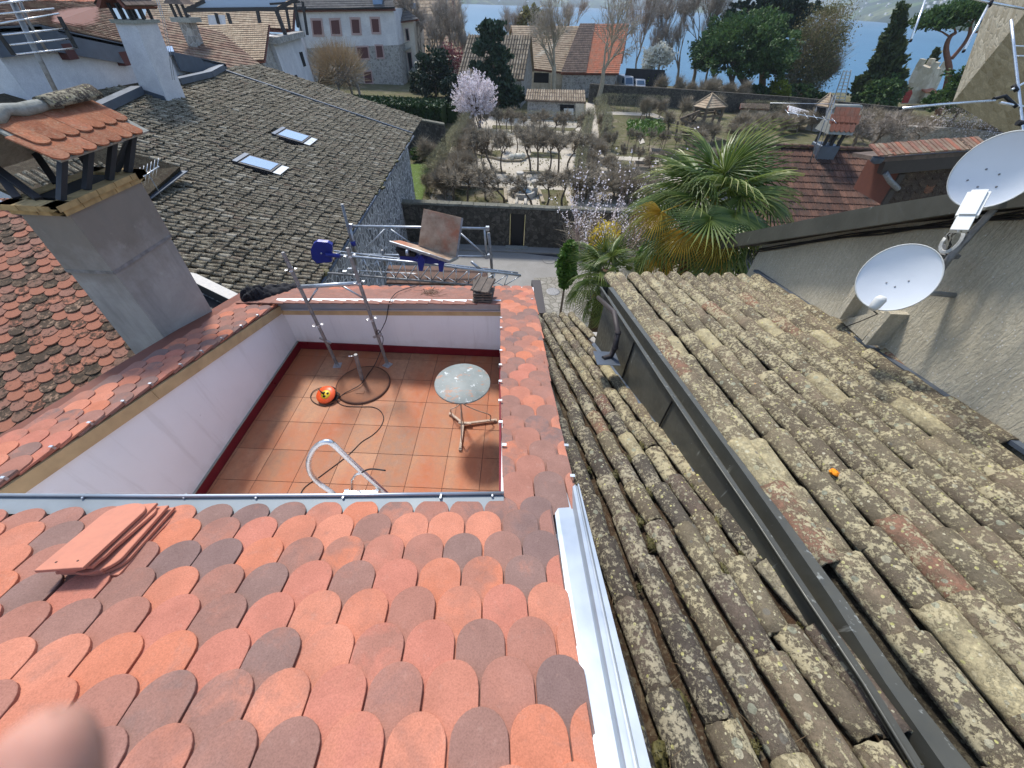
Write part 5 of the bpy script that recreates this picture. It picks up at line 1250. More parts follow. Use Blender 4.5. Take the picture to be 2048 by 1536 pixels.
st = scale_tile(.30, .45, .14, .03, seg=8).mesh('hung_tile'); st.materials.append(M['hung'])
for row in range(6):
    for i in range(16):
        x = 1768+i*17+(8.5 if row % 2 else 0); y = 414-row*13.5
        if x < 1768+(row)*7 or x > 1990: continue
        P = atY(x, y, YD-.05-.0*row); part('hung_tile', st, None, dm, M=frame(P, (-1, 0, 0), V((0, -.12, -1)).normalized(), V((0, -1, .12)).normalized()))
mb = MB(); mb.bar(atY(1804, 348, YD-.15), atY(1766, 412, YD-.15), .16, .06, (0, 1, 0)); part('corner_board', mb, M['dkbrown'], dm)
for i in range(26):
    x = 1758+i*8.5; P = atY(x, 309-.07*(x-1758)+R.uniform(-1, 1), YD-.35); mb = MB(); mb.bar(P+V((0, -.12, 0)), P+V((-.03, .45, .14)), .13, .03+R.uniform(0, .02)); part('verge_tile', mb, M['r_mix'] if i % 3 else M['old_scale'], dm)
mb = MB(); mb.slab([atY(1765, 316, YD-.3), atY(1985, 300, YD-.3), atY(1985, 300, YD-.3)+V((.3, 1.6, -.25)), atY(1765, 316, YD-.3)+V((.3, 1.6, -.25))], .1); part('dormer_roof', mb, M['r_greybrown'], dm)
mb = MB(); g_ = [atY(1752, 312, YD-.4), atY(1766, 322, YD-.4)]; mb.lathe([(.02, -.05), (.14, 0), (.15, .12)], 10, g_[0]+V((.1, 0, -.15))); part('gutter_end', mb, M['lead'], dm)
mb = MB(); mb.tube([atY(1770, 345, YD-.3), atY(1780, 362, YD-.3), atY(1796, 378, YD-.25)], .07, 8); part('downpipe', mb, M['galv_old'], dm)
def frond_mesh(seed, Rr=.62, nseg=34, span=150, droop=.25, tipd=.3):
    rr = random.Random(seed); mb = MB()
    for i in range(nseg):
        f = (i+.5)/nseg*2-1; a = math.radians(span)*f; L = Rr*(1-.22*abs(f)**2)*rr.uniform(.92, 1.05)
        d = V((math.sin(a), math.cos(a), 0)); s = V((math.cos(a), -math.sin(a), 0)); w = L*math.radians(span)/nseg*1.05
        zc = -.10*math.cos(a)*0; tip = rr.uniform(.4, 1.2)*tipd
        def pt(t, side, ridge):
            z = -droop*t*t*L-tip*L*max(0, t-.7)**2*3.2+(.012 if ridge else 0)*(1-t)
            ww = w*(t*1.0 if t < .55 else max(.03, .55*(1-(t-.55)/.47)))
            return d*(t*L)+s*(side*ww*.5)+V((0, 0, z+abs(f)*.05*L))
        vs = []
        ts = (.04, .3, .55, .8, 1.0)
        for t in ts: vs += [pt(t, -1, 0), pt(t, 0, 1)+V((0, 0, .02*min(t, .6))), pt(t, 1, 0)]
        mb.add(vs, [(j*3+k, j*3+k+1, (j+1)*3+k+1, (j+1)*3+k) for j in range(len(ts)-1) for k in (0, 1)])
    me = mb.mesh('frond'); return me
def palm(label, C0, R0, nf, seed, extra=(), yellow=True):
    rr = random.Random(seed); t = thing('palm_tree', (C0.x, C0.y, 0), label, 'palm')
    fm = [frond_mesh(seed+i, R0*rr.uniform(.9, 1.08), droop=.15+.12*i, tipd=.25+.15*i) for i in range(4)]; [m.materials.append(M['palm']) for m in fm]
    fy = [frond_mesh(seed+20+i, R0*.66, droop=.4, tipd=.6, span=110) for i in range(2)]; [m.materials.append(M['palm_y']) for m in fy]
    mb = MB(); zt = C0.z-.15; nseg_ = 16; pts = [V((C0.x, C0.y, zt*i/nseg_)) for i in range(nseg_+1)]; mb.tube(pts, [.13+.02*rr.random() for _ in pts], 10); part('trunk', mb, M['fibre'], t)
    for i in range(nf):
        az = i*2.39996+rr.gauss(0, .15); f = i/nf; el = math.radians(82-150*f**.85+rr.gauss(0, 6)); pl_ = R0*rr.uniform(.75, 1.1)*(.55+.6*f)
        dv = V((math.cos(az)*math.cos(el), math.sin(az)*math.cos(el), math.sin(el))); base = C0+dv*.08+V((0, 0, -.10-.35*f))
        end = base+dv*pl_+V((0, 0, -.10*pl_*f)); ndv = (dv+V((0, 0, -.12-.5*f*f))).normalized()
        mb = MB(); mb.tube([base, base+dv*pl_*.5+V((0, 0, .02)), end], [.016, .011, .008], 5, False); pet = part('petiole', mb, M['palm_y'] if f > .8 else M['palm'], t)
        x = ndv.cross(V((0, 0, 1))); x = x.normalized() if x.length > .05 else V((1, 0, 0)); n = x.cross(ndv).normalized()
        old_ = yellow and f > .78
        Mf = frame(end, x, ndv, n) @ Matrix.Rotation(rr.gauss(0, .25), 4, 'Y')
        part('frond', rr.choice(fy if (old_ and rr.random() < .75) else fm), None, t, M=Mf)
    for (x, y, dy_, yl) in extra:
        end = atD(x, y, dep(C0)+dy_); dv = (end-C0).normalized(); ndv = (dv+V((0, 0, -.15 if not yl else -.45))).normalized(); x_ = ndv.cross(V((0, 0, 1))).normalized(); n = x_.cross(ndv).normalized()
        mb = MB(); mb.tube([C0+dv*.08, (C0+end)/2+V((0, 0, .05)), end], [.016, .012, .009], 5, False); part('petiole', mb, M['palm_y'] if yl else M['palm'], t); part('frond', rr.choice(fy if yl else fm[:2]), None, t, M=frame(end, x_, ndv, n) @ Matrix.Rotation(rr.gauss(0, .2), 4, 'Y'))
    return t
palm('large fan palm with yellowing lower fronds, between the garden and the brown tiled roof', atD(1428, 392, 6.9), .86, 40, 3, extra=((1475, 320, -.3, 0), (1500, 350, .1, 0), (1330, 400, 0, 0), (1530, 400, 0, 0), (1322, 425, -.4, 1), (1372, 468, -.5, 1), (1435, 478, -.5, 1), (1490, 470, -.3, 0), (1385, 350, -.2, 0), (1420, 440, -.8, 0), (1470, 430, -.7, 0)))
palm('smaller green fan palm standing just beyond the low canal roof eave', atD(1215, 530, 8.8), .58, 24, 41, yellow=False)
def fl(x, y, dz=0.0): return onz(x, y, ZF+dz)
b1_, b2_ = fl(675, 731), fl(775.3, 730)
t1_, t2_ = atY(565.6, 504.6, b1_.y), atY(694.5, 495.5, b2_.y)
t = thing('scaffold', (b1_+b2_)/2, 'galvanised scaffold frame of two poles with a crossbar standing on the terrace tiles', 'scaffold')
for i, (b, tp) in enumerate(((b1_, t1_), (b2_, t2_))):
    mb = MB(); mb.tube([b+V((0, 0, .02)), tp], .0215, 12, False); mb.tube([tp, b+(tp-b)*.9], .017, 12); part('pole', mb, M['galv_old'], t)
    mb = MB(); mb.lathe([(.001, .006), (.075, .006), (.075, 0)], 4, b, Matrix.Rotation(.9+i, 3, 'Z'), False); mb.lathe([(.024, .0), (.024, .05)], 10, b); part('base_plate', mb, M['galv'], t)
    for f in (.42, .88) if i == 0 else (.46, .76, .95):
        p = b+(tp-b)*f; ax = (tp-b).normalized(); q = ax.to_track_quat('Z', 'Y').to_matrix(); mb = MB()
        mb.lathe([(.024, -.005), (.024, .005)], 10, p, q)
        for k in range(4): a = k*math.pi/2+.4; mb.tube([p+q @ V((.05*math.cos(a)+.016*math.cos(g), .05*math.sin(a)+.016*math.sin(g), 0)) for g in [j*math.pi/4 for j in range(9)]], .004, 4, False);
        part('rosette', mb, M['alu'], t)
    w_ = b+(tp-b)*(.27 if i == 0 else .30); mb = MB(); dv = V((.07, -.01, -.035)) if i == 0 else V((.07, -.02, .04)); mb.bar(w_-dv, w_+dv, .018, .03); part('wedge_clamp', mb, M['galv'], t)
ca, cb = atY(596, 574, b1_.y), atY(718, 566.5, b2_.y)
mb = MB(); mb.tube([ca, cb], .024, 12); part('crossbar', mb, M['galv'], t)
for a, b in ((atY(635, 577, b1_.y), atY(618, 603, b1_.y)), (atY(683, 571, b2_.y), atY(726, 596, b2_.y))):
    mb = MB(); mb.tube([a, b], .011, 8); part('brace', mb, M['galv'], t)
c = fl(727, 770); rU = 52*pxm(c)
t = thing('parasol_base', c, 'round dusty parasol foot with a short steel tube, standing in front of the scaffold poles', 'parasol base')
dust = plain('dusty_brown_metal', (.24, .10, .05), .75, 0, .25, 7, .1)
mb = MB(); mb.lathe([(.001, .034), (rU*.93, .030), (rU*.97, .022), (rU, .008), (rU, 0)], 40, c); part('disc', mb, dust, t)
mb = MB(); mb.lathe([(rU*.965, .026), (rU*1.0, .022), (rU*1.012, .010), (rU*1.0, .0), (rU*.97, .0)], 40, c); part('rim', mb, plain('dark_rust', (.09, .04, .025), .6), t)
pb = fl(724, 758, .03); pt_ = atY(711, 709, pb.y+.02)
mb = MB(); mb.tube([pb, pt_], .026, 14, False); mb.tube([pt_, pb+(pt_-pb)*.85], .022, 14); part('tube', mb, M['galv_old'], t)
mb = MB(); q = pt_+V((-.03, -.01, -.02)); mb.tube([q, q+V((-.045, -.01, 0))], .007, 6); mb.blob(q+V((-.05, -.01, 0)), .013, 1, 8, 6, 0); part('clamp_screw', mb, M['alu'], t)
mb = MB(); q = fl(721, 784, .034); mb.hexa([q+V((a, b, 0)) for a, b in ((-.05, -.03), (.05, -.03), (.045, .025), (-.045, .025))], [q+V((a, b, .004)) for a, b in ((-.05, -.03), (.05, -.03), (.045, .025), (-.045, .025))]); part('stamp_plate', mb, dust, t)
c = fl(656, 797, .0)+V((0, 0, .07)); n = V((-.05, -.35, .94)).normalized(); q = n.to_track_quat('Z', 'Y').to_matrix(); rr_ = 19*pxm(c)
t = thing('cable_reel', c, 'orange cable reel with yellow socket plate and black cord lying on the terrace floor', 'cable reel')
mb = MB(); mb.lathe([(.03, .018), (rr_*.98, .018), (rr_, .013), (rr_, .006), (rr_*.7, .0)], 32, c, q); part('reel_disc', mb, M['orange'], t)
mb = MB(); mb.lathe([(.001, .026), (rr_*.46, .026), (rr_*.5, .018)], 24, c, q); part('socket_plate', mb, M['yellow'], t)
for a in range(3):
    mb = MB(); p = c+q @ V((rr_*.25*math.cos(a*2.1+.5), rr_*.25*math.sin(a*2.1+.5), .0265)); mb.lathe([(.001, .002), (rr_*.13, .002), (rr_*.13, 0)], 12, p, q); part('socket', mb, M['black'], t)
mb = MB(); p = c+q @ V((-rr_*.2, .0, .03)); mb.tube([p, p+q @ V((0, 0, .03)), p+q @ V((-.03, .02, .045)), p+q @ V((-.07, .05, .03))], [.013, .012, .007, .005], 8); part('plug', mb, M['black'], t)
mb = MB(); mb.lathe([(rr_*.7, -.002), (rr_*.72, -.05), (rr_*.9, -.055), (rr_*.9, -.065)], 24, c, q); mb.tube([c+q @ V((rr_*.8, -.05, -.03)), c+q @ V((rr_*1.2, -.04, -.02)), c+q @ V((rr_*1.2, .05, -.03)), c+q @ V((rr_*.8, .07, -.04))], .009, 6); part('reel_frame', mb, M['black'], t)
cord = [(668, 806), (650, 812), (630, 806), (621, 795), (626, 783), (640, 776), (660, 773), (672, 778), (676, 790), (684, 799)]
def smooth(pts, k=4):
    out = []; n = len(pts)
    for i in range(n-1):
        p0, p1, p2, p3 = pts[max(0, i-1)], pts[i], pts[i+1], pts[min(n-1, i+2)]
        for j in range(k):
            s = j/k; out.append(.5*((2*p1)+(p2-p0)*s+(2*p0-5*p1+4*p2-p3)*s*s+(3*p1-p0-3*p2+p3)*s**3))
    return out+[pts[-1]]
mb = MB(); mb.tube(smooth([fl(x, y, .012) for x, y in cord]), .0052, 6, True); part('cord', mb, M['black'], t)
mb = MB(); fc = [(674, 803), (684, 810), (700, 813), (723, 813.5), (745, 814), (760, 821), (767, 834), (764, 848), (755, 861), (742, 872), (723, 884), (704, 903), (684, 920), (660, 938), (637, 955), (620, 966), (608, 976), (602, 986), (598, 1000)]
mb.tube(smooth([fl(x, y, .007) for x, y in fc]), .0048, 6); solo('extension_cord', mb, M['black'], 'black cord snaking across the terrace floor from the orange reel to the ladder', 'cord')
up_c = [fl(676, 797, .02), fl(690, 786, .04), fl(704, 779, .05), fl(722, 768, .06), fl(735, 750, .045), fl(748, 732, .03), atY(757, 713, 3.95), atY(764, 692, YB-.1), atY(766, 676, YB-.08), atY(757, 660, b2_.y-.03), atY(752, 668, b2_.y-.05), atY(760, 664, b2_.y-.03), atY(772, 640, YB-.05), atY(777, 612, YB-.06), atY(781, 600, YB-.05), onp(794, 592, BS)+V((0, 0, .05)), onp(812, 584, BS)+V((0, 0, .05)), onp(828, 578, BS)+V((0, 0, .04)), onp(841, 573.5, BS)+V((0, 0, .04))]
mb = MB(); mb.tube(smooth(up_c), .0055, 6); solo('power_cable', mb, M['black'], 'black cable climbing from the reel past the scaffold pole and over the back parapet', 'cable')
mb = MB(); mb.tube([fl(742, 936, .9), fl(760, 938, .88), fl(772, 941, .86)], .008, 6) if False else None
c0 = fl(927, 851); tt_ = atY(925, 765, c0.y-.02); s = pxm(tt_); rT_ = 55.5*s
t = thing('bistro_table', c0, 'round grey folding metal bistro table with paint-spattered top and rusty white legs', 'table')
def table_mat():
    t_ = NT('weathered_grey_paint', .55, 0, .4); g = t_.geo()
    c_ = t_.ramp(t_.noise(g, 6, 4), [(.3, (.17, .195, .185)), (.7, (.25, .275, .26))])
    c_ = t_.mix(t_.ramp(t_.noise(t_.mapping(g, (1, 1.6, 1)), 5.5, 6, .7), [(.55, 0), (.62, .85)]), c_, (.38, .19, .11))
    c_ = t_.mix(t_.ramp(t_.noise(t_.mapping(g, (1, 1, 1), (0, 0, 1)), 8, 7, .75), [(.59, 0), (.62, .9)]), c_, (.60, .63, .62))
    c_ = t_.mix(t_.ramp(t_.noise(g, 55, 3, .8), [(.66, 0), (.70, .8)]), c_, (.65, .68, .66)); t_.col(c_); return t_.m
mb = MB(); mb.lathe([(.001, .006), (rT_*.98, .005), (rT_, .001), (rT_, -.014), (rT_*.985, -.014), (rT_*.975, .0), (.001, .0)], 56, tt_); part('table_top', mb, table_mat(), t)
lm = plain('flaking_white_rust_paint', (.46, .36, .28), .8, 0, .35, 22, .3)
ends = [fl(901, 828, .02), fl(991, 841, .02), fl(920.5, 898, .02)]
for e in ends:
    mb = MB(); mb.bar(c0+V((0, 0, .035)), e+V((0, 0, .012)), .026, .022); mb.box(e+V((0, 0, -.004)), (.035, .035, .03)); part('foot_bar', mb, lm, t)
mb = MB(); mb.bar(c0+V((-.06, .0, .05)), c0+V((.10, -.0, .05)), .028, .02); part('foot_bar', mb, lm, t)
tips = [fl(903, 829, .04), fl(980, 840, .04), fl(924, 885, .04)]
for e, (ox, oy) in zip(tips, ((-.12, .02), (.16, .02), (-.02, -.03))):
    u_ = tt_+V((ox, oy, -.02)); hub = c0+V((ox*.15, oy*.3, (tt_.z-c0.z)*.55))
    mb = MB(); mb.tube(smooth([e, e+V((0, 0, .10)), e+(hub-e)*.5+V((0, 0, .02)), hub+V((0, 0, -.03)), hub+V((ox*.3, 0, .06)), u_+V((ox*.2, 0, -.10)), u_]), .0075, 6); part('leg_rod', mb, lm, t)
mb = MB(); hub = c0+V((0, 0, (tt_.z-c0.z)*.62)); mb.tube([hub+V((.075*math.cos(a), .02*math.sin(a), .055*math.sin(a))) for a in [k*math.pi/8 for k in range(17)]], .007, 6, False); part('scroll_ring', mb, lm, t)
mb = MB(); mb.tube([c0+V((0, 0, .04)), c0+V((-.01, .01, .42)), tt_+V((0, 0, -.02))], .008, 6); part('leg_rod', mb, lm, t)
YL = 1.34
t = thing('step_ladder', (-1.35, 1.4, ZF), 'aluminium step ladder with a bent hand rail rising behind the front roof edge', 'ladder')
loop = [atY(690, 1010, YL-.04), atY(665, 986, YL-.02), atY(640, 968, YL), atY(623, 950, YL), atY(617, 930, YL), atY(622, 908, YL), atY(634, 892, YL), atY(646, 885, YL), atY(658, 884, YL), atY(670, 892, YL), atY(696, 917, YL), atY(725, 944, YL), atY(776, 990, YL), atY(800, 1012, YL)]
mb = MB(); lp = smooth(loop, 5)
for i in range(len(lp)-1): pass
mb.tube(lp, .0185, 10); me_r = part('hand_rail', mb, M['alu'], t)
mb = MB(); zp = 9.42; p0_, p1_, p2_, p3_ = [onz(x, y, zp) for x, y in ((690, 981), (750, 981), (775, 1004), (680, 1004))]
mb.slab([p3_, p2_, p1_, p0_], .03); part('platform', mb, M['alu'], t)
for i in range(9):
    a = p0_+(p1_-p0_)*(i+.5)/9; b = p3_+(p2_-p3_)*(i+.5)/9; mb = MB(); mb.bar(a+V((0, 0, .004)), b+V((0, 0, .004)), .008, .006); part('platform_rib', mb, M['dish_rim'], t)
mb = MB(); mb.tube([atY(704, 990, YL+.02), atY(704, 960, YL+.03), atY(712, 949, YL+.03), atY(726, 945, YL+.02)], .010, 8); part('stay', mb, M['alu'], t)
for a, b in ((p0_, V((-1.62, 2.05, ZF))), (p1_, V((-1.1, 2.0, ZF))), (p3_, V((-1.6, 1.02, ZF))), (p2_, V((-1.05, 1.02, ZF)))):
    b = V((a.x+(b.x+1.35)*.2, b.y if b.y < 1.5 else 1.62, ZF)); mb = MB(); mb.bar(a+V((0, 0, -.03)), b, .03, .05); part('leg', mb, M['alu'], t)
mb = MB(); mb.tube(smooth([atY(724, 945, YL-.02), atY(733, 940, YL-.03), atY(746, 938, YL-.04), atY(771, 941, YL-.05)]), .006, 6); part('tie_cord', mb, M['black'], t)
def cloth(path, wid, h, seed, nm='black_jacket'):
    mb = MB(); nu, nv = 44, 18; vs = []
    for i in range(nu+1):
        f = i/nu*(len(path)-1); k = min(int(f), len(path)-2); p = path[k]+(path[k+1]-path[k])*(f-k); d = (path[k+1]-path[k]).normalized(); s_ = d.cross(V((0, 0, 1))).normalized()
        env = math.sin(math.pi*(i/nu))**.35
        for j in range(nv+1):
            g = (j/nv-.5)*2; w_ = wid*env*(1+.35*noise.noise(V((i*.35, seed, 0)))); hh = h*env*(1-g*g)**.5
            q = p+s_*g*w_; wr = abs(noise.noise(V((q.x*7, q.y*7, seed))))*.9+.22*noise.noise(V((q.x*16, q.y*16, seed+5)))
            vs.append(q+V((.02*noise.noise(V((q.x*20, q.y*20, 9))), .02*noise.noise(V((q.y*20, q.x*20, 3))), hh*(.40+wr*.9)+.004)))
    w2_ = nv+1; mb.add(vs, [(i*w2_+j, i*w2_+j+1, (i+1)*w2_+j+1, (i+1)*w2_+j) for i in range(nu) for j in range(nv)], True); return mb
jp = [onp(488, 602, LS)+V((0, 0, .03)), onp(520, 600, LS)+V((0, 0, .06)), onp(545, 588, BS)+V((0, 0, .02)), onp(570, 580, BS)+V((0, 0, .02)), onp(597, 572, BS)+V((0, 0, .02))]
mb = cloth(jp, .14, .13, 3); mb2 = cloth([onp(486, 606, LS)+V((0, 0, .04)), onp(512, 600, LS)+V((0, 0, .08)), onp(540, 596, LS)+V((0, 0, .07))], .13, .20, 8)
mb.add(mb2.v, mb2.f, True)
solo('black_jacket', mb, M['cloth'], 'crumpled black jacket thrown over the back left corner of the parapet', 'jacket')
t0 = onp(967, 597, BS)+V((0, -.05, .05)); t = thing('old_tile_stack', t0, 'small stack of grimy old flat tiles on the back parapet near its right end', 'tile stack')
sm_ = plain('grimy_tile', (.13, .105, .085), .9, 0, .3, 12, .4)
for i in range(6):
    mb = MB(); c_ = t0+V((R.gauss(0, .012), R.gauss(0, .012), .018+i*.036)); rot = Matrix.Rotation(R.gauss(0, .10), 3, 'Z') @ Matrix.Rotation(.10, 3, 'X'); mb.box(c_, (.24, .30, .016), rot)
    for k in (-.1, 0, .1): mb.box(c_+rot @ V((k, 0, .010)), (.025, .30, .012), rot)
    part('tile', mb, sm_, t)
mb = MB()
for i in range(60): p = onp(860+R.gauss(0, 9), 588+R.gauss(0, 3), BS)+V((0, 0, .02+R.uniform(0, .03))); d = V((R.gauss(0, 1), R.gauss(0, 1), R.gauss(0, .3))).normalized()*R.uniform(.02, .07); mb.bar(p-d, p+d, .006, .004)
tag(part('debris', mb, plain('dry_moss_debris', (.22, .13, .09), .95, 0, .3, 20, 0), None, kind='stuff'), 'little heap of brown debris on the back parapet tiles', 'debris')
RPo = (RP[0]+.10, RP[1], RP[2])
A, B = onp(134, 1123, RPo), onp(268, 1006, RPo); dS = (B-A).normalized(); nS = V((-RP[1], -RP[2], 1)).normalized(); rS = dS.cross(nS).normalized()
t = thing('new_tile_stack', (A+B)/2-nS*.12, 'loose stack of unused salmon scale tiles lying on the foreground roof', 'tile stack')
stk = plain('fresh_clay', (.50, .20, .13), .8, 0, .08, 30, .1)
sm2 = []; LT = (A-B).length+.03
for hl in (0, 1):
    mb = scale_tile(.155, LT, .060, .012, seg=14, cham=.0015)
    me = mb.mesh('roof_tile'); me.materials.append(stk); sm2.append(me)
stk_d = stk
zc_ = [0, -.016, -.029, -.041, -.053, -.064, -.075, -.085]
for i, dz in enumerate(zc_):
    flip = i in (1, 3, 5); yaw = (0, .035, -.05, .06, -.03, .05, -.06, .02)[i]; sh = (0, .02, .045, .035, .055, .06, .075, .06)[i]; su = (0, .0, .02, .03, .025, .04, .03, .05)[i]
    P = B+nS*dz+dS*(sh*.5)+rS*su
    m = frame(P, rS if rS.cross(dS).dot(nS) > 0 else -rS, dS, nS) @ Matrix.Rotation(yaw, 4, 'Z') @ Matrix.Rotation((0, .02, -.03, .03, -.01, .02, -.02, 0)[i], 4, 'X')
    if flip: m = m @ Matrix.Translation((0, -LT, 0)) @ Matrix.Rotation(math.pi, 4, 'Z')
    part('roof_tile', sm2[0], None, t, M=m)
for u_ in (-.035, .035):
    mb = MB(); m = frame(B, rS if rS.cross(dS).dot(nS) > 0 else -rS, dS, nS); p = m @ V((u_, -LT+.03, .0005)); mb.lathe([(.001, .0006), (.0035, .0006), (.0035, 0)], 8, p, m.to_3x3()); part('nail_hole', mb, M['black'], t)
YS = 6.5
t = thing('scaffold_guard', atY(840, 500, YS), 'galvanised scaffold guard rails and diagonal braces beyond the back eave', 'scaffold')
def st(x, y, dy=0): return atY(x, y, YS+dy)
def tb(nm, pts, r=.022, mat='galv', par=None): mb = MB(); mb.tube([V(p) for p in pts], r, 8); return part(nm, mb, M[mat], par or t)
tb('guard_rail', [st(702, 452), st(975, 457)]); tb('guard_rail', [st(722, 509), st(975, 513.5)], .020)
tb('post', [st(684, 408), st(700, 470), st(712, 530)], .026, 'galv_old'); tb('post', [st(969, 456), st(973, 512)], .020); tb('post', [st(977, 466), st(982, 512), st(985, 560)], .026, 'galv_old')
tb('brace', [st(777, 456), st(822, 487)], .014); tb('brace', [st(770, 458), st(728, 500)], .010); tb('brace', [st(920, 466), st(972, 512)], .017); tb('post', [st(700, 452), st(712, 505)], .022)
tb('post', [st(764, 500), st(770, 530)], .022, 'galv_old')
tb('tag_sleeve', [st(705, 482), st(708, 491)], .045, 'blue')
for x, y in ((702, 452), (975, 457), (973, 513), (980, 512)):
    mb = MB(); p = st(x, y); mb.box(p, (.06, .06, .07)); part('coupler', mb, M['galv'], t)
tb('short_tube', [st(942, 523, -.4), st(962, 540, -.4)], .025)
YH = 5.95
t = thing('tile_hoist', atY(840, 540, YH), 'inclined lattice hoist track with a blue head plate, lying behind the back parapet', 'hoist')
def hp(x, y, dy=0): return atY(x, y, YH+dy)
top_a, top_b = hp(652, 508, .0), hp(1042, 551, 0); tb('chord', [top_a, hp(850, 527), top_b], .022, 'galv', t); tb('chord', [hp(668, 502, .25), hp(1036, 546, .25)], .018, 'galv', t)
lo_a, lo_b = hp(656, 546, -.05), hp(945, 570, -.05); tb('chord', [lo_a, lo_b], .020, 'galv_old', t); tb('chord', [hp(706, 541, .3), hp(984, 556, .3)], .014, 'galv', t)
tb('chord', [hp(955, 572, -.05), hp(1040, 575, -.05)], .016, 'galv_old', t)
nz_ = 13
for i in range(nz_):
    f0, f1, f2 = i/nz_, (i+.5)/nz_, (i+1)/nz_; a = hp(700, 513)+(top_b-hp(700, 513))*f0; b = hp(705, 549, -.03)+(hp(1020, 573, -.03)-hp(705, 549, -.03))*f1; c_ = hp(700, 513)+(top_b-hp(700, 513))*f2
    tb('lattice_strut', [a, b], .009, 'alu', t); tb('lattice_strut', [b, c_], .009, 'galv', t)
    d = hp(706, 541, .3)+(hp(984, 556, .3)-hp(706, 541, .3))*f1; tb('lattice_strut', [b, d], .008, 'galv', t)
    e = hp(668, 502, .25)+(hp(1036, 546, .25)-hp(668, 502, .25))*f1; tb('lattice_rung', [hp(652, 508)+(top_b-hp(652, 508))*f1, e], .010, 'galv', t)
cpl = hp(643, 506, -.1); mb = MB(); ring = [(626, 488), (634, 483), (655, 485), (664, 490), (663.5, 524), (634, 527), (624, 518), (621, 500)]
f = [atY(x, y, YH-.1) for x, y in ring]; mb.hexa([p+V((0, .06, .01)) for p in f][::-1], f[::-1]); part('head_plate', mb, M['blue'], t)
mb = MB(); mb.tube([cpl+V((0, -.02, 0)), cpl+V((0, .02, 0))], .012, 8); part('plate_bolt', mb, M['alu'], t)
tb('head_axle', [hp(652, 509, -.12), hp(680, 512, -.1)], .035, 'blue', t)
for (x, y) in ((690, 545), (700, 540), (712, 552)):
    mb = MB(); mb.box(hp(x, y, -.1), (.07, .05, .06)); part('coupler', mb, M['galv'], t)
YP = 5.85
ply = render_mat('dusty_plywood', (.33, .20, .12), (.50, .33, .21), 3, .3, 30, .004)
def ply_mat():
    t_ = NT('dusty_plywood', .85, spec=.2); g = t_.geo(); c_ = t_.ramp(t_.noise(g, 3.5, 6, .7), [(.35, (.27, .17, .11)), (.65, (.50, .38, .27))])
    c_ = t_.mix(t_.ramp(t_.noise(g, 1.8, 5, .6), [(.46, 0), (.62, .8)]), c_, (.42, .13, .065)); c_ = t_.mix(t_.ramp(t_.noise(g, 40, 4, .8), [(.62, 0), (.72, .6)]), c_, (.55, .47, .38)); t_.col(c_); return t_.m
ply = ply_mat()
t = thing('hoist_platform', atY(870, 490, YP), 'hinged plywood load platform on blue brackets riding on the hoist track', 'platform')
pA = [atY(847, 417.6, YP+.18), atY(924.6, 436, YP+.20), atY(913, 517, YP-.04), atY(836.7, 490, YP+.02)]
nA = (pA[1]-pA[0]).cross(pA[3]-pA[0]).normalized(); nA = nA if nA.dot(CAM-pA[0]) > 0 else -nA
mb = MB(); mb.hexa([p-nA*.018 for p in pA], pA); part('back_board', mb, ply, t)
mb = MB(); mb.bar(pA[1]-nA*.02, pA[2]-nA*.02, .03, .05, nA); mb.bar(pA[2]-nA*.02+V((0, 0, -.01)), pA[3]-nA*.02, .02, .03, nA); part('board_frame', mb, M['galv_old'], t)
pB = [atY(779, 482, YP-.05), atY(800, 480.5, YP+.1), atY(916, 513, YP+.05), atY(898, 521, YP-.35), atY(860, 508, YP-.35)]
pB = [V((p.x, p.y, p.z)) for p in pB]; mb = MB(); mb.slab([pB[0], pB[4], pB[3], pB[2], pB[1]], .022); part('floor_board', mb, ply, t)
mb = MB();
for a, b in ((pB[0], pB[4]), (pB[4], pB[3]), (pB[3], pB[2])): mb.bar(a-V((0, 0, .02)), b-V((0, 0, .02)), .02, .045)
part('board_frame', mb, M['galv'], t)
def bl(q, dy, nm='blue_bracket', mat='blue', dd=.08):
    f = [atY(x, y, YP+dy) for x, y in q]; mb = MB(); mb.hexa([p+V((0, dd, 0)) for p in f], f); part(nm, mb, M[mat], t)
bl(((834, 520), (838, 541), (845, 542), (850, 519), (842, 512)), -.3); bl(((876, 524), (878, 543), (885, 544), (889, 523), (884, 518)), -.3)
bl(((798, 507), (800, 519), (860, 528), (896, 526), (898, 518), (860, 513)), -.1, 'carriage', 'blue', .25)
bl(((790, 499), (800, 512), (830, 514), (828, 506)), -.15, 'carriage', 'blackmetal', .2)
for x in (815, 842): mb = MB(); p = atY(x, 505, YP-.2); mb.lathe([(.001, .02), (.05, .02), (.05, -.02), (.001, -.02)], 14, p, Matrix.Rotation(math.pi/2, 3, 'Y')); part('roller', mb, M['galv'], t)
t = thing('plank_pile', atY(850, 560, 6.3), 'brown scaffold planks stacked beneath the hoist track', 'planks')
for i in range(5):
    mb = MB(); a, b = atY(775, 536+i*6.5, 6.45-.12*i), atY(975, 541+i*6.5, 6.45-.12*i); mb.bar(a, b, .16, .035); part('plank', mb, plain('wet_plank', (.12, .07, .05), .85, 0, .3, 8), t)
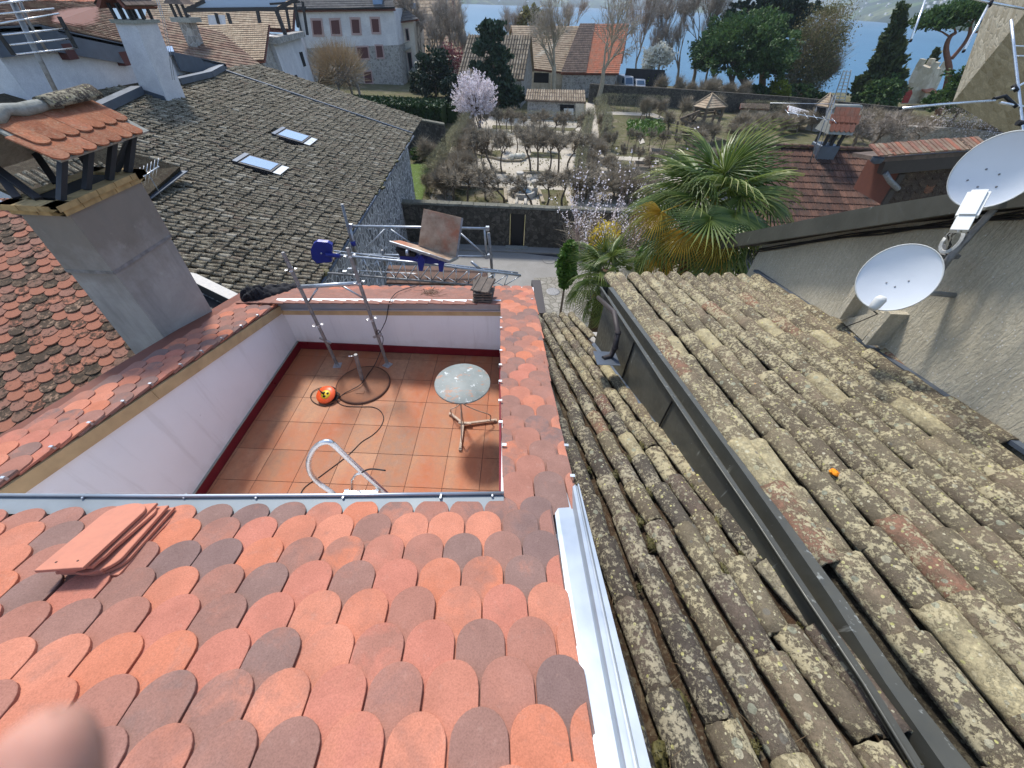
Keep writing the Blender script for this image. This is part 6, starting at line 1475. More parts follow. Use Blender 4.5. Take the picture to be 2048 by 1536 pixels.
def finger():
    ax0 = ray(84, 1520)*.05; tip_d = RM @ V((.10, 1, -.10)).normalized()
    c_ = CAM+ax0
    q = tip_d.to_track_quat('Z', 'Y').to_matrix(); mb = MB()
    prof = [(.0082, -.05), (.0080, -.035), (.0076, -.026), (.0079, -.018), (.0078, -.010), (.0074, -.005), (.0064, .0), (.0048, .0035), (.0026, .0055), (.0003, .0062)]
    mb.lathe([(r*1.0, z) for r, z in prof], 24, c_, q @ Matrix.Diagonal((1.0, .86, 1)))
    t_ = thing('person', c_, "blurred bare fingertip of the photographer poking into the lower left corner", 'finger')
    part('fingertip', mb, M['skin'], t_)
    return c_
finger()
mb = MB(); G_ = 2.0
def gl(y): return 0 if y < 106 else -6.5*smoothstep(106, 124, y)
xs = [-400, -120, -60, -30, -10, 0, 10, 20, 40, 70, 110, 160, 260, 500]; ysg = [-60, 0, 20, 40, 60, 80, 100, 106, 110, 114, 118, 122, 126, 200]
mb.add([(x, y, gl(y)+(.0 if abs(x) < 200 else 0)) for y in ysg for x in xs], [(j*len(xs)+i, j*len(xs)+i+1, (j+1)*len(xs)+i+1, (j+1)*len(xs)+i) for j in range(len(ysg)-1) for i in range(len(xs)-1)], True)
setting('ground', mb, M['ground'])
mb = MB(); mb.add([(-9000, 112, -4), (9000, 112, -4), (9000, 5200, -4), (-9000, 5200, -4)], [(0, 1, 2, 3)]); setting('lake', mb, M['water'])
spx = [(-400, 12), (200, 9), (600, 8), (950, 8.5), (1200, 13), (1450, 24), (1660, 36), (1830, 50), (1960, 66), (2200, 92), (2700, 150)]
base = [onz(x, y, -4) for x, y in spx]; base = [p*1.0 if p.y > 0 else p for p in base]
shore = []
for p in base:
    d = math.hypot(p.x, p.y); k = min(1, 4200/d) if d > 4200 else 1; k = max(k, .0); shore.append((p.x*k, p.y*k))
n_s = 80; pts = []
for i in range(n_s+1):
    f = i/n_s*(len(shore)-1); k = min(int(f), len(shore)-2); a, b = shore[k], shore[k+1]; pts.append((a[0]+(b[0]-a[0])*(f-k), a[1]+(b[1]-a[1])*(f-k)))
rows_h = [0, .015, .04, .08, .14, .22, .33, .47, .65, .85, 1.1, 1.4, 1.8]; vs = []
for t_ in rows_h:
    for i, (x, y) in enumerate(pts):
        k = 1+t_*1.25; n1 = noise.noise(V((i*.16, t_*5, 1)))+.5*noise.noise(V((i*.5, t_*11, 4)))
        h = -4.2 if t_ == 0 else 8+330*(t_**1.05)*(1+.18*n1)+14*n1*min(1, t_*8)
        vs.append((x*k, y*k, h))
w_ = n_s+1; mb = MB(); mb.add(vs, [(j*w_+i, j*w_+i+1, (j+1)*w_+i+1, (j+1)*w_+i) for j in range(len(rows_h)-1) for i in range(n_s)], True); setting('far_shore', mb, M['hills'])
mb = MB()
for k in range(420):
    i = R.uniform(.15, .98)*n_s; j = abs(R.gauss(0, .16))+.004; f = int(i); x, y = pts[f]; cl = noise.noise(V((i*.4, j*9, 2)))
    if cl < -.05: continue
    kk = 1+j*1.25; h = 8+330*(j**1.05); s_ = R.uniform(6, 13)
    mb.box((x*kk+R.uniform(-30, 30), y*kk, h+3), (s_, s_, R.uniform(5, 9)))
part('far_village', mb, plain('far_white_houses', (.75, .72, .68), .9, 0, .15, .02, 0), None, kind='stuff')
tag(bpy.data.objects['far_village'], 'scattered pale houses of villages on the hazy far shore', 'village')
def strip(name, q, z, mat, kind='structure'):
    mb = MB(); p = [onz(x, y, z) for x, y in q]; mb.add(p, [tuple(range(len(p)))]);
    o = setting(name, mb, mat, kind)
    if (o.data.polygons[0].normal.z < 0): o.data.flip_normals()
    return o
mb = MB(); mb.add([(-14, 8, .004), (40, 8, .004), (60, 24.6, .004), (-14, 24.6, .004)], [(0, 1, 2, 3)]); setting('street', mb, M['asphalt'])
strip('asphalt_patch', ((780, 470), (900, 478), (1000, 489), (1150, 506), (1165, 522), (1130, 516), (1000, 501), (880, 492), (780, 484)), .010, M['asphalt_dk'])
wA, wB = onz(795, 468, 0), onz(1262, 505, 0)
mb = MB(); mb.box((5, 24.6, .05), (46, .9, .10)); setting('pavement', mb, M['asphalt'])
strip('paving', ((1068, 556), (1180, 550), (1180, 640), (1090, 700), (1070, 640)), .014, M['pave'])
for x, y, r_ in ((1106, 583, .42), (1098, 521, .45)):
    c = onz(x, y, .016); mb = MB(); mb.lathe([(.001, .006), (r_*.8, .006), (r_, .004), (r_, 0)], 24, c); solo('manhole_cover', mb, M['galv_old'] if y > 550 else M['asphalt'], 'round manhole cover in the paving just beyond the scale tiles' if y > 550 else 'round manhole cover in the light asphalt of the street', 'manhole')
mb = MB(); P_ = [onz(x, y, 3.5) for x, y in ((1063, 560), (1081, 560), (1092, 626), (1076, 626))]; mb.slab(P_[::-1] if (P_[1]-P_[0]).cross(P_[2]-P_[0]).z < 0 else P_, .3); solo('brown_canopy_edge', mb, M['dkbrown'], 'narrow brown metal canopy edge beside the last scale tiles, over the paving', 'canopy')
M['cope'] = render_mat('mossy_coping', (.10, .10, .075), (.20, .19, .155), 5, .6, 30, .01)
def wall_line(name, pts, h, th, mat, label, cat='wall', cope=True, group=None):
    t = thing(name, pts[0], label, cat, group)
    for a, b in zip(pts[:-1], pts[1:]):
        a, b = V((a[0], a[1], a[2])), V((b[0], b[1], b[2])); d = (b-a).normalized(); n = V((-d.y, d.x, 0))*th/2
        ha, hb = (h if isinstance(h, (int, float)) else h[0]), (h if isinstance(h, (int, float)) else h[1])
        mb = MB(); mb.hexa([a-n, b-n, b+n, a+n], [a-n+V((0, 0, ha)), b-n+V((0, 0, hb)), b+n+V((0, 0, hb)), a+n+V((0, 0, ha))]); part('masonry', mb, mat, t)
        if cope:
            L_ = (b-a).length; nn = max(2, int(L_/.75));
            for i in range(nn):
                s0, s1 = i/nn, (i+.97)/nn; pa, pb = a+(b-a)*s0, a+(b-a)*s1; za = ha+(hb-ha)*s0+R.uniform(-.02, .03); zb2 = ha+(hb-ha)*s1+R.uniform(-.02, .03); e = n*1.22
                mb = MB(); mb.hexa([pa-e+V((0, 0, za)), pb-e+V((0, 0, zb2)), pb+e+V((0, 0, zb2)), pa+e+V((0, 0, za))], [pa-e*.8+V((0, 0, za+.10)), pb-e*.8+V((0, 0, zb2+.10)), pb+e*.8+V((0, 0, zb2+.12)), pa+e*.8+V((0, 0, za+.12))]); part('coping_stone', mb, M['cope'], t)
    return t
YW = 25.2
hw_ = atY(1030, 414, YW).z
door_l, door_r = onz(1019, 486, 0).x, onz(1048, 487, 0).x
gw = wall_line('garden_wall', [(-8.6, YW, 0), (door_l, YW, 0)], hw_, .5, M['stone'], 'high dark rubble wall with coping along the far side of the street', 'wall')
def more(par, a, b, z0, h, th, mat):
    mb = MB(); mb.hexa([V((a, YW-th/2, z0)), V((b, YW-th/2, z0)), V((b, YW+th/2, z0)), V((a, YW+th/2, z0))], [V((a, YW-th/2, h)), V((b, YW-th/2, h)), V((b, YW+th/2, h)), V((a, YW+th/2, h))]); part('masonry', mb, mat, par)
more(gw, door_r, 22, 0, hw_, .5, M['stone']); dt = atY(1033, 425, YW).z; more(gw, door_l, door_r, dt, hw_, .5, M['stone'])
i = 0; x = door_l
while x < 21.5:
    mb = MB(); z_ = hw_+R.uniform(-.02, .03); mb.hexa([V((x, YW-.31, z_)), V((x+.72, YW-.31, z_)), V((x+.72, YW+.31, z_)), V((x, YW+.31, z_))], [V((x, YW-.24, z_+.11)), V((x+.72, YW-.24, z_+.11)), V((x+.72, YW+.24, z_+.11)), V((x, YW+.24, z_+.11))]); part('coping_stone', mb, M['cope'], gw); x += .74
mb = MB(); mb.box(((door_l+door_r)/2, YW+.1, dt/2), (door_r-door_l-.1, .06, dt)); part('door', mb, M['blackmetal'], gw)
mb = MB(); mb.box(((door_l+door_r)/2, YW-.5, .08), (door_r-door_l+.5, .5, .16)); part('door_step', mb, M['mortar'], gw)
y1 = [onz(790, 318, 1.0), onz(895, 300, 1.0)]
ya_, yb_ = onz(780, 322, 0), onz(893, 305, 0)
h1 = atY(893, 251, yb_.y).z; h0 = atY(780, 228, ya_.y).z
yw = thing('yard_wall', ya_, 'rubble wall with pale coping closing the little lawn, below the tall dark hedge', 'wall')
mb = MB(); nW = V((0, .5, 0)); a0, a1 = V((ya_.x-8, ya_.y+1.2, 0)), yb_
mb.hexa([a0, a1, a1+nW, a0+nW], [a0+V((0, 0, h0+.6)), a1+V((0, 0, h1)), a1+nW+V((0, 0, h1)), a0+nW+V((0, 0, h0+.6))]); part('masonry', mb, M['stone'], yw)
nn = 14
for i in range(nn):
    s0, s1 = i/nn, (i+.97)/nn; pa, pb = a0+(a1-a0)*s0+V((0, .25, (h0+.6)*(1-s0)+h1*s0)), a0+(a1-a0)*s1+V((0, .25, (h0+.6)*(1-s1)+h1*s1)); mb = MB(); mb.bar(pa+V((0, 0, .06+R.uniform(-.02, .02))), pb+V((0, 0, .06)), .75, .14); part('coping_stone', mb, M['cope'], yw)
strip('lawn', ((770, 405), (800, 330), (850, 326), (862, 345), (843, 402)), .05, M['grass'])
gp = [(('garden_path'), ((905, 300), (1168, 300), (1185, 240), (1215, 240), (1300, 420), (1310, 425), (860, 425), (880, 350)), .02, M['gravel'])]
strip('garden_path', ((925, 270), (960, 232), (1015, 236), (1170, 243), (1172, 205), (1188, 205), (1196, 250), (1200, 300), (1330, 425), (850, 425), (880, 340), (905, 290)), .02, M['gravel'])
strip('garden_path', ((925, 278), (945, 232), (965, 225), (990, 236), (950, 262)), .024, M['gravel'])
def bed_(q, z=.05, mat='ground'):
    p = [onz(x, y, z) for x, y in q]; mb = MB();
    if (p[1]-p[0]).cross(p[2]-p[0]).z < 0: p = p[::-1]
    mb.slab(p, .05); return setting('garden_bed', mb, M[mat])
for q in (((985, 250), (1150, 256), (1152, 262), (985, 258)), ((945, 306), (1000, 300), (1005, 312), (942, 318)), ((1062, 303), (1120, 306), (1124, 318), (1060, 314)), ((905, 420), (905, 374), (1010, 378), (1014, 405), (1018, 420)), ((1076, 378), (1128, 380), (1140, 425), (1082, 425)), ((955, 340), (1012, 341), (1012, 346), (955, 345)), ((1046, 340), (1104, 342), (1104, 348), (1046, 346))): bed_(q)
for q in (((1228, 236), (1290, 240), (1330, 262), (1300, 300), (1215, 290)), ((1300, 330), (1345, 332), (1352, 346), (1296, 344))): bed_(q)
strip('garden_path', ((1196, 228), (1300, 232), (1340, 250), (1350, 245), (1308, 226), (1200, 222)), .026, M['gravel'])
strip('garden_path', ((1262, 245), (1270, 243), (1290, 285), (1280, 288)), .12, M['gravel'])
strip('garden_path', ((1230, 312), (1340, 318), (1345, 325), (1235, 320)), .03, M['gravel'])
strip('garden_path', ((1235, 345), (1360, 350), (1370, 362), (1240, 358)), .03, M['gravel'])
def edging(q, z=.22, w_=.28, mat='l_mid', lab='low clipped edging around a garden bed'):
    mb = MB();
    for (a, b) in zip(q[:-1], q[1:]):
        A, B = onz(*a, 0), onz(*b, 0); mb.bar(A+V((0, 0, z/2)), B+V((0, 0, z/2)), w_, z)
    return part('bed_edging', mb, M['twig'], None, kind='stuff')
for q in (((953, 346), (1012, 347)), ((1045, 347), (1104, 349)), ((985, 318), (1010, 324), (1040, 324), (1058, 314)), ((930, 300), (960, 312), (985, 318)), ((905, 376), (1010, 380), (1012, 404)), ((1076, 380), (1086, 408))):
    o = edging(q); tag(o, 'low clipped edging along the garden beds behind the wall', 'edging')
c = onz(1044, 390, 0); s = pxm(c); t = thing('fountain', c, 'round stone fountain with a raised centre bowl in the middle of the garden', 'fountain')
r_ = 27*s
fm_ = plain('pale_stone', (.46, .43, .37), .85, 0, .15, 4, .3)
mb = MB(); mb.lathe([(r_*.80, .1), (r_*.82, .42), (r_*.98, .42), (r_, .1), (r_, 0)], 36, c); part('basin', mb, fm_, t)
mb = MB(); mb.lathe([(.001, .22), (r_*.8, .22)], 32, c); part('water', mb, M['glass'], t)
mb = MB(); mb.lathe([(.12, 0), (.10, .6), (.16, .7), (.55, .85), (.58, .9), (.1, .88), (.07, 1.3), (.22, 1.4), (.02, 1.55)], 20, c); part('centre_bowl', mb, fm_, t)
for x, y, l in ((1039, 362, 'stone urn on a block behind the fountain'), (1069, 380, 'pale stone vase on a pedestal right of the fountain')):
    c = onz(x, y+10, 0); mb = MB(); mb.box(c+V((0, 0, .3)), (.5, .5, .6)); mb.lathe([(.12, .6), (.16, .7), (.32, 1.0), (.36, 1.15), (.3, 1.2), (.02, 1.1)], 14, c); solo('urn', mb, fm_, l, 'urn')
for i, (x, y) in enumerate(((1034, 405), (1052, 405))):
    A, B = onz(x-1, 398, 0), onz(x-2, 412, 0); mb = MB(); mb.bar(A+V((0, 0, .1)), B+V((0, 0, .1)), .22, .2); solo('stone_kerb', mb, fm_, 'short pale stone kerb leading to the fountain, %s one' % ('left' if i == 0 else 'right'), 'kerb')
mb = MB()
for x, y in ((1022, 322), (1030, 321), (1037, 320), (1044, 320)): mb.blob(onz(x, y, 0)+V((0, 0, .3)), .38, x, 7, 5, .2)
part('white_flowers', mb, M['petal_w'], None, kind='stuff'); tag(bpy.data.objects['white_flowers'], 'pale flower cushions in the centre bed of the garden', 'flowers')
def win(par, q, Y, mat, frame_mat=None, d=.06, fw=.14, nm='window', glass='pane'):
    f = [atY(x, y, Y) for x, y in q]; cen = sum(f, V((0, 0, 0)))/4
    if frame_mat:
        o = [cen+(p-cen)*1.0+V(((fw if p.x > cen.x else -fw), 0, (fw if p.z > cen.z else -fw))) for p in f]
        mb = MB(); mb.hexa([p+V((0, .05, 0)) for p in o], [p+V((0, -d, 0)) for p in o]); fr = part(nm, mb, M[frame_mat], par)
        mb = MB(); mb.hexa([p+V((0, -d-.003, 0)) for p in f], [p+V((0, -d-.035, 0)) for p in f]); part(glass, mb, M[mat], fr)
    else:
        mb = MB(); mb.hexa([p+V((0, .05, 0)) for p in f], [p+V((0, -d, 0)) for p in f]); fr = part(nm, mb, M[mat], par)
    return fr
def corr_roof(par, el, er, rr, rl, sp, gauge, mat, name='roof_tiles', h=.5, deck='r_greybrown'):
    """canal-tile roof as rows of little half-round tiles, eave to ridge"""
    el, er, rr, rl = [V(p) for p in (el, er, rr, rl)]; n = (er-el).cross(rl-el).normalized(); n = n if n.z > 0 else -n
    L = (er-el).length; nc = max(3, int(L/sp)); H = (rl-el).length; nr = max(2, int(H/gauge)); mb = MB()
    for i in range(nc):
        for j in range(nr):
            f = (i+.5)/nc; p0 = el+(er-el)*f; p1 = rl+(rr-rl)*f; a = p0+(p1-p0)*(j/nr); b = p0+(p1-p0)*((j+1.1)/nr if j < nr-1 else 1)
            s_ = (er-el).normalized()*sp*.40; up_ = n*sp*h*R.uniform(.85, 1.1); jit = n*R.uniform(0, .02)
            mb.add([a-s_+jit, a-s_*.55+up_*.8+jit, a+s_*.55+up_*.8+jit, a+s_+jit, b-s_*.9, b-s_*.5+up_*.6, b+s_*.5+up_*.6, b+s_*.9], [(0, 1, 5, 4), (1, 2, 6, 5), (2, 3, 7, 6), (0, 3, 2, 1)])
    part(name, mb, mat, par, kind='stuff'); mb = MB(); mb.slab([el, er, rr, rl], .15); part('roof_deck', mb, M[deck], par)
def house4(name, label, cat, el, er, rl, rr, Ye, Yr, wall, roof, style='corr', sp=.25, gauge=.5, inset=.4, zb=0, back=True, skew=0):
    A, B = atY(*el, Ye), atY(*er, Ye); C_, D = atY(*rl, Yr), atY(*rr, Yr)
    t = thing(name, ((A.x+B.x)/2, Ye+1, zb), label, cat)
    if style == 'corr': corr_roof(t, A, B, D, C_, sp, gauge, M[roof])
    else: course_roof(t, [A, B, D, C_], max(4, int((C_-A).length/gauge)), M[roof], ncol=max(6, int((B-A).length/sp)))
    A2, B2 = V((C_.x*2-A.x, 2*Yr-Ye, A.z)), V((D.x*2-B.x, 2*Yr-Ye, B.z))
    if back: mb = MB(); mb.slab([B2, A2, C_, D], .15); part('back_roof', mb, M[roof], t)
    def ins(p, dx, dy): return V((p.x+dx, p.y+dy, 0))
    a, b, c_, d = ins(A, inset, inset), ins(B, -inset, inset), ins(B2, -inset, -inset), ins(A2, inset, -inset)
    ra, rb_ = (C_.x+inset, Yr), (D.x-inset, Yr)
    mb = MB(); za, zb_ = A.z-.12+inset*(C_.z-A.z)/max(.1, Yr-Ye), B.z-.12+inset*(D.z-B.z)/max(.1, Yr-Ye)
    vs = [V((a.x, a.y, zb)), V((b.x, b.y, zb)), V((c_.x, c_.y, zb)), V((d.x, d.y, zb)), V((a.x, a.y, za)), V((b.x, b.y, zb_)), V((c_.x, c_.y, zb_)), V((d.x, d.y, za)), V((ra[0], ra[1], C_.z-.2)), V((rb_[0], rb_[1], D.z-.2))]
    mb.add(vs, [(0, 1, 5, 4), (2, 3, 7, 6), (1, 2, 6, 9, 5), (3, 0, 4, 8, 7), (4, 5, 9, 8), (6, 7, 8, 9)]); part('wall', mb, M[wall], t)
    return t, Ye+inset-.02
bA, yA = house4('striped_barn', 'barn with a striped canal tile roof behind the dark conifer', 'barn', (914, 153), (1048, 160), (937, 70), (1063, 71), 74, 80, 'rubble_far', 'r_canal', sp=.42, gauge=.8)
bB, yB = house4('tan_barn', 'long barn with a tan speckled tile roof behind the bare plane tree', 'barn', (1040, 134), (1140, 146), (1022, 51), (1165, 52), 88, 96, 'ashlar', 'r_tan', 'course', .30, .45)
win(bB, ((1068, 145), (1098, 146), (1097, 166), (1067, 165)), yB, 'darkroom', 'ashlar', .05, .25, 'arched_window', 'glazing')
bC, yC = house4('red_barn', 'big barn with an orange-red tile roof greying at its left side', 'barn', (1122, 146), (1238, 147), (1160, 48), (1258, 47), 86, 95, 'rubble_far', 'r_red', 'course', .30, .45)
q = [atY(1122, 146, 86), atY(1172, 146.5, 86), atY(1190, 48, 95), atY(1160, 48, 95)]; n_ = V((0, -.5, .8))*.12; course_roof(bC, [p+n_ for p in q], 28, M['r_greybrown'], 'grey_tiles', ncol=24)
sh, yS = house4('garden_shed', 'low stone garden shed with a pale striped canal tile roof and open bay', 'shed', (1050, 200), (1172, 205), (1054, 179), (1170, 181), 66.5, 69.5, 'rubble_far', 'r_canal', sp=.34, gauge=.8)
win(sh, ((1120, 209), (1148, 210), (1148, 231), (1120, 230)), yS, 'darkroom', None, .03, nm='open_bay'); win(sh, ((1151, 206), (1169, 206), (1168, 236), (1151, 235)), yS-.2, 'ashlar', None, .1, nm='brick_pier')
win(sh, ((1128, 217), (1147, 217), (1147, 230), (1128, 229)), yS-.1, 'dish_rim', None, .05, nm='white_cloth')
Ym = 92
def am(x, y, dy=0): return atY(x, y, Ym+dy)
ms = thing('white_mansion', am(700, 200), 'tall white mansion with oxblood shutters, its lower storeys patched with bare rubble', 'house')
zT = atY(700, 14, Ym).z; xl0, xr0 = am(592, 18).x, am(786, 14).x; xrb = am(806, 190).x; xlb = am(640, 180).x
fz = lambda x: am(x, 18).z
f_ = [am(592, 20), am(786, 17), am(797, 90), am(603, 97)]; g_ = [am(603, 97), am(797, 90), am(812, 215), am(626, 218)]
mb = MB(); mb.hexa([p+V((0, 12, 0)) for p in f_][::-1], f_[::-1]); part('upper_wall', mb, M['white_far'], ms)
mb = MB(); mb.hexa([p+V((0, 12, 0)) for p in g_][::-1], [p for p in g_][::-1]); part('rubble_wall', mb, M['rubble_far'], ms)
for q in (((625, 41), (642, 41), (645, 69), (628, 69)), ((662, 41), (678, 40), (681, 68), (665, 68)), ((703, 39), (718, 39), (720, 66), (706, 66)), ((743, 38), (757, 38), (759, 64), (746, 64))):
    w_ = win(ms, q, Ym, 'shutter', 'pinkstone', .10, .30, 'shuttered_window', 'shutter')
for q in (((714, 95), (735, 94), (738, 116), (718, 117)), ((752, 92), (764, 92), (767, 114), (755, 115)), ((728, 144), (742, 143), (745, 165), (731, 166))): win(ms, q, Ym, 'shutter', 'pinkstone', .10, .22, 'shuttered_window', 'shutter')
ev = [am(588, 18, -.8), am(790, 15, -.8)]; rg = [am(560, -60, 8), am(760, -62, 8)]
course_roof(ms, [ev[0], ev[1], rg[1], rg[0]], 18, M['r_slate'], ncol=40)
mb = MB(); mb.tube([ev[0]+V((0, -.1, 0)), ev[1]+V((0, -.1, 0))], .14, 6); part('eave_gutter', mb, M['blackmetal'], ms)
mb = MB(); mb.tube([am(593, 20, -.3), am(602, 60, -.3), am(612, 110, -.3), am(622, 160, -.3)], .14, 6); part('downpipe', mb, M['blackmetal'], ms)
mb = MB(); p = am(755, 5, 0); mb.box(p+V((0, .6, .3)), (1.6, 1.4, 1.2)); part('roof_window', mb, M['glass_lt'], ms)
Yw = 97
wg = thing('beige_wing', atY(810, 190, Yw), 'narrow beige wing with balconies attached to the right of the white mansion', 'house')
f_ = [atY(787, 46, Yw), atY(826, 42, Yw), atY(840, 185, Yw), atY(806, 190, Yw)]; mb = MB(); mb.hexa([p+V((0, 9, 0)) for p in f_][::-1], f_[::-1]); part('wall', mb, M['beige_far'], wg)
course_roof(wg, [atY(786, 45, Yw-1), atY(838, 38, Yw-1), atY(790, 2, Yw+5), atY(770, 8, Yw+5)], 8, M['r_slate'], ncol=10)
for q in (((795, 62), (799, 62), (803, 100), (798, 100)), ((811, 58), (816, 58), (819, 80), (814, 81)), ((800, 112), (810, 112), (812, 128), (803, 129)), ((815, 106), (822, 105), (826, 140), (820, 142))): win(wg, q, Yw, 'darkroom', 'pinkstone', .1, .12)
mb = MB(); a, b = atY(798, 104, Yw-.8), atY(820, 96, Yw-.8); mb.bar(a, b, 1.6, .25); mb.bar(a+V((0, -.7, .9)), b+V((0, -.7, .9)), .1, .1); part('balcony', mb, M['mortar'], wg)
mb = MB(); a, b = atY(822, 150, Yw-.8), atY(838, 128, Yw-.8); mb.bar(a, b, 1.6, 1.0); part('balcony', mb, M['mortar'], wg)
Y1_, Y2_ = 48, 64
tw = thing('weathered_side_wall', atY(560, 180, 52), 'tall streaked white and stone side wall with a planted roof terrace on top', 'building')
a_, b_, c_, d_4 = atY(545, 84, 47), atY(600, 70, 62), atY(622, 178, 62), atY(592, 190, 47)
d_4 = atY(575, 185, 50)
mb = MB(); bk = V((-8, 1, 0)); mb.hexa([a_+bk, b_+bk, V((b_.x-8, b_.y+1, 0)), V((a_.x-8, a_.y+1, 0))], [a_, b_, V((b_.x+.4, b_.y, 0)), V((a_.x+.5, a_.y, 0))]); part('wall', mb, M['white_far'], tw)
mb = MB(); mb.bar(a_+V((.1, -.2, .1)), b_+V((.1, 0, .1)), 1.0, .5); part('parapet', mb, M['rubble_far'], tw)
for f, z_ in ((.75, -2.0), (.3, -3.5), (.6, -5), (.15, -7), (.5, -8.5)):
    p = a_+(b_-a_)*f+V((.22, 0, z_)); mb = MB(); mb.box(p, (.1, .7, 1.3)); part('window', mb, M['darkroom'], tw)
pg = thing('glazed_pergola', atY(500, 60, 50), 'dark metal framed glass pergola on a roof terrace in front of the mansion', 'pergola')
Yp = 52
def ap(x, y, dy=0): return atY(x, y, Yp+dy)
for a, b, w_ in (((372, 20), (556, 18), .3), ((556, 18), (600, -6), .25), ((372, 20), (410, 2), .25), ((376, 28), (378, 56), .3), ((432, 26), (438, 48), .25), ((455, 26), (462, 48), .25), ((515, 22), (520, 48), .25), ((553, 22), (575, 80), .3), ((572, 14), (580, 60), .2), ((590, 8), (596, 55), .2), ((605, 2), (615, 70), .2), ((540, 8), (600, 4), .15), ((556, 18), (612, 16), .18)):
    mb = MB(); mb.bar(ap(*a), ap(*b), w_, w_); part('frame_beam', mb, M['blackmetal'], pg)
mb = MB(); mb.slab([ap(382, 17), ap(550, 15), ap(585, -5), ap(412, 0)][::-1], .05); part('glass_roof', mb, M['glass_lt'], pg)
mb = MB(); mb.hexa([ap(415, 30, .5), ap(450, 30, .5), ap(452, 50, .5), ap(418, 52, .5)], [ap(415, 30, 0), ap(450, 30, 0), ap(452, 50, 0), ap(418, 52, 0)]); part('curtain', mb, M['white_far'], pg)
tr = thing('tan_roof_house', atY(470, 100, 46), 'house with a pale speckled tan tile roof just below the dark pergola', 'house')
course_roof(tr, [atY(420, 122, 42), atY(528, 120, 42), atY(538, 46, 48), atY(382, 51, 48)], 17, M['r_tan'], ncol=34)
a, b, c_ = atY(534, 52, 47.5), atY(526, 122, 42.3), atY(560, 175, 44)
mb = MB(); mb.hexa([V((b.x-11, 42.6, 0)), V((b.x-.3, 42.6, 0)), V((a.x+.4, 50, 0)), V((a.x-11, 50, 0))], [V((b.x-11, 42.6, b.z-.3)), V((b.x-.3, 42.6, b.z-.3)), V((a.x-.2, 47.5, a.z-.4)), V((a.x-11, 47.5, a.z-.4))]); part('wall', mb, M['rubble_far'], tr)
br2 = thing('brown_ribbed_roof_house', atY(430, 130, 36), 'house with a long brown ribbed tile roof falling to the right behind the white gable', 'house')
course_roof(br2, [atY(340, 125, 33), atY(552, 155, 33), atY(440, 62, 40), atY(330, 40, 40)], 16, M['r_mix'], ncol=30)
course_roof(br2, [atY(230, 70, 36), atY(350, 130, 34), atY(400, 70, 42), atY(300, 30, 44)], 10, M['r_mix'], ncol=20)
mb = MB(); q = atY(450, 130, 36); mb.box((q.x-3, 39, q.z/2-1.2), (16, 6, q.z-2.4)); part('wall', mb, M['rubble_far'], br2)
mb = MB(); p = atX(340, 97, W0-1.2); mb.slab([atY(334, 103, 34.3), atY(348, 103, 34.3), atY(344, 92, 35), atY(333, 92, 35)], .05); part('rooflight', mb, M['glass_lt'], br2)
bk_ = thing('orange_ridge_house', atY(150, 10, 60), 'house with an orange-red ridged roof along the top left edge', 'house')
course_roof(bk_, [atY(-40, 30, 50), atY(215, 12, 50), atY(200, -20, 56), atY(-40, -10, 56)], 10, M['r_red'], ncol=30)
mb = MB(); q = atY(80, 25, 50); mb.box((q.x, 54, q.z/2-.5), (26, 6, q.z-1)); part('wall', mb, M['white_far'], bk_)
bk2 = thing('mottled_roof_house', atY(330, 10, 70), 'house with a mottled pinkish-brown roof at the top edge behind the slim chimney', 'house')
course_roof(bk2, [atY(290, 42, 60), atY(585, 58, 60), atY(590, -25, 68), atY(300, -30, 64)], 18, M['r_tan'], ncol=50)
mb = MB(); q = atY(400, 52, 56); mb.box((q.x, 63, q.z/2-.5), (14, 5, q.z-1)); part('wall', mb, M['white_far'], bk2)
sc_ = thing('slim_stone_chimney', atY(385, 100, 38), 'slim pale stone chimney leaning in front of the tan roof', 'chimney')
q4 = [atY(356, 45, 36), atY(376, 44, 36), atY(402, 115, 36), atY(385, 112, 36)]; mb = MB(); mb.hexa([p+V((0, .9, 0)) for p in q4], q4); part('chimney_shaft', mb, M['rubble_far'], sc_)
mb = MB(); c_ = (q4[0]+q4[1])/2; mb.box(c_+V((0, .45, .12)), (1.4, 1.3, .25)); part('cap_slab', mb, M['mortar'], sc_)
for dx in (-.4, 0, .4): mb = MB(); mb.box(c_+V((dx, .1, .55)), (.14, .14, .7)); part('cap_post', mb, M['blackmetal'], sc_)
mb = MB(); mb.hexa([c_+V((a, b, .9)) for a, b in ((-.7, -.2), (.7, -.2), (.7, 1.1), (-.7, 1.1))], [c_+V((a, b, 1.5)) for a, b in ((-.1, .2), (.1, .2), (.1, .7), (-.1, .7))]); part('cap_hood', mb, M['r_greybrown'], sc_)
mb = MB();
for o in (0, 4): mb.tube([atY(310+o, -10, 22), atY(325+o, 40, 22), atY(336+o, 95, 22), atY(345+o, 160, 22)], .012, 4)
tag(part('aerial_wires', mb, M['galv'], None), 'pair of thin pale wires falling past the white chimney', 'wire')
ca = thing('castle_roof', atY(850, 90, 112), 'huge steep sandy-brown castle roof rising behind the bare trees', 'building')
course_roof(ca, [atY(770, 110, 106), atY(935, 105, 106), atY(905, -60, 124), atY(800, -60, 124)], 24, M['r_tan'], ncol=40)
course_roof(ca, [atY(925, 88, 106), atY(935, 92, 128), atY(905, -60, 124)+V((.1, 4, 0)), atY(895, -60, 122)], 16, M['r_tan'], ncol=16)
mb = MB(); q = atY(850, 108, 107); mb.box((q.x, 116, q.z/2-.5), (24, 18, q.z-1)); part('wall', mb, M['beige_far'], ca)
for x, y in ((797, 10), (826, 12)): mb = MB(); p = atY(x, y, 113); mb.box(p, (1.3, .5, .9)); part('rooflight', mb, M['glass_lt'], ca)
Yt = 92
to = thing('folly_tower', atY(1830, 200, Yt), 'square battlemented stone tower with a red arched door near the lake', 'tower')
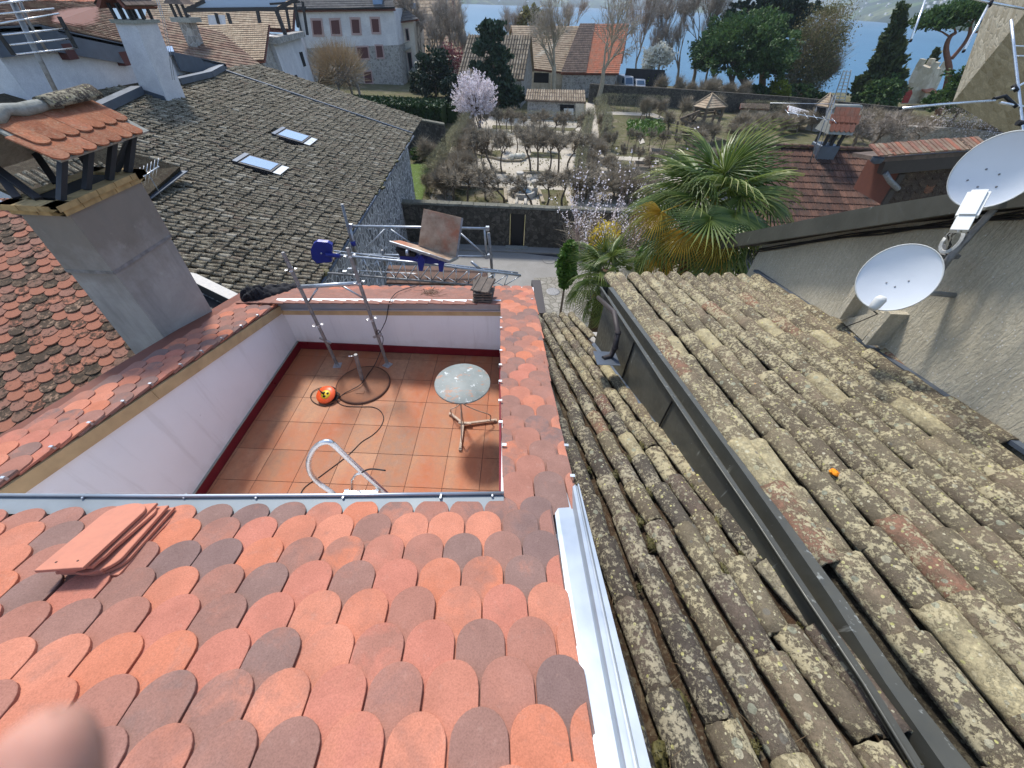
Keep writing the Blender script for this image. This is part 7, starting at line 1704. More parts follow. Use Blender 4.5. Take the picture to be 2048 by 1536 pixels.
F = [atY(1800, 208, Yt), atY(1838, 208, Yt), atY(1868, 138, Yt), atY(1832, 130, Yt)]; sd_ = atY(1903, 150, Yt+4)-atY(1868, 138, Yt)
sd_ = V((4.2, 2.5, 0))
mb = MB(); mb.hexa([F[0], F[1], F[1]+sd_, F[0]+sd_], [F[3], F[2], F[2]+sd_, F[3]+sd_]); part('tower_wall', mb, M['ashlar'], to)
e1_, e2_ = F[2]-F[3], sd_
for (a, b) in ((0, 0), (.78, 0), (.78, .75), (0, .75)):
    p = F[3]+e1_*a+e2_*b; mb = MB(); mb.hexa([p, p+e1_*.22, p+e1_*.22+e2_*.25, p+e2_*.25], [q+V((0, 0, .9)) for q in (p, p+e1_*.22, p+e1_*.22+e2_*.25, p+e2_*.25)]); part('battlement', mb, M['ashlar'], to)
ring = [(1803, 206), (1816, 206), (1825, 186), (1823, 176), (1818, 175), (1812, 181)]; f = [atY(x, y, Yt-.06) for x, y in ring]; mb = MB(); mb.hexa([p+V((0, .1, 0)) for p in f][::-1], f[::-1]); part('door', mb, M['reddoor'], to)
for q in (((1817, 164), (1827, 166), (1837, 142), (1828, 140)),): f = [atY(x, y, Yt-.08) for x, y in q]; mb = MB(); mb.hexa([p+V((0, .1, 0)) for p in f][::-1], f[::-1]); part('recess_panel', mb, M['beige_far'], to)
an = [atY(1842, 206, Yt-1), atY(1866, 206, Yt-1), atY(1876, 188, Yt-1), atY(1852, 184, Yt-1)]; mb = MB(); mb.hexa([p+V((0, 3, 0)) for p in an][::-1], an[::-1]); part('annex', mb, M['ashlar'], to)
mb = MB(); mb.slab([an[3]+V((-.3, -.3, .1)), an[2]+V((.4, -.3, .1)), an[2]+V((.4, 3, .7)), an[3]+V((-.3, 3, .7))], .2); part('annex_roof', mb, M['r_red'], to)
Yg_ = 40
gr = thing('castle_wall_block', atY(2000, 150, 44), 'massive sunlit ochre stone building filling the top right corner', 'building')
f_ = [atY(1990, -30, 46), atY(2120, -60, 34), atY(2120, 330, 34), atY(1905, 205, 46)]; mb = MB(); mb.hexa([p+V((16, 3, 0)) for p in f_][::-1], f_[::-1]); part('wall', mb, M['ashlar'], gr)
mb = MB(); mb.tube([atY(1998, 20, 44), atY(1962, 100, 44.5), atY(1925, 185, 45)], .10, 6); part('cable_run', mb, M['blackmetal'], gr)
for q in (((2012, 70), (2048, 40), (2048, 90), (2030, 110)), ((2005, 110), (2020, 100), (2022, 112), (2008, 116))):
    f = [atY(x, y, 40.0-.5) for x, y in q]; mb = MB(); mb.hexa([p+V((.3, .6, 0)) for p in f][::-1], f[::-1]); part('window_recess', mb, M['darkroom'], gr)
def pyramid(par, q, apex, mat, n=6, nm='roof_courses'):
    q = [V(p) for p in q]
    for i in range(len(q)):
        a, b = q[i], q[(i+1) % len(q)]; mb = MB()
        for j in range(n):
            t0, t1 = j/n, (j+1.1)/n; A, B = a+(apex-a)*t0, b+(apex-b)*t0; C_, D = b+(apex-b)*min(1, t1), a+(apex-a)*min(1, t1); o = V((0, 0, .05)); mb.add([A+o, B+o, C_, D, A, B], [(0, 1, 2, 3), (4, 5, 1, 0)])
        part(nm, mb, mat, par, kind='stuff')
    for p in q: mb = MB(); mb.tube([p+V((0, 0, .08)), apex+V((0, 0, .08))], .09, 5); part('hip_tiles', mb, M['r_canal'], par)
Yz = 60
gz_ = thing('timber_gazebo', atY(1415, 262, Yz), 'timber framed gazebo with a pyramid roof of pale tiles in the garden', 'gazebo')
q = [atY(1386, 209, Yz-1.5), atY(1412, 219, Yz-3), atY(1454, 217, Yz-1.2), atY(1440, 205, Yz+1.5)]; zm = sum(p.z for p in q)/4; q = [V((p.x, p.y, zm)) for p in q]; ax_ = atY(1424, 188, Yz-.6); pyramid(gz_, q, ax_, M['r_tan'])
for p in q:
    c_ = sum(q, V((0, 0, 0)))/4; b = p+(c_-p)*.2; mb = MB(); mb.bar(V((b.x, b.y, 0)), b, .28, .28); part('post', mb, M['bark_dk'], gz_)
for i in range(4):
    a, b = q[i]+(c_-q[i])*.2, q[(i+1) % 4]+(c_-q[(i+1) % 4])*.2
    mb = MB(); mb.bar(a-V((0, 0, .9)), b-V((0, 0, .9)), .15, .2); part('rail', mb, M['bark_dk'], gz_)
    mb = MB(); mb.bar(a-V((0, 0, .1)), b-V((0, 0, .1)), .18, .25); part('beam', mb, M['bark_dk'], gz_)
for a, b in (((1360, 238), (1400, 222)), ((1362, 240), (1392, 250)), ((1356, 242), (1350, 285)), ((1372, 240), (1368, 285)), ((1375, 232), (1392, 246)), ((1400, 224), (1380, 250))): mb = MB(); mb.bar(atY(*a, Yz-2.5), atY(*b, Yz-2.5), .22, .22); part('timber', mb, M['bark_dk'], gz_)
Yu = 68
tu = thing('roofed_turret', atY(1650, 240, Yu), 'square turret with a mottled pyramid tile roof behind the red-hooded chimney', 'turret')
q = [atY(1630, 211, Yu-1), atY(1658, 214, Yu-2.4), atY(1677, 212, Yu-1), atY(1650, 207, Yu+1.5)]; zm = sum(p.z for p in q)/4; q = [V((p.x, p.y, zm)) for p in q]; ax_ = atY(1660, 187, Yu-.6); pyramid(tu, q, ax_, M['r_tan'])
c_ = sum(q, V((0, 0, 0)))/4; w4 = [p+(c_-p)*.18 for p in q]; mb = MB(); mb.hexa([V((p.x, p.y, 0)) for p in w4], [p-V((0, 0, .05)) for p in w4]); part('wall', mb, M['white_far'], tu)
mb = MB(); f = [atY(x, y, Yu-2.5) for x, y in ((1641, 215), (1652, 216), (1650, 240), (1640, 238))]; mb.hexa([p+V((0, .9, 0)) for p in f][::-1], f[::-1]); part('opening', mb, M['darkroom'], tu)
s1, _ = house4('flat_lean_to', 'small lean-to with a grey-brown plank roof against the garden end wall', 'shed', (1480, 216), (1539, 218), (1482, 206), (1540, 208), 74, 76, 'rubble_far', 'r_greybrown', 'course', .3, .4)
s2, y2_ = house4('white_shed', 'small white-edged shed with a dark opening beside the turret', 'shed', (1576, 222), (1614, 238), (1578, 211), (1618, 222), 66, 68, 'beige_far', 'dish_rim' if False else 'white_far', 'course', .6, .6)
win(s2, ((1582, 228), (1600, 234), (1596, 248), (1580, 245)), y2_, 'darkroom', None, .05, nm='opening')
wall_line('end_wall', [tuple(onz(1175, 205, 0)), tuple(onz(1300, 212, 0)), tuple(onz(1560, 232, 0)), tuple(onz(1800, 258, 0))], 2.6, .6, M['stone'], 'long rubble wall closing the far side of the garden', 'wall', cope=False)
wall_line('field_wall', [tuple(onz(1740, 292, 0)), tuple(onz(1900, 300, 0)), tuple(onz(2100, 330, 0))], 2.4, .6, M['rubble_far'], 'grey rubble wall behind the gnarled apple trees at right', 'wall', cope=False)
mb = MB(); a, b = onz(1252, 186, 0), onz(1330, 190, 0); a.y += 4; b.y += 4; mb.hexa([a, b, b+V((0, .3, 0)), a+V((0, .3, 0))], [p+V((0, 0, 3.4)) for p in (a, b, b+V((0, .3, 0)), a+V((0, .3, 0)))]); solo('dark_screen', mb, M['blackmetal'], 'long black screen fence behind the parked vans', 'fence')
def van(x, y, L, H, lab, tall=1.0, rot=0):
    c = onz(x, y, 0); t = thing('parked_van', c, lab, 'van'); W_ = 1.9; m = Matrix.Rotation(rot, 3, 'Z')
    pr = [(-L/2, .45), (L/2, .45), (L/2, .95), (L/2-.25, 1.1), (L/2-.95, H*.97), (L/2-1.2, H), (-L/2+.1, H), (-L/2, H-.15)]
    for sgn in (1,):
        a_ = [c+m @ V((-W_/2, -x_, z)) for x_, z in pr]; b_ = [c+m @ V((W_/2, -x_, z)) for x_, z in pr]; mb = MB(); mb.hexa(a_, b_); part('body', mb, plain('white_van_paint', (.62, .63, .64), .35, 0, .03), t)
    f = [(-.8, L/2-.30, 1.18), (.8, L/2-.30, 1.18), (.72, L/2-.88, H*.90), (-.72, L/2-.88, H*.90)]; q_ = [c+m @ V((a, -b-.03, z+.05)) for a, b, z in f]; mb = MB(); mb.hexa([p-(m @ V((0, -.04, .03))) for p in q_], q_); part('windscreen', mb, M['glass'], t)
    for sx in (-1, 1):
        mb = MB(); q_ = [c+m @ V((sx*(W_/2+.01), -b, z)) for b, z in ((L/2-.6, 1.2), (L/2-1.0, H*.88), (L/2-1.8, H*.88), (L/2-1.8, 1.2))]; mb.hexa(q_, [p+m @ V((sx*.02, 0, 0)) for p in q_]); part('side_window', mb, M['glass'], t)
        mb = MB(); mb.box(c+m @ V((sx*.7, -L/2-.02, .8)), (.3, .06, .2), m); part('headlight', mb, M['dish_rim'], t)
        for yy in (L/2-.8, -L/2+.8): mb = MB(); mb.lathe([(.001, -.1), (.34, -.1), (.34, .1), (.001, .1)], 14, c+m @ V((sx*.85, -yy, .34)), m @ Matrix.Rotation(math.pi/2, 3, 'Y')); part('wheel', mb, M['black'], t)
    return t
van(1247, 180, 4.6, 2.3, 'white van with its windscreen facing the garden, nearest the red barn', rot=.25)
van(1273, 181, 4.2, 1.9, 'low white van between the other two by the black screen', rot=.1)
van(1305, 178, 5.2, 2.8, 'tall grey-white truck parked at the right of the vans', rot=.9)
van(867, 180, 4.2, 1.6, 'white car half hidden among the dark yews by the mansion', rot=.5)
NR = np.random.default_rng(11)
def np_mesh(name, verts, nper, mat):
    """verts (n*nper,3): n separate triangles or quads"""
    me = bpy.data.meshes.new(name); nv = len(verts); nf = nv//nper
    me.vertices.add(nv); me.vertices.foreach_set('co', verts.astype(np.float32).ravel())
    me.loops.add(nv); me.loops.foreach_set('vertex_index', np.arange(nv, dtype=np.int32))
    me.polygons.add(nf); me.polygons.foreach_set('loop_start', np.arange(nf, dtype=np.int32)*nper)
    try: me.polygons.foreach_set('loop_total', np.full(nf, nper, dtype=np.int32))
    except Exception: pass
    me.update(calc_edges=True); me.validate(); me.materials.append(mat); return me
def unit(a): return a/np.maximum(1e-9, np.linalg.norm(a, axis=-1, keepdims=True))
def leaves(P, size, flat=0.0, elong=1.6, outdir=None):
    n = len(P); d = unit(NR.normal(size=(n, 3))*np.array([1, 1, 1-flat]));
    if outdir is not None: d = unit(d*.7+outdir*.8)
    e = unit(np.cross(d, NR.normal(size=(n, 3)))); s = size*NR.uniform(.6, 1.3, (n, 1))
    a = d*s*elong*.5; b = e*s*.5
    return np.stack([P-a, P-b*.9, P+a, P+b*.9], 1).reshape(-1, 3)
def clumpy(c, rad, nclump, nleaf, csize, shell=.55, squash=.7, floor=-.85):
    """points grouped in clumps over the outer part of an ellipsoid; returns points and outward directions"""
    c = np.array(c); rad = np.array(rad); u = unit(NR.normal(size=(nclump*2, 3))); u = u[u[:, 2] > floor][:nclump]
    r = (shell+(1-shell)*NR.random((len(u), 1))**.6)*(1+.10*NR.normal(size=(len(u), 1)))
    cc = c+u*rad*r; k = len(cc); P = np.repeat(cc, nleaf, 0)+NR.normal(size=(k*nleaf, 3))*csize*np.array([1, 1, squash])*NR.uniform(.6, 1.3, (k, 1)).repeat(nleaf, 0)
    return P, np.repeat(u, nleaf, 0)
def blades(P0, P1, w):
    d = P1-P0; e = unit(np.cross(d, NR.normal(size=d.shape)))*w*.5
    return np.stack([P0-e, P0+e, P1], 1).reshape(-1, 3)
def N(v): return np.array([v.x, v.y, v.z])
def bare_mesh(seed, H=10, spread=.35, lv=5, trunk=.35, r0=.16, up=.35, kids=(3, 4), twigs=6, twl=.6, tww=.03, crook=.12, first=.35, mat=None, matt=None, lean=(0, 0), ratio=.72, droop=0, tk=.006):
    """bare tree: returns (limb mesh, twig mesh); unit scale, base at origin"""
    rr = random.Random(seed); mb = MB(); T0 = []; T1 = []
    def grow(p, d, L, r, l):
        n = 3 if l > 1 else 5; pts = [p]; q = p; dd = V(d)
        for i in range(n):
            dd = (dd+V((rr.gauss(0, crook), rr.gauss(0, crook), rr.gauss(0, crook)*.6+(.05 if not droop else -droop*.1*l)))).normalized(); q = q+dd*(L/n); pts.append(q)
        e = r*(.62 if l < lv else .3); mb.tube(pts, [r+(e-r)*i/n for i in range(n+1)], 6 if l < 2 else (4 if l < 4 else 3), False)
        if l >= lv or L < H*.02:
            for _ in range(twigs):
                s = rr.random(); k = min(n-1, int(s*n)); a = pts[k]+(pts[k+1]-pts[k])*(s*n-k); t = (dd*.7+V((rr.gauss(0, .6), rr.gauss(0, .6), rr.gauss(0, .5)+.25-droop))).normalized()*twl*rr.uniform(.5, 1.3); T0.append(a); T1.append(a+t)
            return
        m = rr.randint(*kids)
        for j in range(m):
            s = rr.uniform(first if l == 0 else .3, 1.0) if j < m-1 else 1.0; k = min(n-1, int(s*n*.999)); a = pts[k]+(pts[k+1]-pts[k])*(s*n-k)
            az = rr.uniform(0, 6.283); perp = dd.cross(V((math.cos(az), math.sin(az), .3))).normalized(); ang = spread*rr.uniform(.7, 1.5)*(1.0 if j < m-1 else .35)
            nd = (dd*math.cos(ang)+perp*math.sin(ang)+V((0, 0, up*.2-droop*.3))).normalized(); grow(a, nd, L*ratio*rr.uniform(.75, 1.1), r*(.62-.25*s)*rr.uniform(.75, 1.0)+tk, l+1)
    grow(V((0, 0, 0)), V((lean[0], lean[1], 1)).normalized(), H*trunk, r0, 0)
    me = mb.mesh('branches'); me.materials.append(mat or M['bark'])
    A = np.array([tuple(p) for p in T0]); B = np.array([tuple(p) for p in T1]); tm = np_mesh('twigs', blades(A, B, tww), 3, matt or M['twig'])
    return me, tm
def tree(name, base, label, cat, parts, group=None, mtx=None):
    t = thing(name, base, label, cat, group)
    for nm, me, loc, rot, sc_ in parts:
        o = bpy.data.objects.new(nm, me); col.objects.link(o); o.parent = t; o.location = V(loc)-V(base) if loc is not None else V((0, 0, 0)); o.rotation_euler = rot; o.scale = sc_ if isinstance(sc_, (tuple, list)) else (sc_,)*3
    return t
def place_bare(name, label, cat, mesh, base, H, z=0, rot=None, lean=(0, 0), group=None, Href=10, sx=1.0):
    me, tm = mesh; s = H/Href*(1.15 if Href < 6 else 1); rz = R.uniform(0, 6.28) if rot is None else rot
    rot_ = (Matrix.Rotation(lean[0], 4, 'Y') @ Matrix.Rotation(lean[1], 4, 'X') @ Matrix.Rotation(rz, 4, 'Z')).to_euler()
    return tree(name, base, label, cat, [('trunk', me, base, rot_, (s*sx, s*sx, s)), ('twigs', tm, base, rot_, (s*sx, s*sx, s))], group)
def height_to(base, px, py): return atY(px, py, base.y).z-base.z
def crown(parent, verts, n, mat, nm='crown', kind=None):
    me = np_mesh(nm, verts, n, mat); o = bpy.data.objects.new(nm, me); col.objects.link(o); o.parent = parent; o.location = -wloc(parent);
    if kind: o['kind'] = kind
    return o
def evergreen(name, label, cat, c_px, Y, rx, ry, mat, lf=.35, ncl=160, nl=40, depth=None, trunk_px=None, tmat='bark_dk', shell=.5, base_z=0, squash=.6, lobes=1, cs=.14, floor=-.8, elong=1.6):
    c = atY(*c_px, Y); s = pxm(c); Rx, Rz = rx*s, ry*s; Ry = depth if depth else Rx
    t = thing(name, (c.x, c.y, base_z), label, cat); allv = []
    for k in range(lobes):
        o = V((0, 0, 0)) if lobes == 1 else V((R.uniform(-.5, .5)*Rx, R.uniform(-.4, .4)*Ry, R.uniform(-.35, .35)*Rz)); f = 1 if lobes == 1 else R.uniform(.45, .7)
        P, U = clumpy(c+o, (Rx*f, Ry*f, Rz*f), ncl//lobes, nl, cs*min(Rx, Rz), shell, squash, floor); allv.append(leaves(P, lf, outdir=U))
    crown(t, np.concatenate(allv), 4, M[mat])
    mb = MB();
    if trunk_px is None: bs = V((c.x, c.y, base_z)); tops = [(bs, c)]
    else: tops = [(V((atY(*q, Y).x, Y, max(base_z, min(atY(*q, Y).z, c.z)))), c+V((R.uniform(-.3, .3)*Rx, 0, -.1*Rz))) for q in trunk_px]; tops = [(V((b.x, b.y, base_z)), e) for b, e in tops]
    for b, e in tops: mb.tube([b, b+(e-b)*.5+V((R.uniform(-.1, .1)*Rx*.3, 0, 0)), e], [.05*Rx+.06, .035*Rx+.05, .03], 6)
    part('trunk', mb, M[tmat], t);
    # a few limbs carrying the clumps
    mb = MB()
    for _ in range(12):
        u = V((R.gauss(0, 1), R.gauss(0, 1), R.uniform(-.2, 1))).normalized(); e = c+V((u.x*Rx*.8, u.y*Ry*.8, u.z*Rz*.8)); mb.tube([c-V((0, 0, Rz*.4)), (c+e)/2, e], [.06, .04, .02], 4, False)
    part('limbs', mb, M[tmat], t); return t
pleach = [bare_mesh(300+i, H=4, spread=.75, lv=4, trunk=.42, r0=.075, up=.0, kids=(4, 5), twigs=3, twl=.45, tww=.026, crook=.16, first=.75, mat=M['bark_dk'], matt=M['twig'], ratio=.5, tk=.010) for i in range(5)]
bushm = [bare_mesh(320+i, H=3, spread=.6, lv=4, trunk=.18, r0=.05, up=.3, kids=(4, 6), twigs=3, twl=.55, tww=.026, crook=.12, first=.2, mat=M['bark'], matt=M['twig'], ratio=.72) for i in range(4)]
tallm = [bare_mesh(340+i, H=20, spread=.40, lv=5, trunk=.26, r0=.34, up=.55, kids=(3, 4), twigs=9, twl=1.4, tww=.05, crook=.09, first=.35, mat=M['bark'], matt=M['twig_grey'], ratio=.77, tk=.02) for i in range(4)]
planem = [bare_mesh(360+i, H=18, spread=.55, lv=5, trunk=.28, r0=.52, up=.35, kids=(3, 4), twigs=5, twl=1.0, tww=.04, crook=.13, first=.8, mat=M['bark_pale'], matt=M['twig_grey'], ratio=.78, tk=.02) for i in range(2)]
apple = [bare_mesh(380+i, H=5, spread=.95, lv=5, trunk=.3, r0=.16, up=.0, kids=(3, 4), twigs=7, twl=.45, tww=.025, crook=.34, first=.6, mat=M['bark_dk'], matt=M['twig_grey'], ratio=.74) for i in range(3)]
def row(pts, n, H, label, group, meshes=pleach, name='pleached_tree', cat='tree', jitter=.15, Href=4, sx=1.15):
    for i in range(n):
        f = i/(n-1) if n > 1 else 0; L_ = f*(len(pts)-1); k = min(int(L_), len(pts)-2); a, b = onz(*pts[k], 0), onz(*pts[k+1], 0); p = a+(b-a)*(L_-k)+V((R.gauss(0, jitter), R.gauss(0, jitter), 0))
        place_bare(name, label, cat, R.choice(meshes), p, H*R.uniform(.88, 1.12), group=group, Href=Href, sx=sx)
row([(944, 262), (1170, 272)], 17, 3.0, 'thin bare pleached tree in the far row before the garden shed', 'far row of pleached trees')
row([(957, 310), (1060, 305), (1170, 300)], 9, 3.0, 'bare trained tree in the middle of the garden beyond the centre bed', 'pleached trees beyond the centre bed')
row([(950, 346), (1003, 347)], 4, 4.4, 'bare pleached tree left of the central gravel gap', 'pleached trees left of the gap')
row([(1058, 348), (1135, 346)], 5, 4.4, 'bare pleached tree right of the central gravel gap', 'pleached trees right of the gap')
row([(905, 408), (1010, 410)], 4, 3.3, 'bare tree with spreading crown left of the fountain', 'bare trees left of the fountain', jitter=.4, sx=1.5)
row([(1070, 412), (1140, 408), (1200, 400)], 6, 3.4, 'bare tree with spreading crown right of the fountain', 'bare trees right of the fountain', jitter=.5, sx=1.5)
row([(1150, 395), (1185, 350), (1176, 300)], 9, 3.3, 'bare bushy tree along the right-hand path of the garden', 'bare bushes along the garden path', bushm, 'bare_bush', 'bush', .5, 3, 1.2)
row([(1205, 300), (1210, 250)], 6, 2.8, 'bare bush beside the narrow garden path', 'bare bushes beside the path', bushm, 'bare_bush', 'bush', .4, 3, 1.1)
row([(880, 400), (905, 345), (930, 300), (940, 270)], 12, 3.2, 'brown bare bush lining the left boundary of the garden', 'bare bushes on the left boundary', bushm, 'bare_bush', 'bush', .5, 3, 1.2)
row([(900, 395), (930, 350)], 4, 3.6, 'twiggy brown bush inside the left corner of the garden', 'bare bushes in the left corner', bushm, 'bare_bush', 'bush', .6, 3, 1.3)
row([(1225, 300), (1300, 300), (1345, 305)], 9, 2.6, 'thin bare sapling at the vegetable beds', 'saplings at the vegetable beds', pleach, 'bare_sapling', 'tree', .4, 4, .8)
row([(1235, 330), (1300, 352), (1350, 340)], 8, 2.6, 'thin bare sapling among the timber edged beds', 'saplings among the timber beds', pleach, 'bare_sapling', 'tree', .4, 4, .8)
row([(1200, 400), (1250, 385), (1300, 400)], 8, 3.4, 'tangled bare shrub behind the flowering branches', 'tangled shrubs behind the blossom', bushm, 'bare_bush', 'bush', .6, 3, 1.3)
row([(1215, 350), (1255, 400), (1290, 420)], 7, 3.2, 'tangled bare shrub left of the large palm', 'tangled shrubs left of the palm', bushm, 'bare_bush', 'bush', .7, 3, 1.3)
row([(1290, 240), (1340, 235), (1390, 232)], 7, 4.6, 'tall pale bare shrub behind the vegetable beds', 'pale shrubs behind the vegetable beds', bushm, 'bare_bush', 'bush', 1.2, 3, 1.0)
row([(1560, 270), (1600, 262), (1700, 285)], 8, 4.0, 'brown bare shrub behind the brown tile ridge', 'shrubs behind the tile ridge', bushm, 'bare_bush', 'bush', 1.0, 3, 1.3)
row([(1480, 262), (1540, 255)], 5, 3.2, 'brown bare shrub between gazebo and turret', 'shrubs between gazebo and turret', bushm, 'bare_bush', 'bush', 1.0, 3, 1.3)
row([(1215, 196), (1290, 200)], 5, 3.5, 'bare bush in front of the red barn wall', 'bushes before the red barn', bushm, 'bare_bush', 'bush', .8, 3, 1.3)
def hedge(label, pts, H, th, mat, lf=.16, dens=130, name='clipped_hedge', top=None, inner='l_hedge', kind=None, twig=False):
    t = thing(name, pts[0], label, 'hedge')
    V_ = []
    for a, b in zip(pts[:-1], pts[1:]):
        d = (b-a); L = d.length; d = d.normalized(); n = V((-d.y, d.x, 0)); m = int(dens*L*(H*2+th)); s = NR.random((m, 1))*L; w_ = NR.random(m); g = NR.random((m, 1))
        side = w_*(2*H+th); pts_ = np.zeros((m, 3)); A = N(a); D = N(d); Nn = N(n)
        off = np.where(side < H, -th/2, np.where(side < 2*H, th/2, (side-2*H)-th/2))[:, None]; zz = np.where(side < H, side, np.where(side < 2*H, side-H, H))[:, None]
        P = A+D*s+Nn*off+np.array([0, 0, 1])*zz+NR.normal(size=(m, 3))*.06
        if twig: V_.append(blades(P, P+unit(NR.normal(size=(m, 3))+np.array([0, 0, .5]))*.35, .02))
        else: V_.append(leaves(P, lf))
        mb = MB(); mb.hexa([a-n*th*.45, b-n*th*.45, b+n*th*.45, a+n*th*.45], [p+V((0, 0, H*.95)) for p in (a-n*th*.45, b-n*th*.45, b+n*th*.45, a+n*th*.45)])
        if not twig: part('hedge_body', mb, M[inner], t)
        else:
            for _ in range(int(L*3)):
                p = a+d*R.uniform(0, L)+n*R.uniform(-.3, .3)*th; mb2 = MB();
                mb_all.tube([p, p+V((R.gauss(0, .1), R.gauss(0, .1), H*.9))], [.03, .012], 3, False)
    crown(t, np.concatenate(V_), 3 if twig else 4, M[mat], 'foliage' if not twig else 'twigs'); return t
mb_all = MB()
hA, hB, hC = onz(690, 222, 0), onz(898, 250, 0), None
z1 = atY(890, 203, hB.y).z; hA2 = onz(727, 228, 0)
hh = atY(888, 205, hB.y).z
hedge('tall dark clipped hedge block with a sunlit top behind the yard wall', [V((hA.x, hB.y-.5, 0)), V((hB.x-.4, hB.y-.5, 0))], hh, 5.0, 'l_hedge', .28, 50)
hedge('shorter dark hedge return at the end of the tall clipped block', [V((hB.x+.6, hB.y+1, 0)), V((hB.x+1.6, hB.y+12, 0))], hh*.75, 2.0, 'l_hedge', .25, 40)
for q, lab, H_ in ((((858, 398), (905, 322), (936, 270)), 'thin brown clipped hedge running back along the garden left edge', 2.4), (((1176, 258), (1160, 330), (1150, 395)), 'brown clipped hedge along the right of the square garden', 2.4), (((1186, 236), (1206, 222), (1330, 228)), 'brown leafless hedge in front of the end wall', 2.2), (((1205, 300), (1210, 262), (1200, 240)), 'brown leafless hedge on the right edge of the gravel path', 2.2), (((985, 246), (1165, 252)), 'low leafless hedge just before the garden shed', 1.5), (((945, 288), (1172, 294)), 'long leafless hedge crossing the garden in front of the shed', 1.4), (((1478, 236), (1580, 240)), 'clipped leafless hedge beyond the palm', 2.2)):
    hedge(lab, [onz(*p, 0) for p in q], H_, .8, 'twig_ol', dens=75, name='bare_hedge', twig=True)
part('hedge_stems', mb_all, M['bark'], None, kind='stuff'); tag(bpy.data.objects['hedge_stems'], 'upright stems inside the leafless hedges of the garden', 'stems')
evergreen('yard_shrub', 'leafy green shrub in the corner of the little yard, under its wall', 'shrub', (838, 308), 44, 18, 10, 'l_mid', .18, 60, 24, cs=.2)
evergreen('yard_shrub', 'pale grey-green shrub on top of the yard wall below the hedge', 'shrub', (778, 232), 52, 34, 5, 'l_spring', .18, 60, 24, cs=.3)
place_bare('bare_bush', 'bare brown bush right of the small bright lawn', 'bush', bushm[0], onz(856, 335, 0), 4.2, Href=3, sx=1.1)
place_bare('bare_bush', 'low bare bush at the near right corner of the lawn', 'bush', bushm[1], onz(852, 385, 0), 2.6, Href=3, sx=1.1)
pc = atY(678, 138, 66); s = pxm(pc); t = thing('golden_pollard', (pc.x, pc.y, 0), 'round pollarded tree with dense golden-brown twigs before the mansion', 'tree')
n_ = 2600; U = unit(NR.normal(size=(n_, 3))*np.array([1, .9, .9])+np.array([0, 0, .35])); r0_ = NR.uniform(.35, .85, (n_, 1)); Rr_ = np.array([56*s, 50*s, 40*s]); P = N(pc)+U*Rr_*r0_; Q = P+unit(U+NR.normal(size=(n_, 3))*.25+np.array([0, 0, .55]))*NR.uniform(.9, 2.2, (n_, 1))
crown(t, blades(P, Q, .045), 3, M['twig_gold'], 'twigs')
mb = MB()
for k in range(5):
    b = atY((640, 655, 688, 712, 727)[k], (185, 205, 222, 222, 224)[k], 66+R.uniform(-1, 1)); b.z = 0; c0 = V((b.x, b.y, 3.0)); mb.tube([b, c0], [.2, .16], 6)
    for j in range(9): e = pc+V((R.gauss(0, .5)*62*s*.6, R.gauss(0, .4)*50*s*.6, R.uniform(-.2, .6)*45*s)); mb.tube([c0, (c0+e)/2+V((0, 0, -.3)), e], [.12, .08, .03], 4, False)
part('trunk', mb, M['bark'], t)
def talltree(label, bx, by, tx, ty, meshes, sx=1.0, Href=20, name='bare_tree', group=None, z=0, Y=None, kk=None):
    b = onz(bx, by, z) if Y is None else V((atY(bx, by, Y).x, Y, z)); tp = atY(tx, ty, b.y); H_ = (tp.z-b.z)*1.15; ln = math.atan2(tp.x-b.x, H_)
    return place_bare(name, label, 'tree', meshes[kk if kk is not None else R.randrange(len(meshes))], b, H_, lean=(ln*.8, 0), Href=Href, sx=sx, group=group)
talltree('bare plane tree with a pale trunk in front of the tan barn', 1108, 182, 1092, -55, planem, 1.05, 18, 'plane_tree', kk=0, Y=83)
talltree('bare plane tree with a pale trunk in front of the red barn', 1200, 185, 1222, -50, planem, 1.0, 18, 'plane_tree', kk=1, Y=81)
for i, (bx, tx, ty, sx, lab) in enumerate(((1268, 1280, -40, .8, 'tall slim bare tree just right of the red barn'), (1315, 1330, -60, 1.0, 'tall bare tree standing over the white magnolia'), (1352, 1372, -50, .9, 'bare lakeside tree between magnolia and round evergreen, left one'), (1385, 1405, -80, 1.1, 'dense bare lakeside tree just left of the round evergreen'), (1410, 1440, -20, .9, 'bare lakeside tree half behind the round evergreen'), (1300, 1300, 20, .7, 'smaller bare tree behind the parked vans'))):
    talltree(lab, bx, 172, tx, ty, tallm, sx)
for i, (bx, tx, ty, lab) in enumerate(((848, 835, -60, 'brown bare tree in front of the castle roof, leftmost'), (872, 868, -30, 'brown bare tree in front of the castle roof, middle one'), (905, 905, -10, 'brown bare tree at the right foot of the castle roof'), (930, 925, 20, 'pale bare tree standing against the lake beside the castle roof'), (890, 890, 40, 'short brown bare tree above the reddish bush'))):
    talltree(lab, bx, 150, tx, ty, tallm, 1.0, Y=100)
for i, (bx, tx, ty, lab) in enumerate(((1030, 1020, 5, 'bare tree rising behind the striped barn ridge'), (1075, 1075, -20, 'bare tree behind the tan barn ridge, left one'), (1130, 1140, -30, 'bare tree behind the tan barn ridge, right one'))):
    talltree(lab, bx, 120, tx, ty, tallm, 1.1, Y=108)
evergreen('lakeside_shrub', 'olive green bush behind the tan barn ridge', 'bush', (1065, 45), 106, 26, 22, 'l_spring', .5, 70, 24)
evergreen('red_bush', 'dusky red budding bush behind the striped barn', 'bush', (905, 122), 84, 24, 26, 'l_red', .22, 90, 16, cs=.22, shell=.3)
evergreen('yew_tree', 'dark yew tree between the mansion and the striped barn', 'tree', (868, 150), 80, 34, 40, 'l_yew', .35, 120, 40)
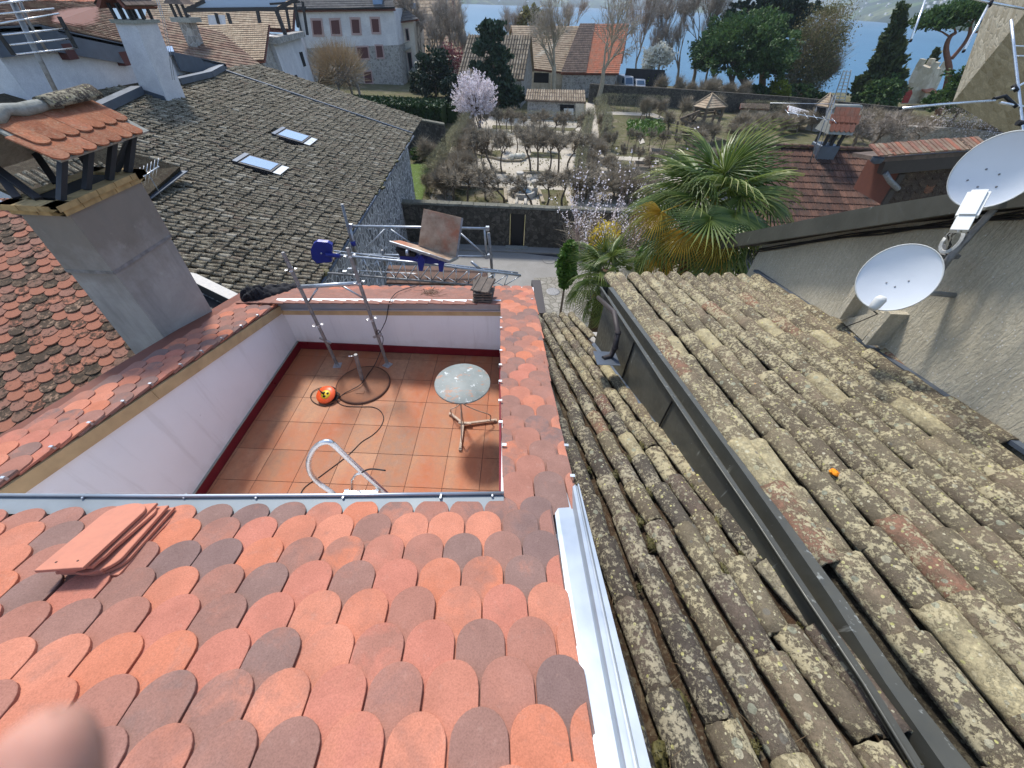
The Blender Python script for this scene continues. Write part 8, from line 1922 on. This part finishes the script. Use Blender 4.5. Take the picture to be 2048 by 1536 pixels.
evergreen('yew_tree', 'dark clipped yew mound at the foot of the beige wing', 'tree', (838, 178), 84, 16, 26, 'l_yew', .3, 60, 40)
evergreen('yew_tree', 'dark yew behind the pinkish blossom tree', 'tree', (905, 180), 76, 22, 24, 'l_yew', .3, 60, 40)
def layered(name, label, parts_, Y, mat, lf, tr, nl=40, cat='conifer', tmat='bark_dk', tr_r=(.35, .08), flat=.45):
    c = atY(*tr[0], Y); t = thing(name, (c.x, c.y, 0), label, cat); vv = []; mb = MB(); tp = [atY(x, y, Y) for x, y in tr]; tp[0].z = 0; mb.tube(tp, [tr_r[0]+(tr_r[1]-tr_r[0])*i/(len(tp)-1) for i in range(len(tp))], 7); part('trunk', mb, M[tmat], t); mb = MB()
    for (x, y, rx, ry, dn) in parts_:
        p = atY(x, y, Y); s = pxm(p); P, U = clumpy(p, (rx*s, rx*s*.8, ry*s), int(dn), nl, .22*ry*s, .25, flat, -1); P = P[:, :]; vv.append(leaves(P, lf, outdir=U+np.array([0, 0, .5])))
        q = min(tp, key=lambda a: (a-p).length); mb.tube([q, (p+q)/2+V((0, 0, -.1)), p], [.09, .06, .03], 4, False)
    part('limbs', mb, M[tmat], t); crown(t, np.concatenate(vv), 4, M[mat]); return t
layered('dark_conifer', 'dark irregular conifer growing in front of the striped barn', [(972, 55, 14, 16, 30), (998, 66, 12, 14, 22), (975, 88, 24, 14, 36), (962, 98, 16, 10, 22), (1000, 108, 22, 12, 30), (990, 128, 34, 12, 40), (965, 140, 18, 10, 22), (1005, 152, 30, 14, 36), (1015, 178, 34, 18, 44), (1030, 196, 26, 18, 34), (1000, 200, 22, 14, 26), (950, 130, 14, 6, 14)], 70, 'l_cedar', .34, [(1000, 222), (992, 170), (985, 110), (975, 45)], 46, 'conifer')
b = onz(952, 258, 0); c = atY(950, 200, b.y); s = pxm(c); t = thing('blossom_tree', b, 'round pinkish-white flowering tree at the end of the dark hedge', 'tree')
n_ = 900; U = unit(NR.normal(size=(n_, 3))+np.array([0, 0, .15])); P = N(c)+U*np.array([40*s, 36*s, 38*s])*NR.uniform(.35, 1.05, (n_, 1)); Q = P+unit(U+np.array([0, 0, .7]))*.7; n2 = 14
PP = (P[:, None, :]+(Q-P)[:, None, :]*NR.random((n_, n2, 1))).reshape(-1, 3)+NR.normal(size=(n_*n2, 3))*.05
crown(t, leaves(PP, .15, elong=1.1), 4, M['petal'], 'blossom'); crown(t, blades(P, Q, .04), 3, M['twig_pink'], 'twigs')
mb = MB();
for k in range(5): e0 = b+V((R.gauss(0, .8), 0, 0)); mb.tube([e0, (e0+c)/2+V((R.gauss(0, .3), 0, 0)), c+V((R.gauss(0, 1.2), 0, 1))], [.11, .09, .03], 5)
for k in range(40): e = c+V(tuple(unit(NR.normal(size=3))*np.array([36*s, 30*s, 34*s])*.8)); mb.tube([c-V((0, 0, 1.5)), (c+e)/2, e], [.07, .05, .02], 3, False)
part('trunk', mb, M['bark_dk'], t)
b = onz(1308, 178, 0); t = thing('magnolia', b, 'ivory white magnolia in full flower beside the bare lakeside trees', 'tree'); vv = []
for (x, y, rx, ry, m) in ((1312, 108, 22, 12, 60), (1300, 122, 12, 12, 34), (1332, 112, 12, 10, 34), (1322, 100, 12, 6, 24), (1293, 138, 6, 8, 14), (1330, 124, 6, 5, 10), (1290, 152, 5, 8, 10)):
    p = atY(x, y, b.y); s = pxm(p); P, U = clumpy(p, (rx*s, rx*s*.8, ry*s), m, 16, .45, .3, .8, -1); vv.append(leaves(P, .42, elong=1.2))
crown(t, np.concatenate(vv), 4, M['petal_w'], 'blossom'); mb = MB()
for x, y in ((1300, 120), (1312, 108), (1330, 112), (1293, 140), (1322, 100)): p = atY(x, y, b.y); mb.tube([b, b+(p-b)*.5+V((R.gauss(0, .4), 0, .3)), p], [.2, .12, .03], 5)
part('trunk', mb, M['bark'], t)
evergreen('green_bush', 'small green bush under the magnolia', 'bush', (1300, 160), 99, 16, 12, 'l_lime', .35, 40, 24)
evergreen('holm_oak', 'broad round-headed evergreen oak on the lake shore', 'tree', (1478, 108), 98, 80, 58, 'l_oak', .34, 520, 90, trunk_px=[(1498, 195), (1455, 190), (1472, 190), (1515, 190)], cs=.085, shell=.62, floor=-.45, depth=11)
layered('cedar', 'large cedar with flat layered branches behind the round evergreen oak', [(1500, 12, 44, 6, 40), (1480, 26, 30, 5, 28), (1560, 2, 60, 8, 60), (1600, 14, 44, 8, 44), (1650, 24, 24, 5, 22), (1545, 26, 40, 7, 40), (1590, 38, 44, 8, 44), (1560, 56, 46, 9, 44), (1530, 62, 26, 8, 26), (1600, 66, 30, 8, 26), (1520, -18, 60, 10, 50), (1600, -20, 50, 10, 46)], 106, 'l_cedar', .5, [(1520, 190), (1528, 70), (1545, 10), (1550, -40)], 60, 'tree', tr_r=(.7, .2))
talltree('second leader of the big cedar, a dark bare trunk', 1545, 180, 1570, -20, tallm, .4, Y=107)
b = onz(1628, 195, 0); place_bare('willow', 'pale olive tree coming into leaf right of the evergreen oak', 'tree', bushm[2], b, height_to(b, 1635, 30), Href=3, sx=.62)
t = [o for o in bpy.data.objects if o.name.startswith('willow')][0]; p = atY(1622, 118, b.y); s = pxm(p); P, U = clumpy(p, (50*s, 40*s, 74*s), 420, 60, .9, .2, .9, -1); crown(t, leaves(P, .20), 4, M['l_spring']); P, U = clumpy(p, (50*s, 40*s, 72*s), 300, 12, .9, .2, .9, -1); crown(t, blades(P, P+unit(U+np.array([0, 0, .6]))*1.6, .05), 3, M['twig_gold'], 'twigs')
evergreen('lime_bush', 'yellow-green bush at the foot of the olive tree', 'bush', (1556, 184), 92, 22, 18, 'l_lime', .35, 70, 34)
evergreen('green_bush', 'bright green bush left of the evergreen oak trunk', 'bush', (1428, 180), 92, 20, 14, 'l_mid', .35, 60, 30)
evergreen('green_bush', 'dark green bush right of the evergreen oak trunk', 'bush', (1520, 188), 93, 26, 14, 'l_oak', .35, 60, 30)
evergreen('green_bush', 'dark green bush between the lime bush and the turret', 'bush', (1600, 186), 92, 26, 14, 'l_mid', .35, 60, 30)
evergreen('green_bush', 'low dark bush beside the lime bush, nearest the turret', 'bush', (1632, 196), 90, 20, 10, 'l_hedge', .3, 50, 30)
layered('tall_cypress', 'tall dark leaning cypress-like conifer left of the stone tower', [(1800, 22, 7, 11, 14), (1797, 42, 10, 12, 18), (1790, 62, 13, 13, 26), (1783, 82, 18, 14, 34), (1780, 104, 24, 15, 44), (1772, 126, 30, 15, 54), (1768, 148, 37, 16, 60), (1762, 170, 42, 16, 60), (1755, 190, 44, 16, 50)], 88, 'l_cyp', .5, [(1745, 212), (1760, 150), (1780, 90), (1802, 14)], 60, 'conifer', flat=.9)
evergreen('laurel_bush', 'sunlit olive-green bush at the foot of the tall cypress', 'bush', (1762, 188), 84, 34, 26, 'l_oak', .35, 110, 34)
evergreen('dark_bush', 'dark bush behind the little aerial tower', 'bush', (1725, 205), 86, 26, 16, 'l_hedge', .3, 60, 34)
layered('small_cypress', 'small dark cypress poking up behind the stone tower', [(1872, 104, 3, 6, 8), (1868, 114, 5, 7, 12), (1862, 124, 9, 8, 20), (1858, 134, 12, 6, 20)], 97, 'l_cyp', .4, [(1860, 150), (1866, 125), (1874, 100)], 40, 'conifer', flat=.9)
Yp2 = 84
tk = [(1892, 206), (1898, 150), (1892, 100), (1900, 74), (1912, 66)]
t = thing('stone_pine', atY(1893, 206, Yp2), 'umbrella-shaped stone pine with a forked reddish trunk near the ochre building', 'tree')
mb = MB(); P_ = [atY(x, y, Yp2) for x, y in tk]; P_[0].z = 0; mb.tube(smooth(P_), [.5-.28*i/16 for i in range(17)], 8)
P_ = [atY(x, y, Yp2) for x, y in ((1903, 118), (1925, 92), (1938, 70), (1942, 50), (1950, 36))]; mb.tube(smooth(P_), [.3-.16*i/16 for i in range(17)], 7)
for q in (((1900, 74), (1885, 64), (1862, 56)), ((1912, 66), (1905, 45), (1900, 30)), ((1938, 70), (1962, 60), (1980, 45)), ((1942, 50), (1930, 38), (1925, 28)), ((1938, 66), (1960, 64), (1990, 54))): mb.tube([atY(x, y, Yp2) for x, y in q], [.14, .10, .05], 5, False)
part('trunk', mb, M['bark_red'], t); vv = []
for (x, y, rx, ry, m) in ((1868, 46, 30, 11, 60), (1890, 42, 26, 12, 50), (1905, 28, 30, 12, 56), (1935, 20, 34, 11, 60), (1965, 24, 34, 11, 60), (1995, 32, 34, 11, 60), (2020, 40, 24, 9, 40), (1950, 12, 30, 8, 40), (1885, 26, 14, 7, 20)):
    p = atY(x, y, Yp2); s = pxm(p); P, U = clumpy(p, (rx*s, rx*s*.9, ry*s), m, 44, .55, .35, .5, -.4); vv.append(leaves(P, .34, outdir=U+np.array([0, 0, .8])))
crown(t, np.concatenate(vv), 4, M['l_oak'])
evergreen('juniper_bush', 'spreading grey-green bush against the ochre stone building', 'bush', (1958, 168), 60, 52, 34, 'l_mid', .28, 170, 34, shell=.4)
evergreen('juniper_bush', 'lower grey-green bush under the stone pine', 'bush', (1905, 205), 66, 46, 18, 'l_mid', .28, 120, 34, shell=.4)
for i, (x, y, H_, lab) in enumerate(((1735, 308, 5.2, 'gnarled old bare apple tree behind the tile ridge, left one'), (1792, 312, 5.6, 'gnarled old bare apple tree behind the tile ridge, right one'), (1700, 300, 4.5, 'small crooked bare fruit tree behind the tile ridge'))):
    place_bare('apple_tree', lab, 'tree', apple[i], onz(x, y, 0), H_, Href=5, sx=1.3)
row([(1690, 262), (1790, 268), (1870, 285)], 10, 4.2, 'tangled bare orchard shrub below the tower', 'orchard shrubs below the tower', bushm, 'bare_bush', 'bush', 1.2, 3, 1.4)
t = None; b = onz(1965, 300, 0); t = place_bare('blossom_thicket', 'thicket starred with small pale blossoms under the ochre building', 'bush', bushm[3], b, 5.0, Href=3, sx=1.6); p = atY(1965, 240, b.y); s = pxm(p)
P, U = clumpy(p, (85*s, 60*s, 45*s), 260, 9, .5, .2, .8, -1); crown(t, leaves(P, .16, elong=1.1), 4, M['petal'], 'blossom')
P, U = clumpy(p, (95*s, 60*s, 45*s), 300, 12, .6, .2, .8, -1); P = P[P[:, 2] > .1]; crown(t, blades(P, P+unit(NR.normal(size=P.shape)+np.array([0, 0, .6]))*.8, .03), 3, M['twig'], 'twigs')
b = V((5.6, 20.5, 0)); t = thing('cherry_sprays', b, 'upright flowering branches with pinkish-white blossom in front of the garden wall', 'shrub')
A = []; B_ = []; bl_ = []
for k in range(95):
    x, y = R.uniform(1140, 1290), R.uniform(470, 520); Yk = R.uniform(17, 22); a = atY(x, y, Yk); h = R.uniform(1.6, 4.8); d = V((R.gauss(0, .35), R.gauss(0, .35), 1)).normalized(); e = a+d*h; A.append(N(a)); B_.append(N(e))
    for q in range(26):
        f = R.uniform(.25, 1); bl_.append(N(a+(e-a)*f)+NR.normal(size=3)*.035)
crown(t, blades(np.array(A), np.array(B_), .04), 3, M['twig_pink'], 'stems'); sel = np.array(bl_); sel = sel[NR.random(len(sel)) < .8]; crown(t, leaves(sel, .085, elong=1.1), 4, M['petal'], 'blossom')
A = np.array([N(atY(R.uniform(1130, 1300), R.uniform(440, 540), R.uniform(17, 23))) for _ in range(1500)]); crown(t, blades(A, A+unit(NR.normal(size=A.shape)+np.array([0, 0, .8]))*.8, .022), 3, M['twig'], 'twigs')
c = atY(1208, 478, 19); s = pxm(c); t = thing('forsythia', (c.x, c.y, 0), 'bright yellow forsythia between the blossom sprays and the small palm', 'shrub'); P, U = clumpy(c, (26*s, 26*s, 26*s), 120, 14, .16, .3, 1.3, -1); crown(t, leaves(P, .10), 4, M['forsy'], 'blossom')
mb = MB()
for k in range(14): mb.tube([V((c.x+R.gauss(0, .3), c.y, 0)), c+V((R.gauss(0, .5), R.gauss(0, .5), R.uniform(-.3, .8)))], [.03, .012], 4, False)
part('stems', mb, M['bark'], t)
def column_(label, px, Y, rx, ry, mat, name='thuja'):
    c = atY(*px, Y); s = pxm(c); t = thing(name, (c.x, c.y, 0), label, 'shrub'); n_ = 2600; z = NR.random((n_, 1)); a = NR.random((n_, 1))*6.283; r = rx*s*np.sqrt(np.sin(np.clip(z, .02, .98)*3.14))*(1+.25*np.sin(a*3+z*9)); P = np.concatenate([c.x+np.cos(a)*r, c.y+np.sin(a)*r, c.z-ry*s+2*ry*s*z], 1)+NR.normal(size=(n_, 3))*.04
    crown(t, leaves(P, .13, elong=2), 4, M[mat]); mb = MB(); mb.tube([V((c.x, c.y, 0)), V((c.x, c.y, c.z+ry*s*.6))], [.08, .03], 5); part('trunk', mb, M['bark_dk'], t)
column_('narrow bright green thuja left of the small palm', (1135, 532), 15.5, 15, 48, 'l_ivy'); column_('narrow green shrub behind the palm leaves, right of the forsythia', (1290, 522), 14, 12, 36, 'l_ivy')
evergreen('dark_shrub', 'dark leafy mass below the large palm crown', 'shrub', (1400, 520), 11.5, 90, 40, 'l_yew', .12, 120, 40, base_z=0)
t = None; P = np.array([N(onz(R.uniform(1255, 1330), R.uniform(238, 272), R.uniform(.1, .7))) for _ in range(900)]); me = np_mesh('vegetable_rows', leaves(P, .30), 4, M['l_grass']); o = bpy.data.objects.new('vegetable_rows', me); col.objects.link(o); tag(o, 'green leafy vegetables in the beds right of the gravel path', 'vegetables', kind='stuff')
P = []
for _ in range(2200):
    x, y = R.uniform(850, 1400), R.uniform(240, 425); p = onz(x, y, R.uniform(.02, .16)); P.append(N(p))
me = np_mesh('dry_tufts', leaves(np.array(P), .15), 4, M['l_spring']); o = bpy.data.objects.new('dry_tufts', me); col.objects.link(o); tag(o, 'dry grass tufts and litter over the garden beds', 'grass', kind='stuff')
tim = plain('weathered_timber', (.30, .25, .19), .9, 0, .2, 5)
for i, q in enumerate((((1268, 325), (1318, 328), (1325, 340), (1270, 337)), ((1262, 345), (1320, 349), (1328, 362), (1263, 359)), ((1300, 300), (1350, 303), (1358, 315), (1303, 312)))):
    pts = [onz(x, y, .2) for x, y in q]; t = thing('raised_bed', pts[0], 'timber edged raised bed among bare saplings, %s' % ('the middle one', 'nearest the palm', 'farthest one')[i], 'raised bed')
    for j in range(4): mb = MB(); mb.bar(pts[j], pts[(j+1) % 4], .12, .4); part('board', mb, tim, t)
    mb = MB(); mb.slab([p-V((0, 0, .06)) for p in (pts if (pts[1]-pts[0]).cross(pts[2]-pts[0]).z > 0 else pts[::-1])], .1); part('soil', mb, M['soil'], t)
t = thing('scaffold_staircase', atY(1690, 200, 80), 'pale metal framework leaning beside the tall cypress', 'frame')
for k in range(9):
    y = 143+k*7; mb = MB(); mb.bar(atY(1688-(k*2.6), y, 80), atY(1702-(k*1.6), y+1, 80), .1, .1); part('rung', mb, M['galv'], t)
for x0, x1 in ((1688, 1664), (1702, 1688), (1694, 1676)): mb = MB(); mb.bar(atY(x0, 140, 80), atY(x1, 208, 80), .12, .12); part('upright', mb, M['galv'], t)
row([(1360, 300), (1480, 290), (1500, 270)], 7, 3.8, 'brown bare shrub around the timber gazebo', 'shrubs around the gazebo', bushm, 'bare_bush', 'bush', 1.5, 3, 1.3)
row([(1340, 262), (1380, 290), (1390, 330)], 6, 3.6, 'bare shrub left of the timber gazebo', 'shrubs left of the gazebo', bushm, 'bare_bush', 'bush', 1.0, 3, 1.2)
row([(1590, 250), (1720, 262), (1800, 275)], 10, 4.4, 'bare brown shrub along the foot of the garden end wall', 'shrubs at the end wall', bushm, 'bare_bush', 'bush', 1.5, 3, 1.5)
row([(1330, 205), (1400, 205), (1470, 210)], 9, 6.0, 'pale leafless tree standing on the far side of the garden end wall', 'pale trees behind the end wall', bushm, 'bare_tree', 'tree', 1.5, 3, .9)
mb = MB(); mb.box((0, 4300, 340), (24000, 9400, 720)); hz = setting('haze', mb, None, 'stuff')
hm_ = bpy.data.materials.new('haze_air'); hm_.use_nodes = True; n_t = hm_.node_tree; n_t.nodes.clear()
pv = n_t.nodes.new('ShaderNodeVolumePrincipled'); pv.inputs['Color'].default_value = (.72, .84, 1, 1); pv.inputs['Density'].default_value = .00018; pv.inputs['Anisotropy'].default_value = .3
o_ = n_t.nodes.new('ShaderNodeOutputMaterial'); n_t.links.new(pv.outputs[0], o_.inputs['Volume']); hz.data.materials.append(hm_)
hz.display_type = 'WIRE'
